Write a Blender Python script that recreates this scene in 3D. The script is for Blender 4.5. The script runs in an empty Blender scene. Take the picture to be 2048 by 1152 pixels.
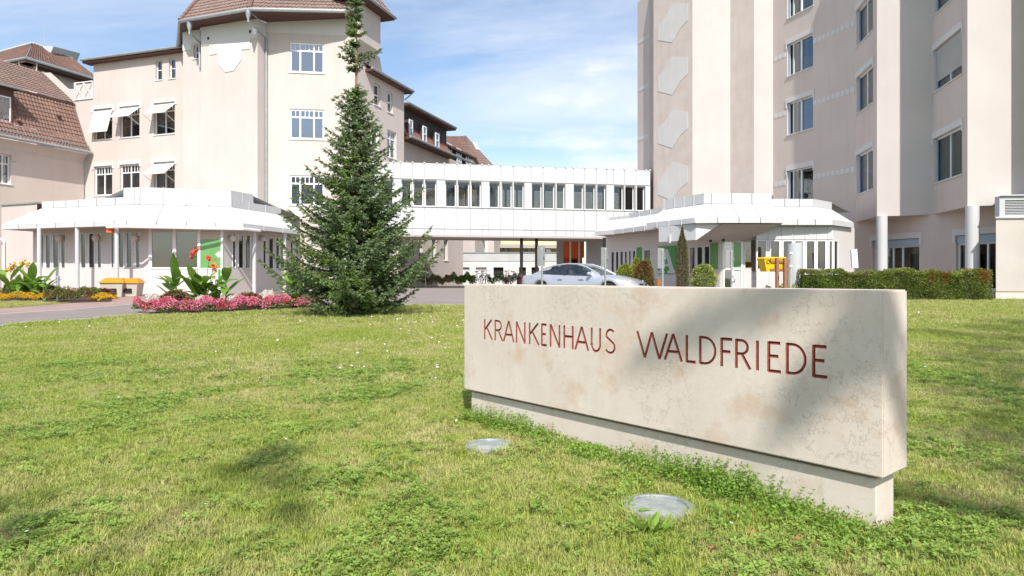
import bpy, bmesh, math, random
import numpy as np
from mathutils import Vector, Matrix
from mathutils.geometry import tessellate_polygon

random.seed(7); rng = np.random.default_rng(7)
R = math.radians
scene = bpy.context.scene
COL = scene.collection

# ------------------------------------------------------------------ camera, sky, sun, exposure
F, CX, HY, EYE = 1340.0, 1024.0, 553.0, 1.3       # focal length / centre / horizon in photo pixels, eye height in metres
cam_d = bpy.data.cameras.new('camera'); cam = bpy.data.objects.new('camera', cam_d); COL.objects.link(cam)
cam.location = (0, 0, EYE); cam.rotation_euler = (R(90), 0, 0)
cam_d.sensor_width = 36; cam_d.lens = 36*F/2048; cam_d.shift_y = (HY-576)/2048
cam_d.clip_start = 0.05; cam_d.clip_end = 3000
scene.camera = cam

SUN_EL, SUN_AZ = 47.0, 5.5                        # sun stands behind the camera, a little to the right
SUNV = Vector((math.sin(R(SUN_AZ))*math.cos(R(SUN_EL)), -math.cos(R(SUN_AZ))*math.cos(R(SUN_EL)), math.sin(R(SUN_EL))))
sd = bpy.data.lights.new('sun', 'SUN'); sd.energy = 4.2; sd.angle = R(0.53); sd.color = (1, 0.968, 0.925)
sun = bpy.data.objects.new('sun', sd); COL.objects.link(sun)
sun.rotation_euler = SUNV.to_track_quat('Z', 'Y').to_euler(); sun.location = (10, -30, 30)

world = bpy.data.worlds.new('World'); scene.world = world; world.use_nodes = True
wt = world.node_tree; wt.nodes.clear()
def wn(t, **kw):
    n = wt.nodes.new(t)
    for a, b in kw.items(): setattr(n, a, b)
    return n
def wl(a, b): wt.links.new(a, b)
def wmath(op, a, b=None):
    n = wn('ShaderNodeMath', operation=op)
    for i, v in enumerate((a, b)):
        if v is None: continue
        if isinstance(v, (int, float)): n.inputs[i].default_value = v
        else: wl(v, n.inputs[i])
    return n.outputs[0]
wout = wn('ShaderNodeOutputWorld'); wbg = wn('ShaderNodeBackground'); wbg.inputs['Strength'].default_value = 0.14
sky = wn('ShaderNodeTexSky', sky_type='NISHITA', sun_disc=False, sun_elevation=R(SUN_EL), sun_rotation=R(180-SUN_AZ), air_density=1.0, dust_density=0.9, ozone_density=1.6)
tc = wn('ShaderNodeTexCoord'); sep = wn('ShaderNodeSeparateXYZ'); wl(tc.outputs['Generated'], sep.inputs[0])
hz = wmath('ADD', wmath('MAXIMUM', sep.outputs[2], 0.0), 0.16)
cmb = wn('ShaderNodeCombineXYZ'); wl(wmath('DIVIDE', sep.outputs[0], hz), cmb.inputs[0]); wl(wmath('DIVIDE', sep.outputs[1], hz), cmb.inputs[1])
def wnoise(scale, detail, rough, off, stretch=(1, 1, 1), dist=0.0):
    mp = wn('ShaderNodeMapping'); wl(cmb.outputs[0], mp.inputs[0]); mp.inputs['Location'].default_value = off; mp.inputs['Scale'].default_value = stretch
    mp.inputs['Rotation'].default_value = (0, 0, R(35))
    n = wn('ShaderNodeTexNoise'); wl(mp.outputs[0], n.inputs['Vector'])
    n.inputs['Scale'].default_value = scale; n.inputs['Detail'].default_value = detail; n.inputs['Roughness'].default_value = rough; n.inputs['Distortion'].default_value = dist
    return n.outputs['Fac']
def wramp(v, a, b):
    m = wn('ShaderNodeMapRange', interpolation_type='SMOOTHSTEP'); wl(v, m.inputs[0]); m.inputs[1].default_value = a; m.inputs[2].default_value = b
    return m.outputs[0]
cirrus = wramp(wnoise(0.75, 8, 0.62, (3.1, 1.7, 0), (0.55, 1.25, 1), 0.7), 0.36, 0.74)
cumul = wramp(wnoise(0.9, 9, 0.56, (7.6, 2.9, 0)), 0.54, 0.70)
fac = wmath('MINIMUM', wmath('ADD', wmath('MULTIPLY', cirrus, 0.70), wmath('MULTIPLY', cumul, 0.75)), 0.92)
mixc = wn('ShaderNodeMix', data_type='RGBA'); wl(fac, mixc.inputs['Factor']); wl(sky.outputs[0], mixc.inputs['A']); mixc.inputs['B'].default_value = (5.3, 5.6, 6.1, 1)
wl(mixc.outputs['Result'], wbg.inputs['Color']); wl(wbg.outputs[0], wout.inputs[0])

vs = scene.view_settings
vs.view_transform = 'Standard'; vs.look = 'None'; vs.gamma = 1; vs.exposure = 0.45
try: vs.use_curve_mapping = False
except Exception: pass

# ------------------------------------------------------------------ plan helpers: photo column/row + distance -> place
def kx(px): return (px-CX)/F
def ground(x, y): return 0.018*min(max(y, 0.0), 31.0)
def P(px, py, d): return Vector((kx(px)*d, d, EYE+(HY-py)/F*d))
def pl(px, d): return Vector((kx(px)*d, d))
def zh(py, d): return EYE+(HY-py)/F*d
def gd(py):                                        # distance of a ground point seen in photo row py
    a = (py-HY)/F; d = EYE/(a+0.018)
    return d if d <= 31 else (EYE-0.558)/max(a, 1e-4)
def gp(px, py): return pl(px, gd(py))
def along(px0, d0, vp, px):                        # distance at column px of a wall through (px0,d0) that runs to vanishing column vp
    x0 = kx(px0)*d0; D = kx(vp); k = kx(px)
    return d0+(k*d0-x0)/(D-k)

class Wall:
    def __init__(s, a, b):
        s.a = Vector(a[:2]); s.b = Vector(b[:2]); d = s.b-s.a; s.L = d.length; s.u = d/s.L; s.n = Vector((s.u.y, -s.u.x))
    def at(s, u, z, o=0.0):
        p = s.a+s.u*u+s.n*o; return Vector((p.x, p.y, z))
    def uu(s, px):
        k = kx(px); return (k*s.a.y-s.a.x)/(s.u.x-k*s.u.y)
    def uz(s, px, py):
        u = s.uu(px); d = s.a.y+s.u.y*u; return u, zh(py, d)
    def rect(s, px0, py0, px1, py1):                # heights read at the right-hand column
        u0 = s.uu(px0); u1, zt = s.uz(px1, py0); _, zb = s.uz(px1, py1); return (u0, u1, zb, zt)

# ------------------------------------------------------------------ mesh collector
BOXF = [(0,3,2,1), (4,5,6,7), (0,1,5,4), (1,2,6,5), (2,3,7,6), (3,0,4,7)]
class MB:
    def __init__(s): s.v = []; s.f = []
    def add(s, vs_, fs): o = len(s.v); s.v += [tuple(p) for p in vs_]; s.f += [tuple(i+o for i in f) for f in fs]; return s
    def quad(s, *p): return s.add(p, [tuple(range(len(p)))])
    def hexa(s, p): return s.add(p, BOXF)           # p: 4 bottom + 4 top
    def box(s, c, size, rz=0.0):
        hx, hy, hz_ = size[0]/2, size[1]/2, size[2]/2; cs, sn = math.cos(rz), math.sin(rz); p = []
        for z in (-hz_, hz_):
            for x, y in ((-hx,-hy), (hx,-hy), (hx,hy), (-hx,hy)):
                p.append((c[0]+x*cs-y*sn, c[1]+x*sn+y*cs, c[2]+z))
        return s.hexa(p)
    def wbox(s, W, u0, u1, z0, z1, o0, o1):
        p = []
        for z in (z0, z1): p += [W.at(u0, z, o1), W.at(u1, z, o1), W.at(u1, z, o0), W.at(u0, z, o0)]
        return s.hexa(p)
    def tube(s, pts, r, seg=8, r1=None, cap=True):
        pts = [Vector(p) for p in pts]; n = len(pts); rings = []; r1 = r if r1 is None else r1; up = None
        for i, p in enumerate(pts):
            t = (pts[min(i+1, n-1)]-pts[max(i-1, 0)]).normalized()
            if up is None:
                ref = Vector((0,0,1)) if abs(t.z) < 0.9 else Vector((1,0,0)); up = ref.cross(t).normalized()
            else: up = (up-t*up.dot(t)).normalized()
            w = t.cross(up); rr = r+(r1-r)*i/max(1, n-1)
            rings.append([p+(up*math.cos(2*math.pi*j/seg)+w*math.sin(2*math.pi*j/seg))*rr for j in range(seg)])
        vs_ = [q for rg in rings for q in rg]; fs = []
        for i in range(n-1):
            for j in range(seg):
                a = i*seg+j; b = i*seg+(j+1) % seg; fs.append((a, b, b+seg, a+seg))
        if cap: fs.append(tuple(range(seg))[::-1]); fs.append(tuple((n-1)*seg+j for j in range(seg)))
        return s.add(vs_, fs)
    def lathe(s, prof, c=(0,0,0), seg=16, axis='z'):  # prof: (radius, height)
        vs_ = []; fs = []
        for r_, h in prof:
            for j in range(seg):
                a = 2*math.pi*j/seg; x, y = r_*math.cos(a), r_*math.sin(a)
                q = (x, y, h) if axis == 'z' else ((x, h, y) if axis == 'y' else (h, x, y))
                vs_.append((c[0]+q[0], c[1]+q[1], c[2]+q[2]))
        for i in range(len(prof)-1):
            for j in range(seg):
                a = i*seg+j; b = i*seg+(j+1) % seg; fs.append((a, b, b+seg, a+seg))
        return s.add(vs_, fs)
    def prism(s, pts, vec):                         # polygon (3D points, may be concave) extruded by vec
        pts = [Vector(p) for p in pts]; vec = Vector(vec); n = len(pts); tri = tessellate_polygon([pts])
        vs_ = pts+[p+vec for p in pts]; fs = [tuple(t) for t in tri]+[tuple(i+n for i in t[::-1]) for t in tri]
        for i in range(n): j = (i+1) % n; fs.append((i, i+n, j+n, j))
        return s.add(vs_, fs)
    def poly(s, pts):
        pts = [Vector(p) for p in pts]; return s.add(pts, [tuple(t) for t in tessellate_polygon([pts])])
    def holed(s, W, u0, u1, z0, z1, ops, reveal, o=0.0):   # flat wall with rectangular openings and their reveals
        us = sorted(set([u0, u1]+[min(max(q, u0), u1) for p in ops for q in p[:2]])); zs = sorted(set([z0, z1]+[min(max(q, z0), z1) for p in ops for q in p[2:4]]))
        for i in range(len(us)-1):
            for j in range(len(zs)-1):
                cu, cz = (us[i]+us[i+1])/2, (zs[j]+zs[j+1])/2
                if any(p[0] < cu < p[1] and p[2] < cz < p[3] for p in ops): continue
                s.quad(W.at(us[i], zs[j], o), W.at(us[i+1], zs[j], o), W.at(us[i+1], zs[j+1], o), W.at(us[i], zs[j+1], o))
        for a, b, c, d in [p[:4] for p in ops]:
            r = o-reveal
            s.quad(W.at(a,c,o), W.at(a,d,o), W.at(a,d,r), W.at(a,c,r)); s.quad(W.at(b,c,o), W.at(b,c,r), W.at(b,d,r), W.at(b,d,o))
            s.quad(W.at(a,d,o), W.at(b,d,o), W.at(b,d,r), W.at(a,d,r)); s.quad(W.at(a,c,o), W.at(a,c,r), W.at(b,c,r), W.at(b,c,o))
        return s
    def build(s, name, m, parent=None, smooth=False, fix=True):
        me = bpy.data.meshes.new(name); me.from_pydata(s.v, [], s.f)
        if fix:
            bm = bmesh.new(); bm.from_mesh(me); bmesh.ops.recalc_face_normals(bm, faces=bm.faces); bm.to_mesh(me); bm.free()
        return link(name, me, m, parent, smooth)

def link(name, me, m, parent=None, smooth=False):
    for q in (m if isinstance(m, (list, tuple)) else [m]): me.materials.append(q)
    if smooth:
        me.polygons.foreach_set('use_smooth', [True]*len(me.polygons))
        try: me.set_sharp_from_angle(angle=R(40))
        except Exception: pass
    o = bpy.data.objects.new(name, me); COL.objects.link(o)
    if parent is not None: adopt(o, parent)
    return o
def adopt(o, parent):
    o.parent = parent
    if parent.parent is None and parent.type == 'EMPTY' and not parent.get('local'): o.matrix_parent_inverse = Matrix.Translation(-Vector(parent.location))
def tag(o, label=None, cat=None, group=None, kind=None):
    for a, b in (('label', label), ('category', cat), ('group', group), ('kind', kind)):
        if b: o[a] = b
    return o
def thing(name, label, cat, loc=(0,0,0), group=None, local=False, rz=0.0):
    o = bpy.data.objects.new(name, None); COL.objects.link(o); o.location = loc; o.rotation_euler = (0,0,rz); o.empty_display_size = 0.2
    if local: o['local'] = 1
    return tag(o, label, cat, group)
def copy_tree(o, parent=None):
    c = o.copy(); COL.objects.link(c); c.parent = parent
    for ch in o.children: copy_tree(ch, c)
    return c
def npmesh(name, V, faces, m, parent=None, attr=None, smooth=False):
    """V (n,3) array, faces (k,q) int array (all of one size)"""
    me = bpy.data.meshes.new(name); k, q = faces.shape
    me.vertices.add(len(V)); me.vertices.foreach_set('co', np.ascontiguousarray(V, dtype=np.float32).ravel())
    me.loops.add(k*q); me.loops.foreach_set('vertex_index', np.ascontiguousarray(faces, dtype=np.int32).ravel())
    me.polygons.add(k); me.polygons.foreach_set('loop_start', np.arange(0, k*q, q, dtype=np.int32))
    try: me.polygons.foreach_set('loop_total', np.full(k, q, dtype=np.int32))
    except Exception: pass
    if attr is not None:
        a = me.attributes.new('tint', 'FLOAT', 'POINT'); a.data.foreach_set('value', np.ascontiguousarray(attr, dtype=np.float32))
    me.update(calc_edges=True); me.validate()
    return link(name, me, m, parent, smooth)

# ------------------------------------------------------------------ materials
MATS = {}
def new_mat(name):
    m = bpy.data.materials.new(name); m.use_nodes = True; nt = m.node_tree; nt.nodes.clear()
    out = nt.nodes.new('ShaderNodeOutputMaterial'); b = nt.nodes.new('ShaderNodeBsdfPrincipled'); nt.links.new(b.outputs[0], out.inputs[0])
    MATS[name] = m; return m, nt, b, out
def nnoise(nt, scale, detail=4, rough=0.55, stretch=None, off=(0,0,0)):
    g = nt.nodes.new('ShaderNodeNewGeometry'); mp = nt.nodes.new('ShaderNodeMapping'); nt.links.new(g.outputs['Position'], mp.inputs[0])
    mp.inputs['Location'].default_value = off
    if stretch: mp.inputs['Scale'].default_value = stretch
    n = nt.nodes.new('ShaderNodeTexNoise'); nt.links.new(mp.outputs[0], n.inputs['Vector']); n.inputs['Scale'].default_value = scale; n.inputs['Detail'].default_value = detail; n.inputs['Roughness'].default_value = rough
    return n.outputs['Fac']
def nramp(nt, v, a, b, lo=0.0, hi=1.0):
    m = nt.nodes.new('ShaderNodeMapRange'); nt.links.new(v, m.inputs[0])
    for i, q in enumerate((a, b, lo, hi)): m.inputs[i+1].default_value = q
    return m.outputs[0]
def nmix(nt, f, a, b, mode='MIX'):
    m = nt.nodes.new('ShaderNodeMix'); m.data_type = 'RGBA'; m.blend_type = mode
    for q, nm in ((f, 'Factor'), (a, 'A'), (b, 'B')):
        s = m.inputs[nm] if nm != 'Factor' else m.inputs[0]
        if isinstance(q, (int, float)): s.default_value = q
        elif isinstance(q, (tuple, list)): s.default_value = tuple(q)+((1,) if len(q) == 3 else ())
        else: nt.links.new(q, s)
    return m.outputs['Result']
def nmath(nt, op, a, b=None):
    n = nt.nodes.new('ShaderNodeMath'); n.operation = op
    for i, v in enumerate((a, b)):
        if v is None: continue
        if isinstance(v, (int, float)): n.inputs[i].default_value = v
        else: nt.links.new(v, n.inputs[i])
    return n.outputs[0]
def nbump(nt, b, h, strength, dist=0.02):
    n = nt.nodes.new('ShaderNodeBump'); n.inputs['Strength'].default_value = strength; n.inputs['Distance'].default_value = dist
    nt.links.new(h, n.inputs['Height']); nt.links.new(n.outputs[0], b.inputs['Normal'])
def pm(name, c, c2=None, scale=1.2, rough=0.85, streak=0.0, bump=0.0, bscale=60, spec=0.3, metal=0.0, lo=0.35, hi=0.7, coat=0.0):
    m, nt, b, out = new_mat(name)
    b.inputs['Roughness'].default_value = rough; b.inputs['Specular IOR Level'].default_value = spec; b.inputs['Metallic'].default_value = metal; b.inputs['Coat Weight'].default_value = coat
    if c2 is None: b.inputs['Base Color'].default_value = tuple(c)+(1,)
    else:
        col = nmix(nt, nramp(nt, nnoise(nt, scale), lo, hi), c, c2)
        if streak:
            st = nramp(nt, nnoise(nt, 2.2, 5, 0.6, (1, 1, 0.09)), 0.48, 0.75, 0, streak)
            col = nmix(nt, st, col, tuple(q*0.72 for q in c2))
        nt.links.new(col, b.inputs['Base Color'])
    if bump: nbump(nt, b, nnoise(nt, bscale, 3), bump)
    return m
def leafmat(name, c_dark, c_light, c_third=None, trans=0.35, rough=0.5, nscale=0.9):
    """foliage: colour runs by a per-leaf tint and slow noise; some light passes through"""
    m, nt, b, out = new_mat(name)
    at = nt.nodes.new('ShaderNodeAttribute'); at.attribute_name = 'tint'
    col = nmix(nt, at.outputs['Fac'], c_dark, c_light)
    if c_third: col = nmix(nt, nramp(nt, nnoise(nt, nscale, 3), 0.5, 0.66), col, c_third)
    nt.links.new(col, b.inputs['Base Color']); b.inputs['Roughness'].default_value = rough; b.inputs['Specular IOR Level'].default_value = 0.35
    tr = nt.nodes.new('ShaderNodeBsdfTranslucent'); nt.links.new(col, tr.inputs[0]); mx = nt.nodes.new('ShaderNodeMixShader'); mx.inputs[0].default_value = trans
    nt.links.new(b.outputs[0], mx.inputs[1]); nt.links.new(tr.outputs[0], mx.inputs[2]); nt.links.new(mx.outputs[0], out.inputs[0])
    return m
def glassmat(name, tint, refl=0.12, rough=0.02):
    m, nt, b, out = new_mat(name); nt.nodes.remove(b)
    t = nt.nodes.new('ShaderNodeBsdfTransparent'); t.inputs[0].default_value = tuple(tint)+(1,)
    g = nt.nodes.new('ShaderNodeBsdfGlossy'); g.inputs['Roughness'].default_value = rough; g.inputs['Color'].default_value = (0.95, 0.97, 1, 1)
    fr = nt.nodes.new('ShaderNodeFresnel'); fr.inputs[0].default_value = 1.5
    f = nmath(nt, 'MINIMUM', nmath(nt, 'ADD', fr.outputs[0], refl), 0.9)
    nbn = nt.nodes.new('ShaderNodeBump'); nbn.inputs['Strength'].default_value = 0.05; nbn.inputs['Distance'].default_value = 0.02
    nt.links.new(nnoise(nt, 1.3, 2), nbn.inputs['Height']); nt.links.new(nbn.outputs[0], g.inputs['Normal'])
    mx = nt.nodes.new('ShaderNodeMixShader'); nt.links.new(f, mx.inputs[0]); nt.links.new(t.outputs[0], mx.inputs[1]); nt.links.new(g.outputs[0], mx.inputs[2]); nt.links.new(mx.outputs[0], out.inputs[0])
    return m

M_CREAM = pm('cream_render', (0.61, 0.535, 0.485), (0.565, 0.49, 0.44), 0.35, 0.92, 0.22, 0.25, 90)
M_BAND = pm('white_render', (0.68, 0.655, 0.63), (0.65, 0.625, 0.60), 0.8, 0.9, 0.08, 0.2, 90)
M_PINK = pm('pink_render', (0.655, 0.56, 0.50), (0.61, 0.52, 0.46), 0.5, 0.92, 0.2, 0.3, 70)
M_PIER = pm('pier_render', (0.585, 0.535, 0.495), (0.55, 0.50, 0.46), 0.5, 0.92, 0.16, 0.3, 70)
M_TAN = pm('tan_render', (0.60, 0.52, 0.46), (0.54, 0.455, 0.40), 1.4, 0.95, 0.25, 0.5, 50)
M_HEXW = pm('grey_wash', (0.59, 0.57, 0.54), (0.56, 0.54, 0.51), 1.5, 0.95, 0.2, 0.3, 50)
M_WHITE = pm('white_metal', (0.585, 0.58, 0.575), (0.545, 0.54, 0.53), 0.9, 0.38, 0.14, 0, spec=0.4)
M_PWALL = pm('pavilion_wall', (0.64, 0.59, 0.56), (0.60, 0.55, 0.52), 0.8, 0.6)
M_JOINT = pm('panel_joint', (0.40, 0.395, 0.385), None, rough=0.8)
M_WOFF = pm('white_plain', (0.80, 0.79, 0.77), None, rough=0.5)
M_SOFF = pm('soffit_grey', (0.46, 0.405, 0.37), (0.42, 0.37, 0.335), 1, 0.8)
M_BROWN = pm('brown_eave', (0.115, 0.055, 0.045), (0.09, 0.045, 0.038), 1.5, 0.7)
M_SLATE = pm('slate_dark', (0.060, 0.052, 0.055), (0.085, 0.07, 0.07), 3, 0.75, 0, 0.4, 25)
M_REDCLAD = pm('red_shingle', (0.30, 0.13, 0.09), (0.24, 0.10, 0.075), 4, 0.8, 0, 0.4, 20)
M_ZINC = pm('zinc', (0.42, 0.45, 0.45), (0.33, 0.36, 0.36), 4, 0.55, metal=0.5)
M_GALV = pm('galvanised', (0.55, 0.57, 0.58), (0.46, 0.48, 0.49), 8, 0.42, metal=0.75)
M_FRAME = pm('window_white', (0.82, 0.82, 0.81), None, rough=0.4)
M_FBLUE = pm('frame_bluegrey', (0.38, 0.46, 0.55), None, rough=0.5)
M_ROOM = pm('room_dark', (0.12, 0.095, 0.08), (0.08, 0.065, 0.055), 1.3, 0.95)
M_CURT = pm('curtain', (0.84, 0.80, 0.70), (0.80, 0.76, 0.66), 3, 0.95)
M_CURTG = pm('curtain_grey', (0.60, 0.60, 0.58), (0.55, 0.55, 0.54), 3, 0.95)
M_AWN = pm('awning_cloth', (0.80, 0.76, 0.66), (0.77, 0.72, 0.62), 2, 0.95)
M_BLACK = pm('black_iron', (0.025, 0.02, 0.02), None, rough=0.55)
M_DARK = pm('dark_void', (0.03, 0.028, 0.028), None, rough=0.9)
M_ORANGE = pm('orange_panel', (0.78, 0.16, 0.03), (0.72, 0.14, 0.03), 2, 0.5)
M_LID = pm('orange_plastic', (0.78, 0.27, 0.015), (0.72, 0.23, 0.015), 3, 0.45)
M_YELLOW = pm('post_yellow', (0.82, 0.50, 0.01), (0.78, 0.46, 0.01), 3, 0.4)
M_GREEN = pm('green_panel', (0.03, 0.30, 0.05), (0.03, 0.27, 0.045), 2, 0.35, spec=0.5)
M_GREENL = pm('green_film', (0.13, 0.33, 0.10), (0.11, 0.29, 0.09), 2, 0.15, spec=0.6)
M_WOOD = pm('brown_wood', (0.33, 0.16, 0.08), (0.24, 0.11, 0.06), 9, 0.8)
M_BEIGE = pm('beige_plastic', (0.52, 0.46, 0.38), (0.47, 0.41, 0.34), 5, 0.7)
M_UTIL = pm('utility_render', (0.56, 0.50, 0.45), (0.50, 0.45, 0.40), 0.8, 0.92, 0.3, 0.3, 60)
M_GREYP = pm('grey_paint', (0.52, 0.53, 0.53), (0.46, 0.47, 0.47), 1.5, 0.6)
M_YWALL = pm('yellow_render', (0.74, 0.62, 0.38), (0.70, 0.58, 0.36), 0.7, 0.9)
M_ASPH = pm('asphalt', (0.28, 0.235, 0.215), (0.235, 0.20, 0.185), 0.6, 0.95, 0, 0.6, 140)
M_PAVER = pm('paver_pink', (0.36, 0.25, 0.215), (0.29, 0.20, 0.175), 1.1, 0.95, 0, 0.5, 40)
M_KERB = pm('kerb_stone', (0.45, 0.42, 0.39), (0.38, 0.355, 0.33), 5, 0.9)
M_SOIL = pm('soil', (0.085, 0.055, 0.038), (0.055, 0.037, 0.028), 6, 0.98, 0, 0.8, 30)
G_CLEAR = glassmat('glass_clear', (0.80, 0.83, 0.83), 0.02)
G_BLUE = glassmat('glass_coated', (0.40, 0.46, 0.52), 0.22)
G_BRIDGE = glassmat('glass_bridge', (0.52, 0.50, 0.44), 0.03)
G_PAV = glassmat('glass_pavilion', (0.42, 0.44, 0.42), 0.09)
G_CAR = glassmat('glass_car', (0.32, 0.38, 0.38), 0.07)
# ------------------------------------------------------------------ windows
G_CLEAR2 = glassmat('glass_greenish', (0.62, 0.68, 0.64), 0.05); G_CLEAR3 = glassmat('glass_grey', (0.70, 0.70, 0.72), 0.10)
def window(parent, W, op, rv, cols=(1, 1), transom=0.0, subs=None, fw=0.07, mat=None, glass=None, curtain=None, sill=True, rooms=None, name='window', split_small=False, o=0.0, sillm=None, room=True):
    """casement window set back by rv in the opening op; parts: pane, sill, curtain"""
    u0, u1, z0, z1 = op[:4]; mat = mat or M_FRAME; glass = glass or random.choice((G_CLEAR, G_CLEAR2, G_CLEAR3)); e = 0.004; u0 += e; u1 -= e; z0 += e; z1 -= e
    mb = MB(); a, b = o-rv, o-rv+0.07
    mb.wbox(W, u0, u1, z0, z0+fw, a, b); mb.wbox(W, u0, u1, z1-fw, z1, a, b); mb.wbox(W, u0, u0+fw, z0+fw, z1-fw, a, b); mb.wbox(W, u1-fw, u1, z0+fw, z1-fw, a, b)
    tot = sum(cols); x = u0; edges = [u0]
    for c in cols: x += (u1-u0)*c/tot; edges.append(x)
    zt = z1-(z1-z0)*transom if transom else z1-fw
    if transom: mb.wbox(W, u0+fw, u1-fw, zt-fw/2, zt+fw/2, a+0.003, b+0.006)
    panes = []; small = MB()
    for i in range(len(cols)):
        l, r = edges[i]+(fw if i == 0 else fw/2), edges[i+1]-(fw if i == len(cols)-1 else fw/2)
        if i: mb.wbox(W, edges[i]-fw/2, edges[i]+fw/2, z0+fw, z1-fw, a-0.002, b+0.003)
        panes.append((l, r, z0+fw, zt-(fw/2 if transom else 0)))
        if transom:
            ns = subs[i] if subs else 1
            for j in range(ns):
                l2, r2 = l+(r-l)*j/ns, l+(r-l)*(j+1)/ns
                if j: mb.wbox(W, l2-0.02, l2+0.02, zt+fw/2, z1-fw, a+0.01, b-0.01)
                small.wbox(W, l2+(0.02 if j else 0), r2-(0.02 if j < ns-1 else 0), zt+fw/2, z1-fw, a+0.030, a+0.038)
    w = mb.build(name, mat, parent)
    for l, r, c, d in panes: MB().wbox(W, l, r, c, d, a+0.030, a+0.038).build('pane', glass, w)
    if small.v: small.build('transom_panes', glass, w)
    if sill: MB().wbox(W, u0-0.06, u1+0.06, z0-0.05, z0-0.006, -rv+o+0.01, o+0.05).build('sill', sillm or M_FRAME, w)
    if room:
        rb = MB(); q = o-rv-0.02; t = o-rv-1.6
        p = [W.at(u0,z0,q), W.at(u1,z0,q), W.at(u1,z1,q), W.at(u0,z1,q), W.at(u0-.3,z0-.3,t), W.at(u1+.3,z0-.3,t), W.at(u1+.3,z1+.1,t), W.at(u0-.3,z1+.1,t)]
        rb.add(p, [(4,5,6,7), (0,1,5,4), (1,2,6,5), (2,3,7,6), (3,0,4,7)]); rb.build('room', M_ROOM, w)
    if curtain:
        for (f0, f1, cm) in curtain:
            cb = MB(); n = max(6, int((u1-u0)*abs(f1-f0)/0.05)); pts = []
            for j in range(n+1):
                u = u0+(u1-u0)*(f0+(f1-f0)*j/n); oo = o-rv-0.13+0.025*math.sin(j*2.1)+0.012*math.sin(j*0.9)
                pts.append((W.at(u, z0+0.03, oo), W.at(u, z1-0.06, oo)))
            vs_ = [q for p in pts for q in p]; cb.add(vs_, [(2*j, 2*j+2, 2*j+3, 2*j+1) for j in range(n)]); cb.build('curtain', cm, w, smooth=True)
    return w
def lintel(parent, W, op, h=0.30, ext=0.12, drop=0.28, proud=0.035, m=None, name='window_surround'):
    u0, u1, z0, z1 = op[:4]; mb = MB(); g = 0.0
    mb.wbox(W, u0-ext, u1+ext, z1+0.005, z1+h, 0.0, proud)
    if drop:
        mb.wbox(W, u0-ext, u0-0.012, z1-drop, z1+0.005, 0.0, proud); mb.wbox(W, u1+0.012, u1+ext, z1-drop, z1+0.005, 0.0, proud)
    return mb.build(name, m or M_BAND, parent)
def tiles(name, a, b, c, d, m, parent, tw=0.21, th=0.29, lift=0.04, wave=0.025):
    """pantiled roof face: a,b eave left/right, c,d top right/left; rows step over each other, columns roll"""
    a, b, c, d = map(Vector, (a, b, c, d)); H = ((d-a).length+(c-b).length)/2; L = max((b-a).length, (c-d).length)
    nr = max(2, int(H/th)); nc = max(2, int(L/tw)); nrm = (b-a).cross(d-a).normalized(); sub = 4; V = []; Fc = []
    for i in range(nr):
        for e_ in (0, 1):
            t = (i+e_)/nr
            p0 = a.lerp(d, t); p1 = b.lerp(c, t); off = lift*(1-e_)+0.01
            for j in range(nc*sub+1):
                s_ = j/(nc*sub); V.append(p0.lerp(p1, s_)+nrm*(off+wave*math.cos(2*math.pi*j/sub)+0.006*math.sin(i*12.9+(j//sub)*78.2)))
    w = nc*sub+1
    for r_ in range(2*nr-1):
        for j in range(w-1):
            q = r_*w+j; Fc.append((q, q+1, q+1+w, q+w))
    me = bpy.data.meshes.new(name); me.from_pydata([tuple(v) for v in V], [], Fc); o = link(name, me, m, parent); o['kind'] = 'stuff'
    return o
def tilemat(name, c1, c2, c3):
    m, nt, b, out = new_mat(name)
    col = nmix(nt, nramp(nt, nnoise(nt, 5.5, 3), 0.38, 0.62), c1, c2); col = nmix(nt, nramp(nt, nnoise(nt, 0.8, 4), 0.5, 0.7, 0, 0.8), col, c3)
    nt.links.new(col, b.inputs['Base Color']); b.inputs['Roughness'].default_value = 0.8; return m
M_TILE = tilemat('roof_tile', (0.215, 0.14, 0.115), (0.165, 0.105, 0.087), (0.245, 0.165, 0.125))
M_TILEO = tilemat('roof_tile_orange', (0.225, 0.13, 0.10), (0.17, 0.098, 0.077), (0.27, 0.16, 0.11))
M_TILEG = tilemat('roof_tile_grey', (0.245, 0.165, 0.14), (0.19, 0.125, 0.105), (0.28, 0.205, 0.175))

# ------------------------------------------------------------------ panelled canopy (fascia, sloping roof band, upright parapet)
def offset_poly(pts, dist):
    """polyline left->right as seen from outside, moved inward by dist with mitred corners"""
    res = []; n = len(pts)
    segs = [(Vector(pts[i]), (Vector(pts[i+1])-Vector(pts[i])).normalized()) for i in range(n-1)]
    ds = dist if isinstance(dist, (list, tuple)) else [dist]*(n-1)
    lines = [(p-Vector((u.y, -u.x))*ds[i], u) for i, (p, u) in enumerate(segs)]
    res.append(lines[0][0])
    for i in range(1, n-1):
        (p, u), (q, v) = lines[i-1], lines[i]; den = u.x*v.y-u.y*v.x
        if abs(den) < 1e-4: res.append(q)
        else: t = ((q.x-p.x)*v.y-(q.y-p.y)*v.x)/den; res.append(p+u*t)
    p, u = lines[-1]; res.append(p+u*(Vector(pts[-1])-Vector(pts[-2])).length)
    return res
def panel(name, q, parent, m, th=0.025, gap=0.013):
    """q: four corners bl, br, tr, tl seen from outside"""
    q = [Vector(p) for p in q]; n = (q[1]-q[0]).cross(q[3]-q[0]).normalized(); c = sum(q, Vector())/4
    q = [p+(c-p).normalized()*gap*1.4 for p in q]
    return MB().hexa([q[0], q[1], q[1]-n*th, q[0]-n*th, q[3], q[2], q[2]-n*th, q[3]-n*th]).build(name, m, parent, fix=False)
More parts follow.
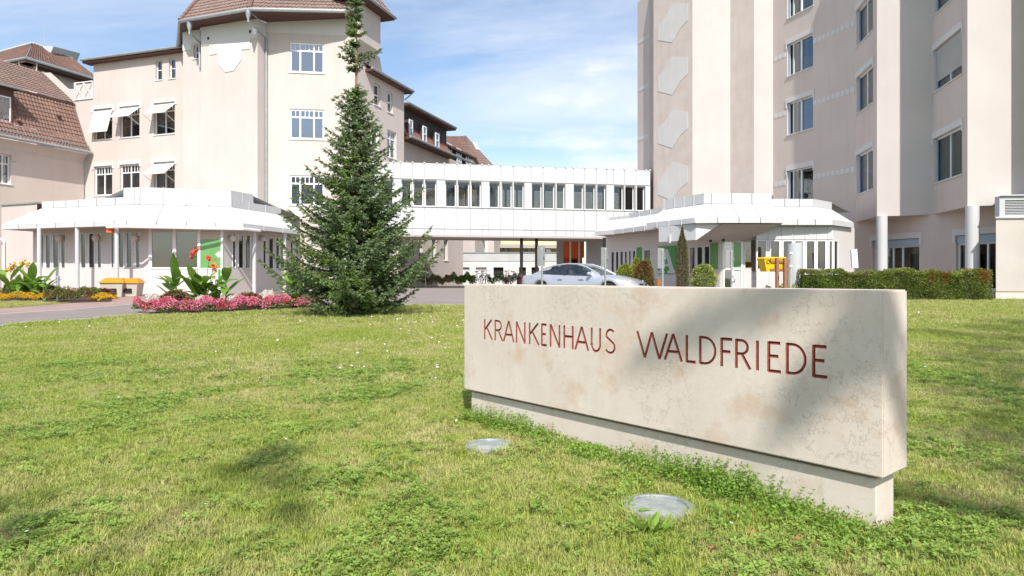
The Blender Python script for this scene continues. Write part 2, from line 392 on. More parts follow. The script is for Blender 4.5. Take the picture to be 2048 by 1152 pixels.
def canopy(parent, pts, counts, zb, zf, inset, zs, zt, m, rib=(), wall=None, soff=None):
    """pts plan polyline of the fascia; counts panels per side; zb..zf fascia, slope up to zs over inset, parapet up to zt[i]"""
    inn = offset_poly(pts, inset); cb = MB(); rb = MB()
    root = MB()
    bp = offset_poly(pts, 0.04); bi = offset_poly(pts, (inset if not isinstance(inset, (list, tuple)) else inset[0])+0.04)
    for i in range(len(pts)-1):                       # backing sheets behind the panel joints
        A, B = bp[i], bp[i+1]; C, D = bi[i+1], bi[i]
        root.quad((A.x,A.y,zb+.01), (B.x,B.y,zb+.01), (B.x,B.y,zf-.02), (A.x,A.y,zf-.02)); root.quad((A.x,A.y,zf-.02), (B.x,B.y,zf-.02), (C.x,C.y,zs-.03), (D.x,D.y,zs-.03))
        root.quad((D.x,D.y,zs-.03), (C.x,C.y,zs-.03), (C.x,C.y,zt[i]-.02), (D.x,D.y,zt[i]-.02))
    ro = root.build('canopy', M_JOINT, parent, fix=False)
    for i in range(len(pts)-1):
        A, B, C, D = Vector(pts[i]), Vector(pts[i+1]), inn[i+1], inn[i]; n = counts[i]
        out = Vector(((B-A).y, -(B-A).x)).normalized()
        for j in range(n):
            a, b = A.lerp(B, j/n), A.lerp(B, (j+1)/n); d, c = D.lerp(C, j/n), D.lerp(C, (j+1)/n)
            v = lambda p, z: Vector((p.x, p.y, z))
            panel('fascia_panel', (v(a,zb), v(b,zb), v(b,zf), v(a,zf)), ro, m); panel('roof_panel', (v(a,zf), v(b,zf), v(c,zs), v(d,zs)), ro, m)
            panel('parapet_panel', (v(d,zs), v(c,zs), v(c,zt[i]), v(d,zt[i])), ro, m)
            if rib and i in rib:
                w = (B-A).normalized()*0.018; o3 = Vector((out.x, out.y, 0))*0.02
                for (p, z0, q, z1) in ((a,zb-.03,a,zf), (a,zf,d,zs), (d,zs,d,zt[i]+.02)):
                    P0, P1 = v(p,z0), v(q,z1); w3 = Vector((w.x,w.y,0)); rb.hexa([P0-w3+o3, P0+w3+o3, P0+w3, P0-w3, P1-w3+o3, P1+w3+o3, P1+w3, P1-w3])
    if rb.v: rb.build('seam_ribs', m, ro)['kind'] = 'stuff'
    return ro, inn
# ------------------------------------------------------------------ ground, drive, paths
def lawnmat():
    m, nt, b, out = new_mat('lawn_ground')
    c = nmix(nt, nramp(nt, nnoise(nt, 0.55, 4, 0.6), 0.42, 0.62), (0.075, 0.115, 0.022), (0.16, 0.15, 0.05))
    c = nmix(nt, nramp(nt, nnoise(nt, 14, 4, 0.7), 0.45, 0.7, 0, 0.65), c, (0.12, 0.095, 0.045))
    nt.links.new(c, b.inputs['Base Color']); b.inputs['Roughness'].default_value = 0.95; b.inputs['Specular IOR Level'].default_value = 0.1
    nbump(nt, b, nnoise(nt, 40, 4), 0.8, 0.03); return m
M_LAWN = lawnmat()
xs = [-900, -300, -120, -60, -30, -15, -8, -4, 0, 4, 8, 15, 30, 60, 120, 300, 900]; ys = [-300, -80, -30, -10, 0, 5, 10, 15, 20, 25, 31, 60, 120, 300, 1500]
gv = [(x, y, ground(x, y)) for y in ys for x in xs]; nx = len(xs)
gf = [(j*nx+i, j*nx+i+1, (j+1)*nx+i+1, (j+1)*nx+i) for j in range(len(ys)-1) for i in range(nx-1)]
me = bpy.data.meshes.new('lawn'); me.from_pydata(gv, [], gf); tag(link('lawn', me, M_LAWN), kind='structure')

def sheet(name, pts, m, lift=0.004):
    """flat ground cover; polygons that cross the break of slope at y = 31 are cut there"""
    bm = bmesh.new(); vsx = [bm.verts.new((p[0], p[1], 0)) for p in pts]; f = bm.faces.new(vsx); bmesh.ops.triangulate(bm, faces=[f])
    for yy in (0.0, 31.0): bmesh.ops.bisect_plane(bm, geom=bm.verts[:]+bm.edges[:]+bm.faces[:], plane_co=(0, yy, 0), plane_no=(0, 1, 0))
    for v in bm.verts: v.co.z = ground(v.co.x, v.co.y)+lift
    bmesh.ops.recalc_face_normals(bm, faces=bm.faces); me = bpy.data.meshes.new(name); bm.to_mesh(me); bm.free()
    if me.polygons and me.polygons[0].normal.z < 0: me.flip_normals()
    return tag(link(name, me, m), kind='structure')
LAWN_EDGE = [(-13.2, 9.0), gp(0, 653.6), gp(69, 644.7), gp(178, 639), gp(217, 634), gp(258, 631.5), (-9.5, 18.6), (-9.3, 20.6), (-8.0, 21.6), (-2.3, 21.4), (8.4, 21.2), (8.9, 22.4), (9.2, 25.4), (24, 25.4)]
FAR_EDGE = [(-16.5, 9.0), gp(0, 629), gp(147, 620), gp(250, 611), (-12.0, 24.0), (-11.0, 26.2)]
sheet('drive', [tuple(p) for p in LAWN_EDGE]+[(24, 60), (-3, 60), (-11, 27)]+[tuple(p) for p in FAR_EDGE[::-1]], M_ASPH, 0.006)
STRIP_EDGE = [(-19.5, 9.0), gp(0, 617.5), gp(90, 611), gp(167, 604.5), gp(215, 601), (-15.6, 25.6), (-17, 27.3), (-26, 28.5)]
sheet('path', [tuple(p) for p in FAR_EDGE]+[(-11, 27), (-9.5, 60), (-30, 60), (-30, 31)]+[tuple(p) for p in STRIP_EDGE[::-1]], M_PAVER, 0.010)
def kerb_line(name, pts, w, h, m):
    pts = [Vector(p) for p in pts]; mb = MB()
    for i in range(len(pts)-1):
        d = pts[i+1]-pts[i]; n = max(1, int(d.length/1.0)); u = d.normalized(); s = Vector((u.y, -u.x))*w/2
        for j in range(n):
            a = pts[i].lerp(pts[i+1], j/n)+u*0.005; b = pts[i].lerp(pts[i+1], (j+1)/n)-u*0.005; q = []
            for zz in (-0.08, h):
                for p in (a-s, b-s, b+s, a+s): q.append((p.x, p.y, ground(p.x, p.y)+zz))
            mb.hexa(q)
    return tag(mb.build(name, m), kind='structure')
kerb_line('kerb', FAR_EDGE, 0.14, 0.022, M_KERB)
kerb_line('kerb', [tuple(p) for p in LAWN_EDGE], 0.12, 0.03, M_KERB)
# ------------------------------------------------------------------ old wing with the corner tower
BASE = 0.45
HB = thing('hospital_building', 'cream plastered hospital building with corner tower and brown tiled roof behind the spruce', 'building', (-12, 40, 0.5))
VL, VR = -3000, 1475
WW = Wall(pl(187, along(350, 42.4, VL, 187)), pl(372, along(350, 42.4, VL, 372)))
ZW = EYE+14.1
rows = []
def wr(W, a, b, py0, py1, pref): _, zt = W.uz(pref, py0); _, zb = W.uz(pref, py1); return (W.uu(a), W.uu(b), zb, zt)
w_att = [wr(WW, 311, 324, 117.5, 158.5, 330), wr(WW, 338, 351, 117.5, 158.5, 330)]
w_r1 = [wr(WW, a, b, 203, 267, 345) for a, b in ((188, 224.5), (239.5, 279), (308, 349.5))]
w_r2 = [wr(WW, a, b, 322.5, 384, 345) for a, b in ((188, 224.5), (239.5, 279), (308, 349.5))]
w_r3 = []
mb = MB(); mb.holed(WW, 0, WW.L, BASE, ZW, w_att+w_r1+w_r2, 0.22)
# lower wall left of the main block, rising with the neighbour's mansard
def onW(W, px, py, o=0.0): u, z = W.uz(px, py); return W.at(u, z, o)
gab = [onW(WW, px, py) for px, py in ((187, 197), (150, 204), (150, 178), (138, 178), (101, 145), (85, 146), (118, 178), (141, 209), (165, 270), (178, 304), (168, 320), (166, 440), (187, 440))]
mb.poly(gab)
mb.build('wing_wall', M_CREAM, HB)
for i, op in enumerate(w_att): window(HB, WW, op, 0.2, (1,), 0.0, None, 0.06, curtain=[(0, 1, M_CURTG)] if i else None); 
for op in w_att: MB().wbox(WW, op[0]-0.02, op[1]+0.02, (op[2]+op[3])/2-0.02, (op[2]+op[3])/2+0.02, -0.15, -0.12).build('glazing_bar', M_FRAME, HB)
def awning(win, W, op, drop, reach):
    u0, u1, z0, z1 = op[:4]; zt = z1-0.16; mb = MB(); n = 6
    a, b = W.at(u0-0.02, zt, 0.03), W.at(u1+0.02, zt, 0.03); c, d = W.at(u1+0.02, zt-drop, reach), W.at(u0-0.02, zt-drop, reach)
    mb.prism([a, b, c, d], (0, 0, -0.012)); aw = mb.build('awning', M_AWN, win, fix=True)
    MB().tube([d, c], 0.022, 6).build('awning_bar', M_WOFF, win); MB().tube([a, b], 0.03, 6).build('awning_roller', M_WOFF, win)
    if reach > 0.5:
        for u in (u0-0.02, u1+0.02): MB().tube([W.at(u, zt-drop, reach), W.at(u, zt-drop-0.42, 0.03)], 0.014, 6).build('awning_arm', M_WOFF, win)
    return aw
cur = [[(0, 0.25, M_CURT)], [(0, 0.12, M_CURT)], [(0.02, 0.42, M_CURT), (0.6, 0.8, M_CURTG)], None, None, [(0, 0.5, M_CURT), (0.55, 0.85, M_CURT)]]
for i, op in enumerate(w_r1+w_r2):
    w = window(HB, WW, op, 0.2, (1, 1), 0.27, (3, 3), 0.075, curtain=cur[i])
    lintel(HB, WW, op, 0.24, 0.16, 0.2, 0.04)
    if i == 0: awning(w, WW, op, 1.45, 0.42)
    elif i in (1, 2, 5): awning(w, WW, op, 0.72, 0.85)
    if i in (3, 4):                                    # tilted sash
        u = (op[0]+op[1])/2; t = MB(); hb, ht = op[2]+0.09, op[3]-(op[3]-op[2])*0.27-0.05; lu = op[0]+0.09; ru = u-0.05
        for (p, q) in (((lu,hb,-.19), (lu,ht,-.36)), ((ru,hb,-.19), (ru,ht,-.36)), ((lu,hb,-.19), (ru,hb,-.19)), ((lu,ht,-.36), (ru,ht,-.36))): t.tube([WW.at(*p), WW.at(*q)], 0.03, 4)
        t.build('sash', M_FRAME, w)
# eave of the wing and flat-looking roof edge
ev = MB(); ev.wbox(WW, -0.45, WW.L+0.2, ZW, ZW+0.16, -0.2, 0.45); ev.build('eave', M_BROWN, HB)
gt = MB(); gt.tube([WW.at(-0.5, ZW+0.2, 0.5), WW.at(WW.L+0.2, ZW+0.2, 0.5)], 0.085, 8); gt.build('gutter', M_ZINC, HB, smooth=True)
tiles('roof_tiles', WW.at(-0.45, ZW+0.18, 0.42), WW.at(WW.L+0.2, ZW+0.18, 0.42), WW.at(WW.L+0.2, ZW+1.7, -6), WW.at(1.5, ZW+1.7, -6), M_TILE, HB)
MB().add([WW.at(-0.0, ZW-3, 0), WW.at(0, ZW-3, -9), WW.at(0, ZW, -9), WW.at(0, ZW, 0)], [(0,1,2,3)]).build('return_wall', M_CREAM, HB, fix=False)
# small corner balcony with crossed railing
bl = MB(); u0b, zb0 = WW.uz(150, 199); u1b, _ = WW.uz(186.5, 190); zb1 = zb0+1.05
for u in (u0b, (u0b+u1b)/2, u1b-0.03): bl.wbox(WW, u-0.03, u+0.03, zb0, zb1, 0.005, 0.055)
bl.wbox(WW, u0b-.03, u1b, zb1, zb1+0.06, 0.0, 0.07); bl.wbox(WW, u0b-.03, u1b, zb0-0.08, zb0, 0.0, 0.07)
for s in range(2):
    l, r = (u0b, (u0b+u1b)/2) if s == 0 else ((u0b+u1b)/2, u1b)
    bl.tube([WW.at(l, zb0, 0.03), WW.at(r, zb1, 0.03)], 0.022, 5); bl.tube([WW.at(l, zb1, 0.03), WW.at(r, zb0, 0.03)], 0.022, 5)
bl.build('balcony_railing', M_WOFF, HB)
MB().wbox(WW, u0b, u1b, zb0, zb1-0.05, -0.03, -0.005).build('balcony_panel', M_CREAM, HB)
cp = MB(); cpts = [onW(WW, px, py) for px, py in ((85, 146), (118, 178), (141, 209), (165, 270), (178, 304))]
for i in range(4):
    a, b = cpts[i], cpts[i+1]; n3 = Vector((WW.n.x, WW.n.y, 0)); dn = (b-a).cross(n3).normalized()*0.09
    cp.hexa([a-dn+n3*.06, a+dn+n3*.06, a+dn-n3*.3, a-dn-n3*.3, b-dn+n3*.06, b+dn+n3*.06, b+dn-n3*.3, b-dn-n3*.3])
cp.build('coping', M_KERB, HB)

# tower: chamfer with the little window, front, pier return, right face
TC = Wall(pl(366, 39.05), pl(402, 38.65)); TF = Wall(pl(402, 38.2), pl(515, 37.0)); PS = Wall(pl(515, 37.0), pl(533, 37.75)); TR = Wall(pl(533, 37.7), pl(712, 38.4))
ZT = EYE+14.25
sw = TC.rect(387, 89, 400.5, 116)
mb = MB(); mb.holed(TC, 0, TC.L, BASE, ZT, [sw], 0.25); mb.quad((TC.b.x, TC.b.y, BASE), (TF.a.x, TF.a.y, BASE), (TF.a.x, TF.a.y, ZT), (TC.b.x, TC.b.y, ZT))
mb.quad((TC.a.x, TC.a.y, BASE), (TC.a.x, TC.a.y, ZT), TC.at(0, ZT, -6), TC.at(0, BASE, -6))
mb.holed(TF, 0, TF.L, BASE, ZT, [], 0.2); mb.holed(PS, 0, PS.L, BASE, ZT, [], 0.2)
tw = [wr(TR, 579.5, 648.5, 85.5, 145.5, 613), wr(TR, 579.5, 648.5, 218.5, 278.5, 613), wr(TR, 579.5, 648.5, 351, 411, 613)]
mb.holed(TR, 0, TR.L, BASE, ZT+0.62, tw, 0.16)
mb.build('tower_wall', M_CREAM, HB)
w = window(HB, TC, sw, 0.22, (1, 1), 0.5, (1, 1), 0.05, glass=G_BLUE)
for i, op in enumerate(tw):
    w = window(HB, TR, op, 0.12, (0.3, 0.4, 0.3), 0.27, (2, 3, 2), 0.09, glass=G_BLUE if i < 2 else G_CLEAR)
# white plaster band with the stepped tongue
def wpoly(W, pts, proud): return [onW(W, px, py, proud) for px, py in pts]
tongue = [(340+x/7.2, y/7.2) for x, y in ((455, 400), (1266, 262), (1266, 545), (1160, 555), (1150, 705), (1035, 718), (1030, 865), (915, 1022), (800, 1042), (690, 920), (683, 775), (577, 795), (570, 652), (455, 662))]
n3 = Vector((TF.n.x, TF.n.y, 0)); MB().prism(wpoly(TF, tongue, 0.0), n3*0.035).build('plaster_band', M_BAND, HB)
n3 = Vector((TR.n.x, TR.n.y, 0)); zb_ = EYE+13.75; MB().wbox(TR, 0.02, TR.L, zb_, ZT+0.62, 0, 0.03).build('plaster_band', M_BAND, HB)
MB().wbox(PS, 0, PS.L, EYE+13.35, ZT, 0, 0.03).build('plaster_band', M_BAND, HB)
tcz = EYE+13.15; us = sw[0]-0.12
mb = MB(); mb.wbox(TC, 0, us, tcz, ZT, 0, 0.03); mb.wbox(TC, us, TC.L, sw[3]+0.1, ZT, 0, 0.03); mb.build('plaster_band', M_BAND, HB)
for px, py in ((417.5, 77), (501, 63.5)):
    u, z = TF.uz(px, py); MB().wbox(TF, u-0.06, u+0.06, z-0.08, z+0.08, 0.036, 0.05).build('wall_vent', M_BLACK, HB)
fl = MB(); p0 = onW(TF, 513, 64, 0.05); fl.tube([p0, p0+Vector((0.02, -0.25, -0.05))], 0.03, 6); fl.tube([p0+Vector((0.0, -0.2, -0.2)), p0+Vector((0.06, -0.34, 0.12))], 0.1, 10, 0.12); fl.build('floodlight', M_WOFF, HB)

# eaves polygon of the tower roof, soffit, gutters, tiled faces
ZG = EYE+14.22
g0, g1, g2 = pl(360, 37.6), pl(498, 35.9), pl(712, 37.5); ZG2 = EYE+14.72
v3 = lambda p, z: Vector((p[0], p[1], z))
sf = MB()
sf.poly([v3(g0, ZG), v3(g1, ZG), v3(TF.b, ZT-0.02), v3(TF.a, ZT-0.02), v3(TC.a, ZT-0.02), v3(pl(360, 42), ZT)])
sf.poly([v3(g1, ZG+.002), v3(g2, ZG2+.002), v3(TR.b, ZT+0.55), v3(TR.a, ZT+0.05), v3(PS.a, ZT-.0)])
sf.build('soffit', M_BROWN, HB)
apex = P(560, 0, 43); apex.z = EYE+24
def up(g, t, z=ZG+0.1): return v3(g, z).lerp(apex, t)
back0 = pl(352, 46)
tiles('roof_tiles', up(g0, 0), up(g1, 0), up(g1, .62), up(g0, .62), M_TILEG, HB)
tiles('roof_tiles', up(g1, 0), up(g2, 0, ZG2+.1), up(g2, .62), up(g1, .62), M_TILEG, HB)
tiles('roof_tiles', up(back0, 0), up(g0, 0), up(g0, .62), up(back0, .62), M_TILE, HB)
rd = MB()
for g in (g0, g1):
    for j in range(28): rd.tube([up(g, j*.022, ZG+.16), up(g, j*.022+.024, ZG+.19)], 0.14, 7, 0.11)
rd.build('hip_tiles', M_TILEO, HB)['kind'] = 'stuff'
gt = MB(); gt.tube([v3(back0, ZG+.1), v3(g0, ZG+.1), v3(g1, ZG+.1), v3(g2, ZG2+.1)], 0.10, 8); gt.build('gutter', M_ZINC, HB, smooth=True)
def hopper(p): return MB().lathe([(0.02, .12), (0.15, .12), (0.13, -.18), (0.06, -.4), (0.06, -.55)], p, 10)
pA = v3(pl(379, 37.5), ZG-0.1); pB = v3(pl(496.5, 35.95), ZG-0.02)
for p, q, bot in ((pA, onW(TC, 402, 86, 0.1), EYE+12.0), (pB, onW(TR, 533.5, 78, 0.1), EYE+1.5)):
    hopper(p).build('rain_hopper', M_ZINC, HB, smooth=True)
    MB().tube([p-Vector((0, 0, .5)), q, Vector((q.x, q.y, bot))], 0.06, 8).build('downpipe', M_ZINC, HB, smooth=True)
# corner oriel on the right
SWL = Wall(pl(712, 38.4), pl(808, along(712, 38.4, VR, 808)))
OR = Wall(pl(718, 38.0), pl(761, along(718, 38.0, VR, 761)))
z0o, z1o = EYE+13.5, EYE+15.6
ob = MB(); a0, a1 = OR.at(0, z0o), OR.at(OR.L, z0o); i0, i1 = OR.at(0.0, EYE+12.55, -0.75), OR.at(OR.L-0.55, EYE+12.55, -0.75)
ob.quad(a0, a1, OR.at(OR.L, z1o), OR.at(0, z1o)); ob.quad(a1, OR.at(OR.L, z0o, -1.5), OR.at(OR.L, z1o, -1.5), OR.at(OR.L, z1o)); ob.quad(OR.at(0, z0o, -1.5), a0, OR.at(0, z1o), OR.at(0, z1o, -1.5))
ob.quad(a0, i0, i1, a1); ob.quad(a1, i1, OR.at(OR.L, z0o, -1.5)); ob.quad(a0, OR.at(0, z0o, -1.5), i0)
ob.quad(TR.at(TR.L-2.4, ZT+0.5, 0), TR.at(TR.L, ZT+0.5, 0), TR.at(TR.L, z1o, 0), TR.at(TR.L-2.4, z1o, 0))
ob.build('oriel', M_CREAM, HB)
oe = MB(); oe.wbox(OR, -0.9, OR.L+0.75, z1o, z1o+0.12, -1.2, 0.55); oe.build('eave', M_BROWN, HB)
MB().tube([OR.at(-0.9, z1o+.15, .6), OR.at(OR.L+.8, z1o+.15, .6)], 0.09, 8).build('gutter', M_ZINC, HB, smooth=True)
tiles('roof_tiles', OR.at(-.9, z1o+.15, .55), OR.at(OR.L+.75, z1o+.15, .55), OR.at(OR.L+.3, z1o+4, -2.5), OR.at(-.3, z1o+4, -2.5), M_TILEG, HB)
# side wing running back
ZS = EYE+12.05
so = [wr(SWL, 748.5, 760.5, 168, 211, 754), wr(SWL, 775, 785.5, 184, 225, 780), wr(SWL, 735, 758, 247, 297, 746), wr(SWL, 774.5, 793, 262, 316, 784)]
mb = MB(); mb.holed(SWL, 0, SWL.L, BASE, ZS, so, 0.26); mb.quad(SWL.at(0, ZS), SWL.at(3.2, ZS), SWL.at(3.2, EYE+13.6, -.3), SWL.at(0, EYE+13.6, -.3))
mb.quad(SWL.at(SWL.L, BASE), SWL.at(SWL.L, BASE, -7), SWL.at(SWL.L, ZS, -7), SWL.at(SWL.L, ZS)); mb.build('side_wall', M_CREAM, HB)
for i, op in enumerate(so): window(HB, SWL, op, 0.2, (1,) if i < 2 else (1, 1), 0.5 if i < 2 else 0.3, (1,) if i < 2 else (2, 2), 0.07, curtain=[(0.05, 0.9, M_CURT)] if i == 3 else None)
ev = MB(); ev.wbox(SWL, 1.0, SWL.L+0.45, ZS, ZS+0.14, -0.3, 0.42); ev.build('eave', M_BROWN, HB)
MB().tube([SWL.at(1.0, ZS+.17, .46), SWL.at(SWL.L+.5, ZS+.17, .46)], 0.08, 8).build('gutter', M_ZINC, HB, smooth=True)
MB().tube([SWL.at(SWL.L+.42, ZS+.08, .46), SWL.at(SWL.L-.05, ZS-.5, .08)], 0.05, 6).build('downpipe', M_ZINC, HB, smooth=True)
tiles('roof_tiles', SWL.at(1, ZS+.16, .42), SWL.at(SWL.L+.45, ZS+.16, .42), SWL.at(SWL.L-2, ZS+3, -4), SWL.at(1, ZS+3, -4), M_TILE, HB)

# ------------------------------------------------------------------ long wing behind with dark mansard storey
MW = thing('mansard_wing', 'long rear wing with dark shingled mansard storey and white windows above the glazed bridge', 'building', (-7, 52, 0.5))
MA = Wall(pl(802, along(808, 46, 1470, 802)), pl(893, along(808, 46, 1470, 893)))
zm0, zm1 = EYE+9.4, EYE+11.55
mo = [wr(MA, 809, 816, 240, 275, 812), wr(MA, 836.5, 844, 253, 286, 840), wr(MA, 862, 869.5, 267, 302, 866)]
mb = MB(); mb.holed(MA, 0, MA.L, zm0+.1, zm1, [], 0.1); mb.quad(MA.at(MA.L, zm0), MA.at(MA.L, zm0, -6), MA.at(MA.L, zm1, -6), MA.at(MA.L, zm1)); mb.build('mansard', M_SLATE, MW)
sk = MB(); sk.quad(MA.at(0, zm0+.12, .4), MA.at(MA.L, zm0+.12, .4), MA.at(MA.L, zm0+.95, .03), MA.at(0, zm0+.95, .03)); sk.build('shingle_skirt', M_REDCLAD, MW)
for op in mo:
    op = (op[0], op[1], zm0+.25, op[3]); window(MW, MA, op, -0.32, (1,), 0.5, (1,), 0.09, sill=False, room=False)
    MB().wbox(MA, op[0]-.05, op[1]+.05, op[2]-.05, op[3]+.05, 0.0, 0.3).build('dormer', M_SLATE, MW)
ev = MB(); ev.wbox(MA, -.2, MA.L+.5, zm1, zm1+.2, -.4, .6); ev.wbox(MA, -.2, MA.L+.3, zm0-.1, zm0+.08, -.1, .75); ev.build('eave', M_BROWN, MW)
MB().tube([MA.at(-.2, zm1+.2, .62), MA.at(MA.L+.5, zm1+.2, .62)], .09, 8).build('gutter', M_ZINC, MW, smooth=True)
MB().tube([MA.at(-.2, zm0+.05, .8), MA.at(MA.L+4, zm0+.05, .8)], .09, 8).build('gutter', M_ZINC, MW, smooth=True)
lowops = [wr(MA, 828, 836, 484, 518, 832), wr(MA, 864, 872, 478, 520, 868), wr(MA, 888, 895, 480, 520, 890)]
MA2 = Wall(MA.a, MA.at(MA.L+3.4, 0).xy)
lo2 = [wr(MA2, 838, 846, 474, 521, 842), wr(MA2, 864, 872.5, 477, 521, 868), wr(MA2, 888, 896, 480, 521, 892)]
mb = MB(); mb.holed(MA2, 0, MA2.L, BASE, zm0, lo2, .3); mb.build('wall', M_CREAM, MW)
for op in lo2: window(MW, MA2, op, .24, (1,), 0, None, .07)
MB().wbox(MA2, 0, MA2.L, zh(553, 50)-.15, zh(553, 50), 0, .03).build('plinth_line', M_SOFF, MW)
MB2 = Wall(MA.at(MA.L, 0, -.8).xy, MA.at(MA.L+7, 0, -.8).xy); za, zb2 = zm0-.1, EYE+10.45
m2o = [wr(MB2, 888, 898, 287, 317, 893), wr(MB2, 908, 917.5, 298, 325, 913), wr(MB2, 927, 936, 308, 330, 931)]
mb = MB(); mb.holed(MB2, 0, MB2.L, za-1, zb2, [], .1); mb.build('mansard', M_SLATE, MW)
for op in m2o: window(MW, MB2, op, -.2, (1, 1), 0, None, .08, sill=False, room=False, glass=G_BLUE); MB().wbox(MB2, op[0]-.05, op[1]+.05, op[2]-.05, op[3]+.05, 0, .19).build('dormer', M_SLATE, MW)
MB().wbox(MB2, -.2, MB2.L+.3, zb2, zb2+.15, -.3, .5).build('eave', M_BROWN, MW)
RH = thing('hip_roof_house', 'red brown tiled hip roof showing above the far end of the glazed bridge', 'building', pl(930, 66).to_3d())
ra, rb_, rc, rd_ = P(880, 272.5, 64), P(928, 272, 66), P(985, 330, 63), P(936, 336, 60)
tiles('roof_tiles', P(868, 345, 60), P(950, 350, 59), rb_, ra, M_TILEO, RH); tiles('roof_tiles', P(950, 350, 59), P(1000, 346, 66), P(930, 271, 68), rb_, M_TILE, RH)
MB().prism([P(948, 287, 61), P(953, 286, 62.4), P(960, 298, 61.8), P(954, 299, 60.5)], (-.1, -.1, .05)).build('roof_window', M_FRAME, RH)
MB().hexa([P(868, 345, 60), P(950, 350, 59), P(1000, 346, 66), P(900, 345, 72)]+[Vector((p.x, p.y, BASE)) for p in (P(868, 345, 60), P(950, 350, 59), P(1000, 346, 66), P(900, 345, 72))]).build('wall', M_CREAM, RH)

# ------------------------------------------------------------------ house with mansard roof at the left edge
LH = thing('mansard_house', 'pink plastered house with steep brown tiled mansard roof at the left edge', 'building', (-29, 42, 0.5))
LW = Wall(pl(-160, along(168, 44.7, VR, -160)), pl(168, 44.7))
ZE = EYE+8.05
lop = [wr(LW, -6, 22, 310, 369, 20), wr(LW, -100, -50, 310, 369, 20)]
mb = MB(); mb.holed(LW, 0, LW.L, BASE, ZE, lop, .3); mb.build('wall', M_PINK, LH)
for op in lop: window(LH, LW, op, .22, (1, 1), .32, (2, 2), .08, curtain=[(0, .45, M_CURT), (.6, .9, M_CURT)]); lintel(LH, LW, op, .26, .3, .35, .05, M_CREAM)
cv = MB()                                              # coved cornice
for j in range(5):
    t0, t1 = j/5*math.pi/2, (j+1)/5*math.pi/2
    o0, z0 = .5*(1-math.cos(t0)), ZE-.55+.6*math.sin(t0); o1, z1 = .5*(1-math.cos(t1)), ZE-.55+.6*math.sin(t1)
    cv.quad(LW.at(0, z0, o0), LW.at(LW.L, z0, o0), LW.at(LW.L, z1, o1), LW.at(0, z1, o1))
cv.build('cornice', M_CREAM, LH, smooth=True)
prof = [(0.62, EYE+8.25), (0.05, EYE+9.1), (-0.95, EYE+11.55), (-1.2, EYE+11.75), (-3.9, EYE+14.0)]
for j in (0, 1, 3):
    (o0, z0), (o1, z1) = prof[j], prof[j+1]; ex = .35 if j == 3 else 0
    tiles('roof_tiles', LW.at(0, z0-(.12 if j == 3 else 0), o0+ex), LW.at(LW.L-.02, z0-(.12 if j == 3 else 0), o0+ex), LW.at(LW.L-.02, z1, o1), LW.at(0, z1, o1), M_TILEO if j < 2 else M_TILE, LH)
MB().wbox(LW, 0, LW.L, EYE+11.5, EYE+11.62, -1.15, -.85).build('roof_break', M_BROWN, LH)
MB().tube([LW.at(0, EYE+8.2, .7), LW.at(LW.L, EYE+8.2, .7)], .1, 8).build('gutter', M_ZINC, LH, smooth=True)
gr = MB()
for z in (.12, .3): gr.tube([LW.at(LW.L-7.6, EYE+8.35+z, .52), LW.at(LW.L, EYE+8.35+z, .52)], .02, 5)
for j in range(40): gr.tube([LW.at(LW.L-7.6+j*.19, EYE+8.3, .52), LW.at(LW.L-7.6+j*.19, EYE+8.65, .52)], .012, 4)
gr.build('snow_guard', M_ZINC, LH)
ud = LW.uu(27); DM = Wall(LW.at(ud-4, 0, .0).xy, LW.at(ud, 0, .0).xy)
dz0, dz1 = EYE+9.0, EYE+11.25
do = wr(DM, -9, 22, 194.5, 246, 20)
mb = MB(); mb.holed(DM, 0, DM.L, dz0, dz1, [do], .12); mb.quad(DM.at(DM.L, dz0), DM.at(DM.L, dz0, -1.6), DM.at(DM.L, dz1, -1.6), DM.at(DM.L, dz1)); mb.build('dormer', M_BROWN, LH)
window(LH, DM, do, .06, (1,), 0, None, .08, curtain=[(0.4, 1, M_CURTG)])
MB().wbox(DM, -.2, DM.L+.3, dz1, dz1+.12, -1.8, .35).build('dormer_roof', M_SLATE, LH)
MB().tube([DM.at(-.2, dz1+.02, .4), DM.at(DM.L+.35, dz1+.02, .4)], .06, 8).build('dormer_gutter', M_ZINC, LH, smooth=True)
for u, t in ((LW.L-7.3, .7), (LW.L-1.6, .5), (LW.L-4.4, .1), (LW.L-6.2, .15)):
    pz = EYE+9.1+(2.45)*t; MB().wbox(LW, u, u+.22, pz, pz+.12, -.9*t-.1, -.9*t+.22).build('roof_vent', M_BROWN, LH)

# ------------------------------------------------------------------ hipped building further back on the left
BH = thing('rear_hipped_building', 'rear building with hipped brown tile roof and roof vent behind the mansard house', 'building', pl(60, 52).to_3d())
c0 = P(52, 117.5, 50); ze = c0.z
BR = Wall(c0.xy, pl(200, along(52, 50, VR, 200))); BL = Wall(pl(-140, along(52, 50, -2200, -140)), c0.xy)
mb = MB(); mb.quad(BR.at(0, 3, -.8), BR.at(BR.L, 3, -.8), BR.at(BR.L, ze, -.8), BR.at(0, ze, -.8)); mb.quad(BL.at(0, 3, -.8), BL.at(BL.L, 3, -.8), BL.at(BL.L, ze, -.8), BL.at(0, ze, -.8)); mb.build('wall', M_CREAM, BH)
rz = ze+1.75
r0 = BR.at(1.5, rz, -3.0); p0 = P(65, 86.5, 53.2)
tiles('roof_tiles', BR.at(0, ze+.1, 0), BR.at(BR.L, ze+.1, 0), BR.at(BR.L, p0.z, -3.2), p0, M_TILEO, BH); tiles('roof_tiles', BL.at(0, ze+.1, 0), BL.at(BL.L, ze+.1, 0), p0, BL.at(0, p0.z, -3), M_TILEO, BH)
mb = MB(); mb.tube([BL.at(0, ze+.05, .05), c0+Vector((0, 0, .05)), BR.at(BR.L, ze+.05, .05)], .13, 8); mb.build('gutter', M_ZINC, BH, smooth=True)
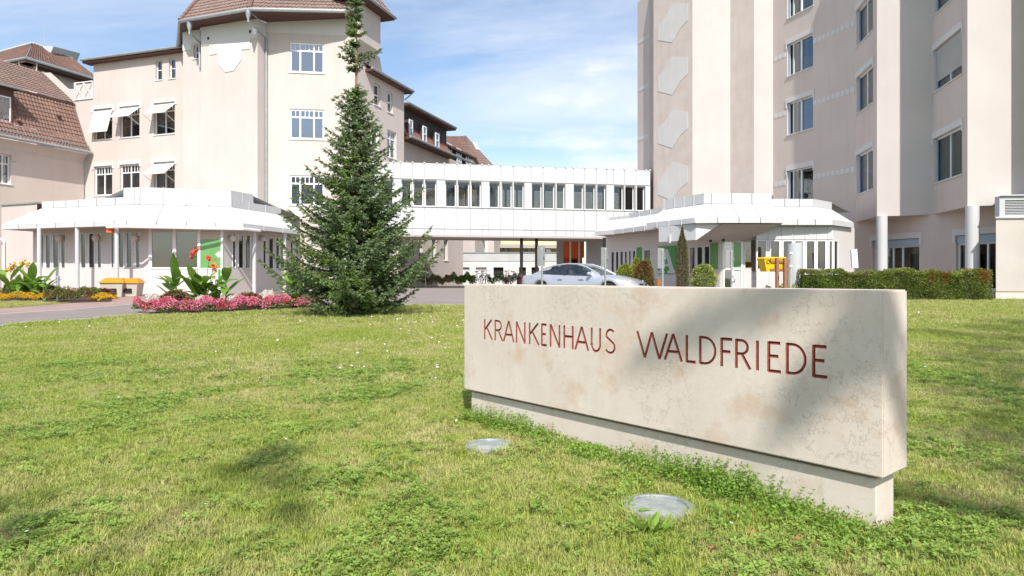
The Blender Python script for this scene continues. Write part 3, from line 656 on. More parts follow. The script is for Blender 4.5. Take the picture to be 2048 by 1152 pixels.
mb = MB(); mb.tube([p0, BR.at(BR.L, p0.z, -3.2)], .12, 6); mb.tube([BL.at(0, p0.z, -3), p0], .12, 6); mb.build('ridge_flashing', M_GREYP, BH)
mb = MB(); mb.wbox(BR, 0, BR.L, ze-.25, ze-.02, -.75, .0); mb.wbox(BL, 0, BL.L-.02, ze-.25, ze-.02, -.75, -.01); mb.build('soffit', M_BROWN, BH)
u_, z_ = BR.uz(56, 135); MB().wbox(BR, u_, BR.uu(87), z_-.45, z_+.15, -.79, -.75).build('window', G_BLUE, BH)
VT = MB(); q0, q1 = P(86, 92, 54), P(141, 106, 58); dv = (q1-q0).normalized(); sv = dv.cross(Vector((0, 0, 1))).normalized()
VT.hexa([q0-sv*.5+Vector((0,0,-.7)), q1-sv*.5+Vector((0,0,-.8)), q1+sv*.5+Vector((0,0,-.8)), q0+sv*.5+Vector((0,0,-.7)), q0-sv*.8, q1-sv*.8, q1+sv*.8, q0+sv*.8]); VT.build('roof_vent_box', M_GREYP, BH)
mb = MB(); mb.tube([P(88.5, 85, 54.5), P(88.5, 42, 54.5)], .02, 5, .008); mb.build('lightning_rod', M_GALV, BH)
# ------------------------------------------------------------------ left pavilion with white panelled canopy
def ngz(p): return ground(p[0], p[1])
PV = thing('entrance_pavilion', 'low white pavilion with panelled canopy and green window at the left', 'pavilion', (-16, 30, 0.5))
ZB = EYE+2.08
fp = [pl(2, 29.65), pl(120, 28.5), pl(228, 27.62), pl(253, 27.5), pl(487, 28.85), pl(600, 33.1)]
fp[1] = Vector(fp[0]).lerp(Vector(fp[2]), 0.5)
ud_ = (Vector(fp[2])-Vector(fp[0])).normalized(); fp = [Vector(fp[0])-Vector((ud_.y, -ud_.x))*3.6]+fp
can, inn = canopy(PV, fp, [2, 3, 3, 1, 4, 3], ZB, ZB+.20, 1.05, EYE+3.08, [EYE+3.40, EYE+3.40, EYE+3.42, EYE+3.46, EYE+3.46, EYE+3.42], M_WHITE, (5,))
# raised middle parapet
hi = offset_poly(fp, 1.10); hp = [Vector(hi[2]).lerp(Vector(hi[3]), .80), Vector(hi[3]), Vector(hi[4]), Vector(hi[5]), Vector(hi[5]).lerp(Vector(hi[6]), .42)]
rp = MB()
for i in range(4): rp.quad((hp[i].x, hp[i].y, EYE+3.0), (hp[i+1].x, hp[i+1].y, EYE+3.0), (hp[i+1].x, hp[i+1].y, EYE+3.80), (hp[i].x, hp[i].y, EYE+3.80))
rpo = rp.build('raised_parapet', M_WHITE, PV, fix=False)
h2 = offset_poly(hp, -0.03)
for i, n in enumerate((1, 1, 4, 2)):
    for j in range(n):
        a, b = h2[i].lerp(h2[i+1], j/n), h2[i].lerp(h2[i+1], (j+1)/n)
        panel('parapet_panel', ((a.x, a.y, EYE+3.11), (b.x, b.y, EYE+3.11), (b.x, b.y, EYE+3.83), (a.x, a.y, EYE+3.83)), rpo, M_WHITE)
        if j: MB().tube([(a.x, a.y, EYE+3.11), (a.x, a.y, EYE+3.86)], .022, 4).build('seam_rib', M_WHITE, rpo)
rf = MB(); rf.poly([v3(p, EYE+3.38) for p in inn]+[v3(pl(600, 38), EYE+3.38), v3(pl(60, 36), EYE+3.38)]); rf.poly([v3(p, EYE+3.76) for p in hp]+[v3(pl(560, 37), EYE+3.76), v3(pl(180, 35), EYE+3.76)]); rf.build('flat_roof', M_GREYP, PV)
A1 = Wall(pl(66, 30.75), pl(300, 28.75)); A2 = Wall(pl(300, 28.75), pl(445, 29.0)); A3 = Wall(pl(445, 29.0), pl(600, 35.3))
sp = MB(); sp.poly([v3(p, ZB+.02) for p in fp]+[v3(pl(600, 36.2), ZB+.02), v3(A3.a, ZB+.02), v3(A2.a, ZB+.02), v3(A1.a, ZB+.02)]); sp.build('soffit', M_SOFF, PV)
def facade(parent, W, zt, wins, zsill, ztop, panels, m=M_PWALL, glass=None, zb=None):
    """thin panelled wall with a strip of narrow windows and separate sill-high panels"""
    zb = min(ngz(W.a), ngz(W.b))-.1 if zb is None else zb
    ops = [(W.uu(a), W.uu(b), zsill, ztop) for a, b in wins]
    mb = MB(); mb.holed(W, 0, W.L, zb, zt, ops, .06); wo = mb.build('wall', m, parent, fix=False)
    for op in ops: window(parent, W, op, .05, (1,), 0, None, .03, glass=glass or G_PAV, sill=False, o=0)
    us = [W.uu(q) for q in panels]
    for a, b in zip(us[:-1], us[1:]): panel('wall_panel', (W.at(a, zb+.12, .028), W.at(b, zb+.12, .028), W.at(b, zsill-.03, .028), W.at(a, zsill-.03, .028)), wo, m, .026, .005)
    return wo
zs_, zt_ = EYE+.36, EYE+1.93
facade(PV, A1, ZB+.02, [(83, 88.5), (91, 102), (105.5, 118), (122, 131.5), (148, 152.5), (161.5, 173), (177, 190), (194.5, 204), (222, 229), (237, 248.5), (252.5, 265), (271, 281)], zs_, zt_, [67, 81, 103, 121, 146, 154, 174, 193, 220, 232, 250, 268, 299.5])
facade(PV, A2, ZB+.02, [(302.5, 347), (351, 397)], zs_, zt_, [301, 349, 399, 444])
facade(PV, A3, ZB+.02, [(464.5, 471.5), (476, 487), (490.5, 500.5), (504, 507), (525.5, 532), (537, 547), (550, 558.5), (561, 566.5), (580, 586), (590, 597)], zs_, zt_, [446, 463, 487, 509, 546, 567, 598])
gx0, gx1 = A2.uu(401.5), A2.uu(443.5)
MB().wbox(A2, gx0, gx1, zs_, EYE+1.62, .0, .012).build('green_window', M_GREENL, PV)
MB().wbox(A2, gx0-.05, gx1+.05, EYE+1.66, EYE+1.92, .0, .04).build('air_grille', M_BEIGE, PV)
MB().wbox(A2, A2.uu(437), gx1, EYE-.35, zs_-.06, .03, .036).build('green_strip', M_GREEN, PV)
dm = A2.uu(424.5); zc_ = EYE+.95
MB().prism([A2.at(dm+.12, zc_, .013), A2.at(dm+.28, zc_-.16, .013), A2.at(dm+.42, zc_, .013), A2.at(dm+.28, zc_+.16, .013)], A2.n.to_3d()*.006).build('diamond_mark', M_GREYP, PV)
fr = MB()
for q in (300.6, 349.2, 399.2, 444.4): fr.wbox(A2, A2.uu(q)-.045, A2.uu(q)+.045, .46, ZB, -.01, .05)
fr.wbox(A2, 0, A2.L, zs_-.05, zs_+.0, .0, .052); fr.build('mullion_frame', M_WOFF, PV)
bl_ = MB(); bl_.wbox(A2, A2.uu(303.5), A2.uu(346), zs_+.05, zt_-.02, -.16, -.14); bl_.build('roller_blind', M_CURTG, PV); MB().wbox(A2, A2.uu(352), A2.uu(396), EYE+.72, zt_-.02, -.16, -.14).build('roller_blind', M_CURT, PV)
for px, d in ((78.5, 28.95), (154.5, 28.4), (233.5, 27.75), (508.5, 30.0), (569, 32.1), (622, 34.5)):
    p = pl(px, d); g = ngz(p)
    MB().tube([(p.x, p.y, g-.05), (p.x, p.y, ZB+.03)], .085, 14).build('post', M_WHITE, PV, smooth=True)
tk = MB(); tk.tube([v3(p, ZB-.045) for p in (pl(214, 27.65), pl(228, 27.52), pl(253, 27.4), pl(487, 28.72), pl(520, 29.9))], .06, 8); tk.build('awning_case', M_WOFF, PV, smooth=True)
for W, px in ((A1, 126), (A1, 199.5), (A1, 276.5), (A3, 457), (A3, 519), (A3, 575)):
    u, z = W.uz(px, 476); lm = MB(); lm.wbox(W, u-.07, u+.07, z-.12, z+.12, .0, .04); lm.tube([W.at(u, z+.02, .03), W.at(u, z+.03, .2)], .02, 6); lo_ = lm.build('wall_lamp', M_BEIGE, PV)
    MB().lathe([(0.0, -.16), (.08, -.145), (.14, -.05), (.14, .02), (.085, .11), (0.0, .135)], W.at(u, z, .22), 14).build('lamp_globe', M_PWALL, lo_, smooth=True)
MB().box(v3(pl(221, 28.0), ZB-.15), (.24, .2, .2)).build('alarm_box', M_ORANGE, PV)
# plain wall beside the pavilion
SB = thing('service_block', 'plain pale flat roofed block beside the pavilion at the far left', 'building', pl(20, 33).to_3d())
SBW = Wall(pl(3, 33.4), pl(74, 32.3)); zsb = zh(410, 33)
mb = MB(); mb.quad(SBW.at(0, .4), SBW.at(SBW.L, .4), SBW.at(SBW.L, zsb), SBW.at(0, zsb)); mb.quad(SBW.at(0, .4), SBW.at(0, zsb), SBW.at(0, zsb, -7), SBW.at(0, .4, -7)); mb.quad(SBW.at(0, zsb), SBW.at(SBW.L, zsb), SBW.at(SBW.L, zsb, -7), SBW.at(0, zsb, -7)); mb.build('wall', M_CREAM, SB)
MB().wbox(SBW, -.06, SBW.L, zsb+.003, zsb+.07, -.3, .06).build('coping', M_ZINC, SB)
MB().tube([SBW.at(.35, .45, .09), SBW.at(.35, EYE+1.75, .09), SBW.at(.1, EYE+2.0, .3)], .045, 8).build('downpipe', M_WOFF, SB, smooth=True)

# ------------------------------------------------------------------ glazed bridge between the buildings
BG = thing('glazed_bridge', 'white panelled enclosed footbridge with window strip spanning between the two buildings', 'bridge', (2, 42, 0.5))
BW = Wall(pl(745, 39.95), pl(1301, 43.4))
zb0, zb1 = EYE+2.53, EYE+6.88
zw0, zw1 = EYE+4.26, EYE+5.83
gx = [(761, 787), (803, 823), (826.5, 847), (850.5, 873), (891, 912.5), (916, 939), (942.5, 962.5), (979, 999), (1004, 1024.5), (1028, 1048.5), (1064, 1084.5), (1088, 1110), (1114, 1130.5), (1148, 1167.5), (1171.5, 1191), (1195, 1212.5), (1228.5, 1247.5), (1251, 1269.5), (1274.5, 1290.5)]
ops = [(BW.uu(a), BW.uu(b), zw0, zw1) for a, b in gx]
mb = MB(); mb.holed(BW, 0, BW.L, zb0+.02, zb1, ops, .28, -.04)
mb.quad(BW.at(0, zb0, -.04), BW.at(BW.L, zb0, -.04), BW.at(BW.L, zb0, -3.6), BW.at(0, zb0, -3.6)); mb.quad(BW.at(0, zb1, -.04), BW.at(BW.L, zb1, -.04), BW.at(BW.L, zb1, -3.6), BW.at(0, zb1, -3.6))
mb.quad(BW.at(BW.L, zb0, -.04), BW.at(BW.L, zb0, -3.6), BW.at(BW.L, zb1, -3.6), BW.at(BW.L, zb1, -.04)); mb.quad(BW.at(0, zw0-.6, -.5), BW.at(BW.L, zw0-.6, -.5), BW.at(BW.L, zw0-.6, -3.5), BW.at(0, zw0-.6, -3.5))
bgo = mb.build('bridge_body', M_JOINT, BG, fix=False)
bops = [(BW.uu(a)+1.0, BW.uu(b)+1.0, zw0, zw1) for a, b in gx if b < 1250]
mb = MB(); mb.holed(BW, 0, BW.L, zb0, zb1, bops, .1, -3.6); mb.build('rear_wall', M_BEIGE, BG, fix=False)
MB().wbox(BW, 0, BW.L, zb0-.12, zb0-.004, -3.7, .02).build('underside', M_SOFF, BG)
for op in ops: window(BG, BW, op, .27, (1,), 0, None, .05, sill=False, room=False, o=-.04, glass=G_BRIDGE)
for op in bops: MB().wbox(BW, op[0]+.05, op[1]-.05, op[2]+.05, op[3]-.05, -3.66, -3.65).build('rear_pane', G_CLEAR, BG)
cuts = [745]+[q for a, b in gx for q in ((a+b)/2,)]; mul = []
edges = sorted([BW.uu(745)]+[BW.uu(q) for q in (761, 787, 801, 825, 848.5, 874, 889, 914, 941, 964, 977.5, 1001.5, 1026.5, 1050, 1062.5, 1086, 1112, 1132, 1146.5, 1169.5, 1193, 1214, 1227, 1249, 1272, 1292, 1300)])
for a, b in zip(edges[:-1], edges[1:]):
    panel('cladding_panel', (BW.at(a, zw1+.05), BW.at(b, zw1+.05), BW.at(b, zb1-.02), BW.at(a, zb1-.02)), bgo, M_WHITE, .03, .013)
    panel('cladding_panel', (BW.at(a, zb0+.36), BW.at(b, zb0+.36), BW.at(b, zw0-.05), BW.at(a, zw0-.05)), bgo, M_WHITE, .03, .013)
    panel('cladding_panel', (BW.at(a, zb0-.02), BW.at(b, zb0-.02), BW.at(b, zb0+.35), BW.at(a, zb0+.35)), bgo, M_WHITE, .03, .013)
for q in (825, 848.5, 914, 941, 1001.5, 1026.5, 1086, 1112, 1169.5, 1193, 1249, 1272):
    u = BW.uu(q); MB().wbox(BW, u-.03, u+.03, zw0-.05, zw1+.05, -.2, .05).build('fin', M_WHITE, bgo)
PIERS = [(787, 803), (873.5, 890.5), (963, 978.5), (1049, 1063.5), (1131, 1147.5), (1213, 1228), (1291, 1300.5), (745, 760.5)]
for a, b in PIERS: panel('cladding_panel', (BW.at(BW.uu(a), zw0-.02), BW.at(BW.uu(b), zw0-.02), BW.at(BW.uu(b), zw1+.02), BW.at(BW.uu(a), zw1+.02)), bgo, M_WHITE, .03, .006)
for a in edges: MB().wbox(BW, a-.05, a+.05, zb1-.03, zb1+.05, -.1, .035).build('roof_clip', M_WHITE, bgo)
MB().wbox(BW, 0, BW.L, zw0-.05, zw0-.01, -.04, .045).build('sill_rail', M_WHITE, bgo)
for px, d, r, m in ((1043, 42.2, .10, M_BLACK), (1073, 42.6, .10, M_BLACK), (1209, 41.9, .10, M_BLACK)):
    p = pl(px, d); tb = MB(); tb.tube([(p.x, p.y, .5), (p.x, p.y, zb0-.1)], r, 12); tb.tube([(p.x, p.y, .5), (p.x, p.y, 1.25)], .32, 12, .28); tb.tube([(p.x, p.y, 1.25), (p.x, p.y, 1.5)], .36, 12, .18); tb.build('bridge_post', m, BG, smooth=True)
p = pl(789, 41.0); MB().box((p.x, p.y, 2.1), (.55, .5, 3.3)).build('bridge_pier', M_CREAM, BG)

# ------------------------------------------------------------------ things seen under the bridge
LB = thing('low_block', 'low white block with grey parapet and glass brick windows under the bridge', 'building', pl(1000, 57).to_3d())
LD = 57.0; LBW = Wall(pl(899, LD), pl(1128, LD)); zl = zh(506, LD)
lo = [(LBW.uu(a), LBW.uu(b), zh(560, LD), zh(534.5, LD)) for a, b in ((917, 939), (951.5, 973), (987, 1007), (1038, 1052), (1063, 1078), (1092, 1108))]
mb = MB(); mb.holed(LBW, 0, LBW.L, .3, zl-.7, lo, .25); mb.quad(LBW.at(0, .3), LBW.at(0, zl, 0), LBW.at(0, zl, -4), LBW.at(0, .3, -4)); mb.build('wall', M_BAND, LB)
MB().wbox(LBW, -.05, LBW.L, zl-.7, zl, -.3, .04).build('parapet', M_GREYP, LB); MB().wbox(LBW, -.1, LBW.L, zl+.003, zl+.06, -.4, .1).build('coping', M_ZINC, LB)
for i, op in enumerate(lo):
    if i < 2:
        gb = MB(); n, mm_ = 7, 6
        w = MB().wbox(LBW, op[0], op[1], op[2], op[3], -.24, -.2).build('glass_brick_window', M_FRAME, LB)
        for a in range(n):
            for b in range(mm_):
                du, dz = (op[1]-op[0])/n, (op[3]-op[2])/mm_; gb.wbox(LBW, op[0]+du*(a+.14), op[0]+du*(a+.86), op[2]+dz*(b+.14), op[2]+dz*(b+.86), -.2, -.185)
        gb.build('glass_bricks', M_GREYP, w)['kind'] = 'stuff'
    else:
        MB().wbox(LBW, op[0], op[1], op[2], op[3], -.6, -.26).build('cellar_opening', M_DARK, LB); MB().wbox(LBW, op[0], op[1], op[2], op[2]+.38, -.2, -.17).build('cellar_grille', M_GREYP, LB)
EB = thing('rear_entrance_block', 'cream block with a shaded porch above the low white block', 'building', pl(950, 61).to_3d())
EBW = Wall(pl(905, 61), pl(988, 62)); eo = [(EBW.uu(925.5), EBW.uu(945), 1.2, zh(478, 61))]
mb = MB(); mb.holed(EBW, 0, EBW.L, .3, EYE+6.5, eo, 2.2); mb.quad(EBW.at(EBW.L, .3), EBW.at(EBW.L, .3, -7), EBW.at(EBW.L, EYE+6.5, -7), EBW.at(EBW.L, EYE+6.5)); mb.build('wall', M_CREAM, EB)
MB().wbox(EBW, eo[0][0], eo[0][1], .3, zh(478, 61), -2.3, -2.2).build('porch_back', M_BEIGE, EB); MB().wbox(EBW, eo[0][0]-.1, eo[0][1]+1.0, zh(478.5, 61), zh(474, 61), -.1, 1.0).build('porch_roof', M_GREYP, EB)
MB().wbox(EBW, EBW.uu(966), EBW.uu(975), .3, EYE+3.2, 0, .25).build('pilaster', M_BAND, EB)
YB = thing('yellow_building', 'distant pale yellow building with small white windows seen below the bridge', 'building', pl(1060, 76).to_3d())
YW = Wall(pl(985, 76), pl(1140, 78)); yo = [(YW.uu(a), YW.uu(b), zh(504.5, 76), zh(492, 76)) for a, b in ((1002, 1012), (1012.5, 1023), (1047, 1058), (1059.5, 1068), (1091, 1103))]
mb = MB(); mb.holed(YW, 0, YW.L, .3, EYE+7, yo, .15); mb.build('wall', M_YWALL, YB)
for op in yo: window(YB, YW, op, .1, (1,), 0, None, .1, glass=G_BLUE)
MB().wbox(YW, 0, YW.L, EYE+3.2, EYE+3.6, -.1, 1.6).build('canopy', M_SOFF, YB)
MB().wbox(YW, YW.uu(987.5), YW.uu(1000), .3, EYE+7, .0, .3).build('dark_shaft', M_DARK, YB)
OB = thing('orange_porch', 'bright orange panelled porch with white posts below the bridge', 'porch', pl(1150, 47.5).to_3d())
OW = Wall(pl(1127, 47.5), pl(1169, 47.5))
for a, b in ((1128, 1139), (1142.5, 1157), (1159, 1168.5)): panel('orange_panel', (OW.at(OW.uu(a), zh(516, 47.5)), OW.at(OW.uu(b), zh(516, 47.5)), OW.at(OW.uu(b), EYE+3.3), OW.at(OW.uu(a), EYE+3.3)), OB, M_ORANGE, .05)
for q in (1140.5, 1158.3): MB().wbox(OW, OW.uu(q)-.06, OW.uu(q)+.06, .5, EYE+3.3, -.02, .08).build('post', M_WOFF, OB)
MB().wbox(OW, 0, OW.L, .5, EYE+3.3, -1.6, -1.5).build('back_wall', M_ORANGE, OB); MB().wbox(OW, OW.uu(1143), OW.uu(1157), .5, zh(518, 47.5), -1.45, -1.4).build('door', M_DARK, OB)
GW = thing('grey_link_wall', 'plain grey end wall between the orange porch and the right entrance', 'wall', pl(1190, 46).to_3d())
MB().hexa([v3(pl(1172, 46.5), .4), v3(pl(1215, 45.5), .4), v3(pl(1215, 48.5), .4), v3(pl(1172, 49), .4), v3(pl(1172, 46.5), EYE+2.9), v3(pl(1215, 45.5), EYE+2.9), v3(pl(1215, 48.5), EYE+2.9), v3(pl(1172, 49), EYE+2.9)]).build('wall', M_GREYP, GW)
MB().hexa([v3(pl(1113, 48), .4), v3(pl(1127.5, 48), .4), v3(pl(1127.5, 48.6), .4), v3(pl(1113, 48.6), .4), v3(pl(1113, 48), EYE+3.4), v3(pl(1127.5, 48), EYE+3.4), v3(pl(1127.5, 48.6), EYE+3.4), v3(pl(1113, 48.6), EYE+3.4)]).build('wall_end', M_GREYP, GW)
# ------------------------------------------------------------------ tall ward tower on the right
TW = thing('ward_tower', 'tall pink and cream hospital tower with stepped bays on the right', 'building', (15, 38, 0.5))
ZTOP, ZOV = EYE+19, EYE+2.725
pts = [(1275, 46.5), (1299, 45.0), (1307, 43.5), (1385, 40.8), (1460.5, 40.8), (1508, 39.4), (1546, 39.4), (1711, 33.5), (1754, 30.4), (1865, 29.45), (1935, 26.1), (2085, 25.6), (2160, 23)]
W_ = [Wall(pl(*pts[i]), pl(*pts[i+1])) for i in range(len(pts)-1)]
mats = [M_PINK, M_TAN, M_TAN, M_PIER, M_TAN, M_PIER, M_PINK, M_PINK, M_PIER, M_PINK, M_PIER, M_PINK]
ZSILL = [14.7, 11.4, 8.05, 4.06]
wing_w = {6: (1574.5, 1626), 7: (1713, 1746), 9: (1867, 1924)}
for i, W in enumerate(W_):
    ops = []; z0 = .3 if i < 7 else ZOV
    if i in wing_w:
        a, b = W.uu(wing_w[i][0]), W.uu(wing_w[i][1])
        for s in ZSILL: ops.append((a, b, EYE+s, EYE+s+(1.82 if s > 5 else 1.95)))
    mb = MB(); mb.holed(W, 0, W.L, z0, ZTOP, ops, .24); mb.build('wall_face', mats[i], TW, fix=False)
    for j, op in enumerate(ops):
        cu = [[(.12, .45, M_CURT), (.5, .62, M_CURT)], [(.1, .4, M_CURT)], [(.05, .5, M_CURT)], [(.15, .42, M_CURT), (.5, .6, M_CURTG)]][(j+i) % 4]
        w = window(TW, W, op, .20, (.18, .82), 0, None, .06, curtain=cu, sillm=M_BAND) if i == 6 else window(TW, W, op, .20, (1, 1), 0, None, .07, curtain=cu, sillm=M_BAND)
        fb = MB(); fb.wbox(W, op[0]+.005, op[0]+.14, op[2]+.02, op[3]-.02, -.13, -.06); fb.build('side_guide', M_FBLUE, w)
        if i == 6: MB().wbox(W, (op[0]+op[1])/2-.04, (op[0]+op[1])/2+.04, op[2]+.05, op[3]-.05, -.21, -.10).build('centre_mullion', M_FRAME, w)
        if (i, j) in ((6, 1), (6, 3), (9, 3), (7, 3)):     # tilted sash
            t = MB(); l, r = (op[0]+op[1])/2+.06, op[1]-.08
            for (p, q) in (((l, op[2]+.1, -.20), (l, op[3]-.1, -.42)), ((r, op[2]+.1, -.20), (r, op[3]-.1, -.42)), ((l, op[2]+.1, -.20), (r, op[2]+.1, -.20)), ((l, op[3]-.1, -.42), (r, op[3]-.1, -.42))): t.tube([W.at(*p), W.at(*q)], .03, 4)
            t.build('sash', M_FBLUE, w)
        if (i, j) in ((9, 2), (6, 0)):                      # lowered slat blind
            zlow = op[2]+(.42 if i == 9 else 1.1); ns = int((op[3]-zlow)/.09)
            for q in range(ns):
                z = zlow+q*.09; MB().add([W.at(op[0]+.15, z, -.10), W.at(op[1]-.01, z, -.10), W.at(op[1]-.01, z+.062, -.06), W.at(op[0]+.15, z+.062, -.06)], [(0,1,2,3)]).build('slat', M_GREYP, w, fix=False)
        lintel(TW, W, op, .28, .10, .24, .04)
# soffit under the jutting bays
GFL = Wall(pl(1700, along(1711, 33.5, 605, 1700)), pl(2120, along(1711, 33.5, 605, 2120)))
sb = MB(); sb.poly([v3(pl(*p), ZOV) for p in pts[7:]]+[GFL.at(GFL.L, ZOV, -.3), GFL.at(0, ZOV, -.3)]); sb.build('bay_soffit', M_PINK, TW)
def wrr(W, a, b, py0, py1, pref): return wr(W, a, b, py0, py1, pref)
go = [wr(GFL, 1745, 1838.5, 476, 573, 1838), wr(GFL, 1912, 2010, 469, 580, 1950)]
mb = MB(); mb.holed(GFL, 0, GFL.L, .3, ZOV, go, .25); mb.build('ground_floor_wall', M_PINK, TW, fix=False)
for op in go:
    lintel(TW, GFL, op, .28, .14, .3, .05)
    w = window(TW, GFL, op, .2, (.22, .2, .2, .38), .16, (1, 1, 1, 1), .07, curtain=[(.02, .2, M_CURTG), (.75, .95, M_CURTG)])
    MB().wbox(GFL, op[0]+.02, op[1]-.02, op[3]-.34, op[3]-.02, -.12, -.04).build('shutter_box', M_FBLUE, w)
for px, d in ((1763.5, 30.25), (1944.5, 25.98)):
    p = pl(px, d); MB().tube([(p.x, p.y, .3), (p.x, p.y, ZOV+.0)], .235, 24).build('column', M_WHITE, TW, smooth=True)
# small square wall tiles in rows
W = W_[6]
for zc in (12.72, 9.38, 5.38):
    us = [W.uu(1550.5)+(W.uu(1572)-W.uu(1550.5))*t/2.6 for t in (0.1, 1.1, 2.1)]; n = 9; u0, u1 = W.uu(1630), W.uu(1705)
    us += [u0+(u1-u0)*t/(n-1) for t in range(n)]
    for u in us: MB().wbox(W, u-.13, u+.13, EYE+zc-.13, EYE+zc+.13, .0, .015).build('square_tile', M_BAND, TW)
W = W_[0]
for zc in (12.9, 9.5, 6.1, 16.2):
    for q in range(6): u = W.L*(.12+.15*q); MB().wbox(W, u-.12, u+.12, EYE+zc-.12, EYE+zc+.12, 0, .015).build('square_tile', M_BAND, TW)
W = W_[2]
for ztop in (17.15, 13.85, 10.5, 7.2, 3.95):
    shp = [(.50, 0.0), (.89, -.42), (.89, -1.42), (.70, -1.75), (.50, -2.43), (.12, -1.93), (.12, -1.03), (.30, -.65)]
    MB().prism([W.at(W.L*a, EYE+ztop+z, 0) for a, z in shp], W.n.to_3d()*.02).build('plaster_ornament', M_HEXW, TW)
# body behind so that no sky shows through
bk = MB(); bk.quad(v3(pl(1275, 46.5), .3), v3(pl(1290, 60), .3), v3(pl(1290, 60), ZTOP), v3(pl(1275, 46.5), ZTOP)); bk.poly([v3(pl(*p), ZTOP-.01) for p in pts]+[v3((45, 40), ZTOP-.01), v3((45, 60), ZTOP-.01), v3(pl(1290, 60), ZTOP-.01)]); bk.build('tower_body', M_PINK, TW)

# ------------------------------------------------------------------ right entrance with white canopy
EP = thing('main_entrance', 'white panelled main entrance with wide canopy and green panels at the tower foot', 'entrance', (9, 29, 0.5))
ZB = EYE+2.08
left = [pl(1190, 34.1), pl(1226, 33.0), pl(1312, 29.35)]
c1, inn1 = canopy(EP, left, [1, 4], ZB, ZB+.2, .95, EYE+2.92, [EYE+3.05, EYE+3.16], M_WHITE, (0, 1))
front = [pl(1302, 29.6), pl(1313.5, 28.15), pl(1389, 26.1), pl(1435, 26.0), pl(1564, 26.05)]
front[0] = Vector(front[1])+(Vector(front[1])-Vector(front[2]))*.3
c2, inn2 = canopy(EP, front, [1, 3, 1, 3], ZB, ZB+.2, .95, EYE+2.92, [EYE+3.36]*4, M_WHITE, (0, 1))
rt = [pl(1560, 26.62), pl(1666, 26.72), pl(1708, 28.2)]
c3, inn3 = canopy(EP, rt, [3, 1], ZB-.03, ZB+.18, .9, EYE+2.88, [EYE+3.2, EYE+3.2], M_WHITE)
rf = MB(); rf.poly([v3(p, EYE+3.3) for p in inn2]+[v3(pl(1560, 33), EYE+3.3), v3(pl(1380, 33), EYE+3.3)]); rf.poly([v3(p, EYE+3.15) for p in inn3]+[v3(pl(1700, 33), EYE+3.15), v3(pl(1560, 33), EYE+3.15)]); rf.poly([v3(p, EYE+3.02) for p in inn1]+[v3(pl(1420, 33), EYE+3.02), v3(pl(1330, 40), EYE+3.02), v3(pl(1280, 41), EYE+3.02)]); rf.build('flat_roof', M_GREYP, EP)
E1 = Wall(pl(1212, 35.4), pl(1442, 27.75)); E2 = Wall(pl(1442, 27.75), pl(1512, 27.45)); E3 = Wall(pl(1512, 27.05), pl(1666, 27.05)); E4 = Wall(pl(1666, 27.05), pl(1709, 28.6))
sp = MB()
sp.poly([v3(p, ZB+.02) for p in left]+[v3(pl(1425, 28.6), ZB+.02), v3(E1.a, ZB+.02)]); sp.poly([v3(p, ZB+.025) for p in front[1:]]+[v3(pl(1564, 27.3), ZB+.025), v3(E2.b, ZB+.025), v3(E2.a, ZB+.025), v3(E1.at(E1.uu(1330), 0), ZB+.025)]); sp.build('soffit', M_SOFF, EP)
# hanging skirt below the canopy: left side and front wedge
SK = Wall(pl(1317, 27.9), pl(1391, 26.25)); zsk = EYE+1.42
for j in range(3): panel('skirt_panel', (SK.at(SK.L*j/3, zsk), SK.at(SK.L*(j+1)/3, zsk), SK.at(SK.L*(j+1)/3, ZB), SK.at(SK.L*j/3, ZB)), EP, M_WHITE, .03)
for j in (1, 2): MB().wbox(SK, SK.L*j/3-.03, SK.L*j/3+.03, zsk-.05, ZB-.35, .0, .06).build('skirt_rib', M_WHITE, EP)
f0 = SK.at(SK.L, 0); FR = Wall(f0.xy, pl(1562, 26.25))
# sloping soffit board of the porch (deeper at the back, lower)
wv = [FR.at(.0, zsk), FR.at(0, ZB), FR.at(1.05, ZB)]
MB().prism([FR.at(0.02, zsk, .0), FR.at(1.0, ZB, .0), FR.at(0.02, ZB, .0)], FR.n.to_3d()*-.03).build('skirt_wedge', M_WHITE, EP)
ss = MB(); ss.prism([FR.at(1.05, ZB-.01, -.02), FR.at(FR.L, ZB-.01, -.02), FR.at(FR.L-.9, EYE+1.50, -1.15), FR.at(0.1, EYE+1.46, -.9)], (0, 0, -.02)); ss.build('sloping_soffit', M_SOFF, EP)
zs_, zt_ = EYE+.36, EYE+1.45
def fac2(W, zb, zt, wins, zsill, ztop, panels, glass=None): return facade(EP, W, zt, wins, zsill, ztop, panels, M_PWALL, glass, zb)
fac2(E1, .35, ZB+.02, [(1222, 1229), (1231, 1238), (1240, 1247), (1249, 1255.5), (1257, 1263), (1265, 1272), (1287.5, 1302), (1379, 1391), (1393.5, 1406), (1408, 1420.5)], EYE+.1, EYE+1.30, [1213, 1222, 1231, 1240, 1249, 1264, 1285, 1304, 1316, 1340, 1356, 1378, 1392, 1407, 1425, 1441])
fac2(E2, .4, ZB+.02, [(1488.5, 1505)], EYE+.32, EYE+1.42, [1487, 1511])
for q in ((1274, 1283.5, -.55, 1.42, M_GREEN), (1421.5, 1436, .3, 1.4, M_GREENL)):
    MB().wbox(E1, E1.uu(q[0]), E1.uu(q[1]), EYE+q[2], EYE+q[3], .0, .034).build('green_panel', q[4], EP)
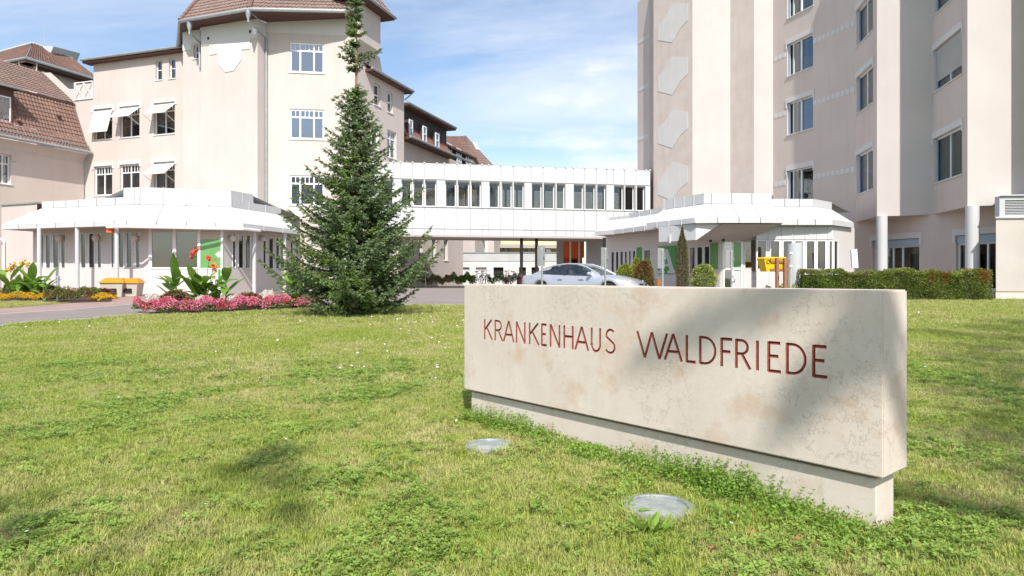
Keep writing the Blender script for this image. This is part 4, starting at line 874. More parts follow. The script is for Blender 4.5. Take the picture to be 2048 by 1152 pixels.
# the sign with the letter A
ga, gb_ = E1.uu(1317.5), E1.uu(1353.5); za, zb__ = EYE+.12, EYE+1.40
sg = MB().wbox(E1, ga, gb_, za, zb__, .03, .06).build('letter_sign', M_GREEN, EP)
def sg_p(a, b): return E1.at(ga+(gb_-ga)*a, za+(zb__-za)*b, .0605)
la = MB(); n3 = E1.n.to_3d()*.006
outl = [(0, 0), (.40, 0), (.40, .10), (.30, .12), (.36, .27), (.62, .27), (.68, .12), (.56, .10), (.56, 0), (1.0, 0), (1.0, .10), (.92, .12), (.58, .95), (.44, .95), (.12, .12), (0, .10)]
outl = [(-.0+a*.98+.01, b*.92+.02) for a, b in outl]
la.prism([sg_p(a, b) for a, b in outl], n3); la.build('letter_a', M_WHITE, sg)
MB().prism([sg_p(.415, .36), sg_p(.585, .36), sg_p(.50, .62)], E1.n.to_3d()*.009).build('letter_counter', M_GREEN, sg)
# door
D0, D1 = E2.uu(1445), E2.uu(1486); zd = EYE+1.5; fd = MB()
for a, b, c, d in ((D0, D0+.08, .4, zd), (D1-.08, D1, .4, zd), ((D0+D1)/2-.03, (D0+D1)/2+.03, .4, zd), (D0, D1, zd-.08, zd), (D0, D1, .40, .52), (D0, D1, EYE+.28, EYE+.36)): fd.wbox(E2, a, b, c, d, .0, .06)
do_ = fd.build('door', M_FRAME, EP)
MB().wbox(E2, D0+.08, (D0+D1)/2-.03, .52, zd-.08, .012, .022).build('pane', G_BLUE, do_); MB().wbox(E2, (D0+D1)/2+.03, D1-.08, EYE+.36, zd-.08, .012, .022).build('pane', M_GREENL, do_); MB().wbox(E2, (D0+D1)/2+.03, D1-.08, .52, EYE+.28, .012, .022).build('door_panel', M_WHITE, do_)
hm = MB(); hm.tube([E2.at(D1-.5, .95, .06), E2.at(D1-.3, .95+.25, .12), E2.at(D1-.5, 1.5, .06)], .02, 6); hm.build('door_handle', M_GALV, do_)
fac2(E3, .4, ZB, [(1513.5, 1533), (1540, 1560), (1565, 1585), (1588.5, 1607), (1611.5, 1630), (1633.5, 1652), (1657, 1665)], EYE+.28, EYE+1.46, [1512.5, 1536, 1562, 1586, 1609, 1632, 1654, 1665.5])
us = [E3.uu(q) for q in (1512.5, 1536, 1562, 1586, 1609, 1632, 1654, 1665.5)]
for a, b in zip(us[:-1], us[1:]): panel('frieze_panel', (E3.at(a, EYE+1.49, .028), E3.at(b, EYE+1.49, .028), E3.at(b, ZB-.06, .028), E3.at(a, ZB-.06, .028)), EP, M_WHITE, .026, .005)
fac2(E4, .4, ZB, [(1667.5, 1676)], EYE+.28, EYE+1.46, [1667, 1678, 1701, 1708.5])
MB().add([(E3.a.x, E3.a.y, .4), (E2.b.x, E2.b.y, .4), (E2.b.x, E2.b.y, ZB), (E3.a.x, E3.a.y, ZB)], [(0,1,2,3)]).build('return_wall', M_WHITE, EP, fix=False)
for px, py in ((1446.5, 479), (1421, 481)): q = P(px, py, 27.2); MB().lathe([(0, .06), (.06, .05), (.07, -.05), (0, -.07)], q, 10).build('dome_camera', M_BLACK, EP, smooth=True)
# ------------------------------------------------------------------ engraved stone sign
def stonemat(name):
    m, nt, b, out = new_mat(name)
    c = nmix(nt, nramp(nt, nnoise(nt, 2.2, 6, 0.6), 0.35, 0.68), (0.625, 0.53, 0.445), (0.69, 0.605, 0.52))
    c = nmix(nt, nramp(nt, nnoise(nt, 26, 5, 0.7), 0.5, 0.72, 0, 0.35), c, (0.52, 0.44, 0.36))
    c = nmix(nt, nramp(nt, nnoise(nt, 3.1, 5, 0.65, None, (4, 2, 1)), 0.55, 0.70, 0, 0.7), c, (0.55, 0.39, 0.27))          # rusty clouds
    c = nmix(nt, nramp(nt, nnoise(nt, 5.0, 5, 0.6, (1, 1, 0.10)), 0.5, 0.75, 0, 0.3), c, (0.50, 0.42, 0.34))                  # run-off streaks
    ridge = nmath(nt, 'ABSOLUTE', nmath(nt, 'SUBTRACT', nnoise(nt, 7.5, 6, 0.72), 0.5)); ln = nramp(nt, ridge, 0.0, 0.013, 1, 0)
    msk = nramp(nt, nnoise(nt, 1.25, 4, 0.6, None, (9.2, 3, 5)), 0.48, 0.58)
    c = nmix(nt, nmath(nt, 'MULTIPLY', ln, nmath(nt, 'MULTIPLY', msk, 0.62)), c, (0.22, 0.19, 0.165))                        # thin dark veins
    pits = nramp(nt, nnoise(nt, 70, 3, 0.7), 0.66, 0.74)
    g = nt.nodes.new('ShaderNodeNewGeometry'); sx = nt.nodes.new('ShaderNodeSeparateXYZ'); nt.links.new(g.outputs['Position'], sx.inputs[0])
    top = nramp(nt, sx.outputs[2], 0.85, 1.23); lich = nmath(nt, 'MULTIPLY', nmath(nt, 'MULTIPLY', pits, nramp(nt, nnoise(nt, 3.5, 5, 0.65), 0.40, 0.6)), nmath(nt, 'ADD', nmath(nt, 'MULTIPLY', top, 0.75), 0.1))
    c = nmix(nt, lich, c, (0.17, 0.155, 0.14))                                                                               # lichen specks, mostly near the top
    nt.links.new(c, b.inputs['Base Color']); b.inputs['Roughness'].default_value = 0.82; b.inputs['Specular IOR Level'].default_value = 0.25
    nbump(nt, b, nnoise(nt, 45, 5, 0.65), 0.12, 0.01); return m
M_STONE = stonemat('limestone')
M_RED = pm('engraving_red', (0.30, 0.075, 0.05), (0.20, 0.045, 0.035), 40, 0.85)
SG = thing('sign_stone', 'long pale limestone sign block on a plinth with red engraved lettering', 'sign', (0.68, 4.5, 0.08))
blk_r, blk_l = pl(1767, 3.2), pl(928, 5.76)
ST = Wall(blk_l, blk_r); TH = 0.30; zs0, zs1 = 0.333, 1.233
def arc(cx, cy, rx, ry, a0, a1, n): return [(cx+rx*math.cos(R(a0+(a1-a0)*i/n)), cy+ry*math.sin(R(a0+(a1-a0)*i/n))) for i in range(n+1)]
GL = {
 'K': [[(.09,0),(.09,1)], [(.93,1),(.10,.47)], [(.34,.60),(1,0)]],
 'R': [[(.09,0),(.09,1)], [(.09,.965)]+arc(.42,.735,.42,.23,90,-90,10)+[(.09,.505)], [(.46,.505),(1,0)]],
 'A': [[(.02,0),(.5,1)], [(.5,1),(.98,0)], [(.2,.34),(.8,.34)]],
 'N': [[(.07,0),(.07,1)], [(.07,1),(.93,0)], [(.93,0),(.93,1)]],
 'E': [[(.12,0),(.12,1)], [(.12,.965),(.95,.965)], [(.12,.53),(.82,.53)], [(.12,.035),(1,.035)]],
 'F': [[(.12,0),(.12,1)], [(.12,.965),(1,.965)], [(.12,.53),(.85,.53)]],
 'H': [[(.08,0),(.08,1)], [(.92,0),(.92,1)], [(.08,.53),(.92,.53)]],
 'U': [[(.1,1),(.1,.33)]+arc(.5,.33,.4,.30,180,360,12)+[(.9,1)]],
 'S': [arc(.52,.745,.38,.225,35,200,10)+arc(.50,.26,.42,.23,75,-90,10)[1:]+arc(.5,.26,.46,.23,-90,-150,5)[1:]],
 'W': [[(.0,1),(.26,0)], [(.26,0),(.5,1)], [(.5,1),(.75,0)], [(.75,0),(1,1)]],
 'L': [[(.12,0),(.12,1)], [(.12,.035),(1,.035)]],
 'D': [[(.09,0),(.09,1)], [(.09,.965),(.3,.965)]+arc(.34,.5,.6,.465,88,-88,14)+[(.3,.035),(.09,.035)]],
 'I': [[(.5,0),(.5,1)]]}
spec = [('K',145,180),('R',190,224),('A',228,273),('N',281,322),('K',336,379),('E',389,413),('N',426,470),('H',484,527),('A',533,591),('U',600,645),('S',661,706),
        ('W',799,926),('A',915,990),('L',1005,1048),('D',1061,1136),('F',1153,1204),('R',1216,1280),('I',1304,1319),('E',1353,1412),('D',1431,1521),('E',1544,1610)]
_, zla = ST.uz(969, 637.5); _, zlb = ST.uz(969, 677.5); _, zlc = ST.uz(1654, 693.5); _, zld = ST.uz(1654, 758)
zlt, zlb = (zla+zlc)/2, (zlb+zld)/2; LHt = zlt-zlb; SWd = LHt*0.122; SDp = SWd*0.62
cut = MB(); ranges = []
def wedge(pl2):
    """V-section groove swept along a polyline of (u,z) points on the stone face"""
    P2 = [Vector(p) for p in pl2]; n = len(P2); L_, R_, B_ = [], [], []
    for i in range(n):
        d0 = (P2[i]-P2[i-1]).normalized() if i else (P2[1]-P2[0]).normalized(); d1 = (P2[i+1]-P2[i]).normalized() if i < n-1 else d0
        t = (d0+d1); t = t.normalized() if t.length > 1e-6 else d0; nn = Vector((-t.y, t.x)); h = SWd/2*(1.18 if i in (0, n-1) else 1.0)/max(.5, nn.dot(Vector((-d0.y, d0.x))))
        p = P2[i]; L_.append(p+nn*h); R_.append(p-nn*h); B_.append(p)
    oo = 0.004; vs_ = []
    for i in range(n): vs_ += [ST.at(L_[i].x, L_[i].y, oo), ST.at(R_[i].x, R_[i].y, oo), ST.at(B_[i].x, B_[i].y, -SDp)]
    fs = []
    for i in range(n-1):
        a = 3*i; b = a+3; fs += [(a, a+1, b+1, b), (a+1, a+2, b+2, b+1), (a+2, a, b, b+2)]
    fs += [(0, 2, 1), (3*n-3, 3*n-2, 3*n-1)]; cut.add(vs_, fs)
for ch, x0, x1 in spec:
    u0, u1 = ST.uu(900+.46875*x0), ST.uu(900+.46875*x1); ranges.append((ch, (u0+u1)/2))
    for st in GL[ch]: wedge([(u0+(u1-u0)*a, zlb+LHt*b) for a, b in st])
bm = bmesh.new(); bmesh.ops.create_cube(bm, size=1.0)
for v in bm.verts:
    q = ST.at((v.co.x+.5)*ST.L, zs0+(v.co.z+.5)*(zs1-zs0), -(v.co.y+.5)*TH); v.co = q
bmesh.ops.recalc_face_normals(bm, faces=bm.faces); bmesh.ops.bevel(bm, geom=bm.edges[:], offset=0.007, segments=2, affect='EDGES')
bme = bpy.data.meshes.new('stone_block'); bm.to_mesh(bme); bm.free()
tmp = bpy.data.objects.new('tmp_block', bme); COL.objects.link(tmp); bme.materials.append(M_STONE); bme.materials.append(M_RED)
cme = bpy.data.meshes.new('cutter'); cme.from_pydata(cut.v, [], cut.f); cbm = bmesh.new(); cbm.from_mesh(cme); bmesh.ops.recalc_face_normals(cbm, faces=cbm.faces); cbm.to_mesh(cme); cbm.free()
cme.materials.append(M_STONE); cme.materials.append(M_RED); cme.polygons.foreach_set('material_index', [1]*len(cme.polygons))
cob = bpy.data.objects.new('tmp_cut', cme); COL.objects.link(cob)
md = tmp.modifiers.new('b', 'BOOLEAN'); md.operation = 'DIFFERENCE'; md.solver = 'EXACT'; md.use_self = True; md.object = cob
bpy.context.view_layer.update(); ev_ = tmp.evaluated_get(bpy.context.evaluated_depsgraph_get()); rme = bpy.data.meshes.new_from_object(ev_)
bpy.data.objects.remove(tmp); bpy.data.objects.remove(cob)
vco = [v.co.copy() for v in rme.vertices]; stonef = []; letf = [[] for _ in ranges]
for p in rme.polygons:
    if p.material_index == 1:
        c = p.center; u = (Vector((c.x, c.y))-ST.a).dot(ST.u); best = min(range(len(ranges)), key=lambda i: abs(ranges[i][1]-u)); letf[best].append(tuple(p.vertices))
    else: stonef.append(tuple(p.vertices))
def sub_mesh(name, faces, m, parent):
    ids = sorted({i for f in faces for i in f}); mp_ = {a: b for b, a in enumerate(ids)}; me = bpy.data.meshes.new(name)
    me.from_pydata([tuple(vco[i]) for i in ids], [], [tuple(mp_[i] for i in f) for f in faces]); return link(name, me, m, parent)
blk = sub_mesh('stone_block', stonef, M_STONE, SG)
for (ch, _), fs in zip(ranges, letf):
    if fs: tag(sub_mesh('letter', fs, M_RED, blk), 'engraved red letter '+ch)
bs = MB(); ov, oe_ = 0.042, 0.048
MB().wbox(ST, .12, ST.L-.12, zs0-.022, zs0-.0005, -TH+.1, -.1).build('shadow_joint', M_STONE, SG); bs.wbox(ST, oe_, ST.L-oe_, -0.15, zs0-0.022, -TH+ov, -ov); bm = bmesh.new(); me = bpy.data.meshes.new('plinth'); me.from_pydata(bs.v, [], bs.f); bm.from_mesh(me); bmesh.ops.recalc_face_normals(bm, faces=bm.faces); bmesh.ops.bevel(bm, geom=bm.edges[:], offset=0.005, segments=1, affect='EDGES'); bm.to_mesh(me); bm.free(); link('plinth', me, M_STONE, SG)
# in-ground floodlights
M_LENS = pm('frosted_lens', (0.36, 0.38, 0.38), (0.22, 0.25, 0.24), 9, 0.22, spec=0.6)
LIGHTS = [(gp(979, 897), .18), (gp(1316, 1021), .19)]
for i, (p, r) in enumerate(LIGHTS):
    g = ngz(p)+.01
    t = thing('ground_light', ('round in-ground floodlight in the grass at the left end of the stone sign', 'round in-ground floodlight in the grass in front of the middle of the stone sign')[i], 'light', (p.x, p.y, g), 'in-ground floodlights before the sign')
    MB().lathe([(r*.82, -.05), (r*.82, .016), (r*.86, .022), (r, .02), (r*1.02, .0), (r*1.02, -.05)], (p.x, p.y, g), 28).build('ring', M_GALV, t, smooth=True)
    MB().lathe([(0.0, .020), (r*.5, .018), (r*.82, .008)], (p.x, p.y, g), 28).build('lens', M_LENS, t, smooth=True)
from mathutils import noise as mnoise
# ------------------------------------------------------------------ foliage helpers
def frame_from(d):
    d = d/np.linalg.norm(d, axis=1, keepdims=True); ref = np.where(np.abs(d[:, 2:3]) < .9, np.array([[0, 0, 1.]]), np.array([[1., 0, 0]]))
    a = np.cross(ref, d); a /= np.linalg.norm(a, axis=1, keepdims=True); return d, a, np.cross(d, a)
def leaf_quads(pos, dirv, L, Wd, tilt=0.0, fold=0.15):
    """one bent quad pair per leaf: pos base, dirv growth direction; returns V, faces(4)"""
    n = len(pos); d, a, b = frame_from(dirv); ang = rng.uniform(0, 2*np.pi, n)[:, None]; s = a*np.cos(ang)+b*np.sin(ang); nn = np.cross(d, s)
    L = np.broadcast_to(L, n)[:, None]; Wd = np.broadcast_to(Wd, n)[:, None]
    V = np.stack([pos, pos+d*L*.5+s*Wd*.5+nn*L*fold*.5, pos+d*L+nn*L*-fold, pos+d*L*.5-s*Wd*.5+nn*L*fold*.5], 1).reshape(-1, 3)
    return V, np.arange(4*n).reshape(n, 4)
def rdirs(n):
    v = rng.normal(size=(n, 3)); return v/np.linalg.norm(v, axis=1, keepdims=True)
def scatter(name, pts, rotz, tilt, scl, pick, meshes, kind='stuff'):
    me = bpy.data.meshes.new(name); n = len(pts); me.vertices.add(n); me.vertices.foreach_set('co', np.ascontiguousarray(pts, dtype=np.float32).ravel())
    rot = np.zeros((n, 3), np.float32); rot[:, 0] = tilt[:, 0]; rot[:, 1] = tilt[:, 1]; rot[:, 2] = rotz
    a = me.attributes.new('rot', 'FLOAT_VECTOR', 'POINT'); a.data.foreach_set('vector', rot.ravel())
    a = me.attributes.new('scl', 'FLOAT', 'POINT'); a.data.foreach_set('value', np.ascontiguousarray(scl, dtype=np.float32))
    a = me.attributes.new('pick', 'INT', 'POINT'); a.data.foreach_set('value', np.ascontiguousarray(pick, dtype=np.int32))
    ng = bpy.data.node_groups.new(name+'_nodes', 'GeometryNodeTree'); ng.interface.new_socket('Geometry', in_out='INPUT', socket_type='NodeSocketGeometry'); ng.interface.new_socket('Geometry', in_out='OUTPUT', socket_type='NodeSocketGeometry')
    N = ng.nodes; gi = N.new('NodeGroupInput'); go_ = N.new('NodeGroupOutput'); iop = N.new('GeometryNodeInstanceOnPoints'); g2i = N.new('GeometryNodeGeometryToInstance')
    for m_ in meshes[::-1]:                         # joined last-first
        ob = bpy.data.objects.new(name+'_piece', m_); oi = N.new('GeometryNodeObjectInfo'); oi.inputs['Object'].default_value = ob; oi.inputs['As Instance'].default_value = False
        ng.links.new(oi.outputs['Geometry'], g2i.inputs[0])
    def at(nm, t):
        q = N.new('GeometryNodeInputNamedAttribute'); q.data_type = t; q.inputs[0].default_value = nm; return q.outputs[0]
    ng.links.new(gi.outputs[0], iop.inputs['Points']); ng.links.new(g2i.outputs[0], iop.inputs['Instance']); iop.inputs['Pick Instance'].default_value = True
    ng.links.new(at('pick', 'INT'), iop.inputs['Instance Index']); e2r = N.new('FunctionNodeEulerToRotation'); ng.links.new(at('rot', 'FLOAT_VECTOR'), e2r.inputs[0]); ng.links.new(e2r.outputs[0], iop.inputs['Rotation'])
    ng.links.new(at('scl', 'FLOAT'), iop.inputs['Scale']); ng.links.new(iop.outputs[0], go_.inputs[0])
    o = bpy.data.objects.new(name, me); COL.objects.link(o); md = o.modifiers.new('scatter', 'NODES'); md.node_group = ng; o['kind'] = kind; return o
def rawmesh(name, V, Fc, m, tint):
    me = bpy.data.meshes.new(name); me.from_pydata([tuple(v) for v in V], [], [tuple(f) for f in Fc]); a = me.attributes.new('tint', 'FLOAT', 'POINT'); a.data.foreach_set('value', np.asarray(tint, np.float32)); me.materials.append(m); return me

# ------------------------------------------------------------------ grass
def grassmat(name, green, lush, dry, trans=.35):
    m, nt, b, out = new_mat(name)
    at = nt.nodes.new('ShaderNodeAttribute'); at.attribute_name = 'tint'
    c = nmix(nt, at.outputs['Fac'], green, lush)
    big = nramp(nt, nnoise(nt, .42, 4, .6, None, (2.3, 8.1, 0)), .34, .58); dryf = nmath(nt, 'MULTIPLY', big, nramp(nt, nnoise(nt, 2.6, 4, .65), .38, .62))
    dryf = nmath(nt, 'MINIMUM', nmath(nt, 'ADD', nmath(nt, 'MULTIPLY', dryf, .78), nramp(nt, at.outputs['Fac'], .90, 1.0, 0, .6)), 1.0)
    c = nmix(nt, dryf, c, dry)
    nt.links.new(c, b.inputs['Base Color']); b.inputs['Roughness'].default_value = .55; b.inputs['Specular IOR Level'].default_value = .25
    tr = nt.nodes.new('ShaderNodeBsdfTranslucent'); nt.links.new(c, tr.inputs[0]); mx = nt.nodes.new('ShaderNodeMixShader'); mx.inputs[0].default_value = trans
    nt.links.new(b.outputs[0], mx.inputs[1]); nt.links.new(tr.outputs[0], mx.inputs[2]); nt.links.new(mx.outputs[0], out.inputs[0]); return m
M_GRASS = grassmat('grass_blades', (0.275, 0.36, 0.050), (0.47, 0.52, 0.115), (0.64, 0.56, 0.28))
M_CLOV = leafmat('clover_leaf', (0.19, 0.31, 0.045), (0.33, 0.45, 0.09), None, .35)
M_WEED = leafmat('weed_leaf', (0.19, 0.33, 0.045), (0.33, 0.48, 0.09), None, .4)
def grass_clump(seed, n=26, rad=.035, h=(.018, .05), w=.0032):
    r_ = random.Random(seed); V, Fc, T = [], [], []
    for i in range(n):
        a = r_.uniform(0, 2*math.pi); q = rad*math.sqrt(r_.random()); x, y = q*math.cos(a), q*math.sin(a); hh = r_.uniform(*h); ln = r_.uniform(.2, 1.0)*hh; la = r_.uniform(0, 2*math.pi); ww = w*r_.uniform(.7, 1.3)
        dx, dy = math.cos(la), math.sin(la); sx, sy = -dy*ww/2, dx*ww/2; o = len(V)
        V += [(x-sx, y-sy, -.004), (x+sx, y+sy, -.004), (x+dx*ln*.35+sx*.8, y+dy*ln*.35+sy*.8, hh*.62), (x+dx*ln*.35-sx*.8, y+dy*ln*.35-sy*.8, hh*.62), (x+dx*ln, y+dy*ln, hh)]
        Fc += [(o, o+1, o+2, o+3), (o+3, o+2, o+4)]; T += [r_.random()]*5
    return rawmesh('grass_clump', V, Fc, M_GRASS, T)
def clover_clump(seed, n=8, rad=.045, m=None, size=.011, hh=(.015, .04)):
    r_ = random.Random(seed); V, Fc, T = [], [], []
    for i in range(n):
        a = r_.uniform(0, 6.28); q = rad*math.sqrt(r_.random()); x, y, z = q*math.cos(a), q*math.sin(a), r_.uniform(*hh); t = r_.random(); ph = r_.uniform(0, 6.28); tx, ty = r_.uniform(-.35, .35), r_.uniform(-.35, .35)
        for k in range(3):
            aa = ph+k*2.094; s = size*r_.uniform(.8, 1.25); o = len(V)
            for (rr, da) in ((.05, 0), (.75, .62), (1.1, .28), (1.02, 0), (1.1, -.28), (.75, -.62)):
                lx, ly = s*rr*math.cos(aa+da), s*rr*math.sin(aa+da); V.append((x+lx, y+ly, z+lx*tx+ly*ty+.002*rr))
            Fc.append(tuple(range(o, o+6))); T += [t]*6
    return rawmesh('clover_clump', V, Fc, m or M_CLOV, T)
def inpoly(x, y, poly):
    ins = np.zeros(len(x), bool); n = len(poly)
    for i in range(n):
        x0, y0 = poly[i][0], poly[i][1]; x1, y1 = poly[(i+1) % n][0], poly[(i+1) % n][1]
        with np.errstate(divide='ignore', invalid='ignore'): ins ^= ((y0 > y) != (y1 > y)) & (x < (x1-x0)*(y-y0)/(y1-y0+1e-12)+x0)
    return ins
LAWN_POLY = [tuple(p) for p in LAWN_EDGE]+[(24, 1.0), (-13.2, 1.0)]
STRIP_POLY = [tuple(p) for p in STRIP_EDGE]+[(-40, 28.5), (-40, 9)]
BED_POLY = [gp(262, 629), gp(330, 630), gp(420, 627.5), gp(520, 622), gp(640, 617), (-5.1, 20.4), (-9.2, 20.3)]
BED2_POLY = [gp(-40, 605), gp(60, 603), gp(130, 607), gp(222, 604), gp(226, 597), (-15.8, 26.6), (-24, 28)]
def stonemask(x, y, grow=0.0):
    px_, py_ = x-ST.a.x, y-ST.a.y; u = px_*ST.u.x+py_*ST.u.y; o = px_*ST.n.x+py_*ST.n.y
    return (u > oe_-grow) & (u < ST.L-oe_+grow) & (o < -ov+grow) & (o > -TH+ov-grow)
def lawn_points(n, d0, d1, margin=.18, lightgap=.98):
    d = np.sqrt(rng.uniform(d0*d0, d1*d1, n)); k = rng.uniform(-1.15, 1.2, n); x = k*d; y = d
    ok = inpoly(x, y, LAWN_POLY) | inpoly(x, y, STRIP_POLY); ok &= ~stonemask(x, y, .05) & ~inpoly(x, y, [tuple(p) for p in BED_POLY]) & ~inpoly(x, y, [tuple(p) for p in BED2_POLY])
    for p, r in LIGHTS: ok &= ((x-p.x)**2+(y-p.y)**2) > (r*lightgap)**2
    x, y = x[ok], y[ok]; return np.stack([x, y, .018*np.clip(y, 0, 31)], 1)
P1, P2_, P3 = lawn_points(76000, 1.8, 7.2), lawn_points(64000, 7.0, 14.5), lawn_points(56000, 14, 27)
pts_ = np.concatenate([P1, P2_, P3]); n1, n2, n3_ = len(P1), len(P2_), len(P3)
scl_ = np.concatenate([rng.uniform(.75, 1.25, n1), rng.uniform(1.2, 1.8, n2), rng.uniform(1.8, 2.6, n3_)]); NC = 6
gm = [grass_clump(i, 26 if i < 4 else 18, .035, (.012, .034) if i < 4 else (.025, .052)) for i in range(NC)]
tl_ = rng.normal(0, .12, (len(pts_), 2))
go2 = scatter('grass', pts_, rng.uniform(0, 6.28, len(pts_)), tl_, scl_*np.where(np.arange(len(pts_)) < n1, 1, .85), rng.choice(NC, len(pts_), p=[.22, .22, .22, .22, .06, .06]), gm)
edge_ = []
for p, r in LIGHTS:
    for _ in range(60): a_ = rng.uniform(0, 6.28); q_ = r*rng.uniform(1.0, 1.25); edge_.append((p.x+q_*math.cos(a_), p.y+q_*math.sin(a_), ngz(p)))
for t_ in np.linspace(.03, .985, 150): q_ = ST.at(ST.L*t_, 0, -ov+.012+abs(rng.normal(0, .03))); edge_.append((q_.x, q_.y, ground(q_.x, q_.y)))
edge_ = np.array(edge_); scatter('edge_grass', edge_, rng.uniform(0, 6.28, len(edge_)), rng.normal(0, .25, (len(edge_), 2)), rng.uniform(.9, 1.7, len(edge_)), rng.integers(4, 6, len(edge_)), gm)
# clover and low weeds between the blades, in drifts
def drift(pts, sc, thr, seed):
    v = np.array([mnoise.fractal(Vector((p[0]*sc+seed*7.3, p[1]*sc, seed)), 1.0, 2.0, 3) for p in pts]); return v+rng.normal(0, .08, len(pts)) > thr
C1 = lawn_points(36000, 1.9, 9); C1 = C1[drift(C1, 1.1, .24, 4) | (rng.random(len(C1)) < .10)]
cm_ = [clover_clump(i) for i in range(4)]
scatter('clover', C1, rng.uniform(0, 6.28, len(C1)), rng.normal(0, .1, (len(C1), 2)), rng.uniform(.8, 1.5, len(C1)), rng.integers(0, 4, len(C1)), cm_)
# daisies
M_PETAL = pm('petal_white', (0.82, 0.82, 0.80), None, rough=.7); M_DYEL = pm('petal_yellow', (0.80, 0.55, 0.02), None, rough=.7); M_STRAW = pm('dry_leaf', (0.32, 0.13, 0.06), (0.42, 0.20, 0.09), 30, .8)
def daisy(m, r_=.011, n=10):
    V = [(0, 0, .004)]; Fc = []
    for i in range(n*2): a = math.pi*i/n; q = r_*(1 if i % 2 else .72); V.append((q*math.cos(a), q*math.sin(a), .002))
    Fc = [(0, 1+i, 1+(i+1) % (2*n)) for i in range(2*n)]; return rawmesh('daisy', V, Fc, m, [1]*len(V))
D1_ = lawn_points(90, 3, 8); D2_ = lawn_points(1500, 8, 24); D2_ = D2_[drift(D2_, .22, .05, 9)]; D_ = np.concatenate([D1_[:60], D2_]); D_[:, 2] += rng.uniform(.04, .065, len(D_))
scatter('daisies', D_, rng.uniform(0, 6, len(D_)), rng.normal(0, .35, (len(D_), 2)), np.concatenate([rng.uniform(.75, 1.1, min(60, len(D1_))), rng.uniform(1.1, 2.0, len(D2_))]), (rng.random(len(D_)) < .02).astype(int), [daisy(M_PETAL), daisy(M_DYEL)])

# weeds along the foot of the stone and round the lights
WV, WF, WT = [], [], []
def add_leaves(store, V, Fc, t):
    o = sum(len(a) for a in store[0]); store[0].append(V); store[1].append(Fc+o); store[2].append(np.repeat(t, 4))
class Leaves:
    def __init__(s): s.V, s.F, s.T, s.n = [], [], [], 0
    def add(s, V, Fc, t): s.V.append(V); s.F.append(Fc+s.n); s.T.append(np.repeat(t, 4)); s.n += len(V)
    def build(s, name, m, parent=None): return npmesh(name, np.concatenate(s.V), np.concatenate(s.F), m, parent, np.concatenate(s.T))
wd = Leaves(); wst = MB()
def bedstraw(x, y, h, n=7):                         # goosegrass: whorls of narrow leaves up a thin stem
    g = ground(x, y); lean = rng.normal(0, .25, 2)*h; zz = np.linspace(.15, 1, n); c = np.stack([x+lean[0]*zz**2, y+lean[1]*zz**2, g+h*zz], 1)
    wst.tube([(x, y, g), tuple(c[n//2]), tuple(c[-1])], .0012, 3, .0008)
    for i in range(n):
        k = 7; a = np.linspace(0, 2*np.pi, k, endpoint=False)+rng.uniform(0, 1); d = np.stack([np.cos(a), np.sin(a), np.full(k, .45)], 1); sz = .024*(1.15-.55*zz[i])
        V, Fc = leaf_quads(np.repeat(c[i:i+1], k, 0), d, sz*rng.uniform(.8, 1.2, k), .0055); wd.add(V, Fc, rng.uniform(.3, 1, k))
def creeper(x, y, n, rad, h, L=.024, Wd=.017):      # mass of small leaves
    a = rng.uniform(0, 2*np.pi, n); q = rad*np.sqrt(rng.random(n)); X, Y = x+q*np.cos(a), y+q*np.sin(a); ok = ~stonemask(X, Y); X, Y = X[ok], Y[ok]; m_ = len(X); Z = .018*np.clip(Y, 0, 31)+h*rng.random(m_)**.7*(1-.6*(q[ok]/rad)**2)
    d = rdirs(m_); d[:, 2] = np.abs(d[:, 2])*.8+.15; V, Fc = leaf_quads(np.stack([X, Y, Z], 1), d, L*rng.uniform(.6, 1.3, m_), Wd*rng.uniform(.6, 1.3, m_)); wd.add(V, Fc, rng.random(m_)**1.3)
for t in np.linspace(.06, .985, 40):
    p = ST.at(ST.L*t, 0, -ov+.03+rng.uniform(0, .10)); lush = (.55+.45*math.sin(t*9+1.0))*(1 if t < .8 else .45)
    if .16 < t < .98: creeper(p.x, p.y, int(200*lush)+40, .12+.06*lush, .07+.115*lush, .021, .012)
    for _ in range(int(14*max(0, lush-.2))): bedstraw(p.x+rng.normal(0, .06), p.y-abs(rng.normal(0, .06)), rng.uniform(.06, .17), 6)
for px, py, h in ((1510, 985, .16), (1548, 975, .19), (1590, 1005, .15), (1712, 1052, .13), (1075, 880, .13), (1400, 940, .14), (1690, 1060, .08), (1550, 1000, .12), (1180, 905, .10)):
    p = gp(px, py+25); bedstraw(p.x, p.y, h, 8)
for px, py, n, r_, h in ((1350, 905, 520, .17, .11), (1180, 915, 420, .16, .09), (1430, 985, 520, .17, .10), (1450, 1040, 300, .15, .06), (1560, 1030, 320, .16, .05), (1700, 1080, 380, .18, .05), (1830, 1090, 420, .22, .045), (1900, 1060, 300, .2, .05), (1255, 960, 200, .14, .04), (1080, 875, 240, .10, .07)):
    p = gp(px, py); creeper(p.x, p.y, n, r_, h)
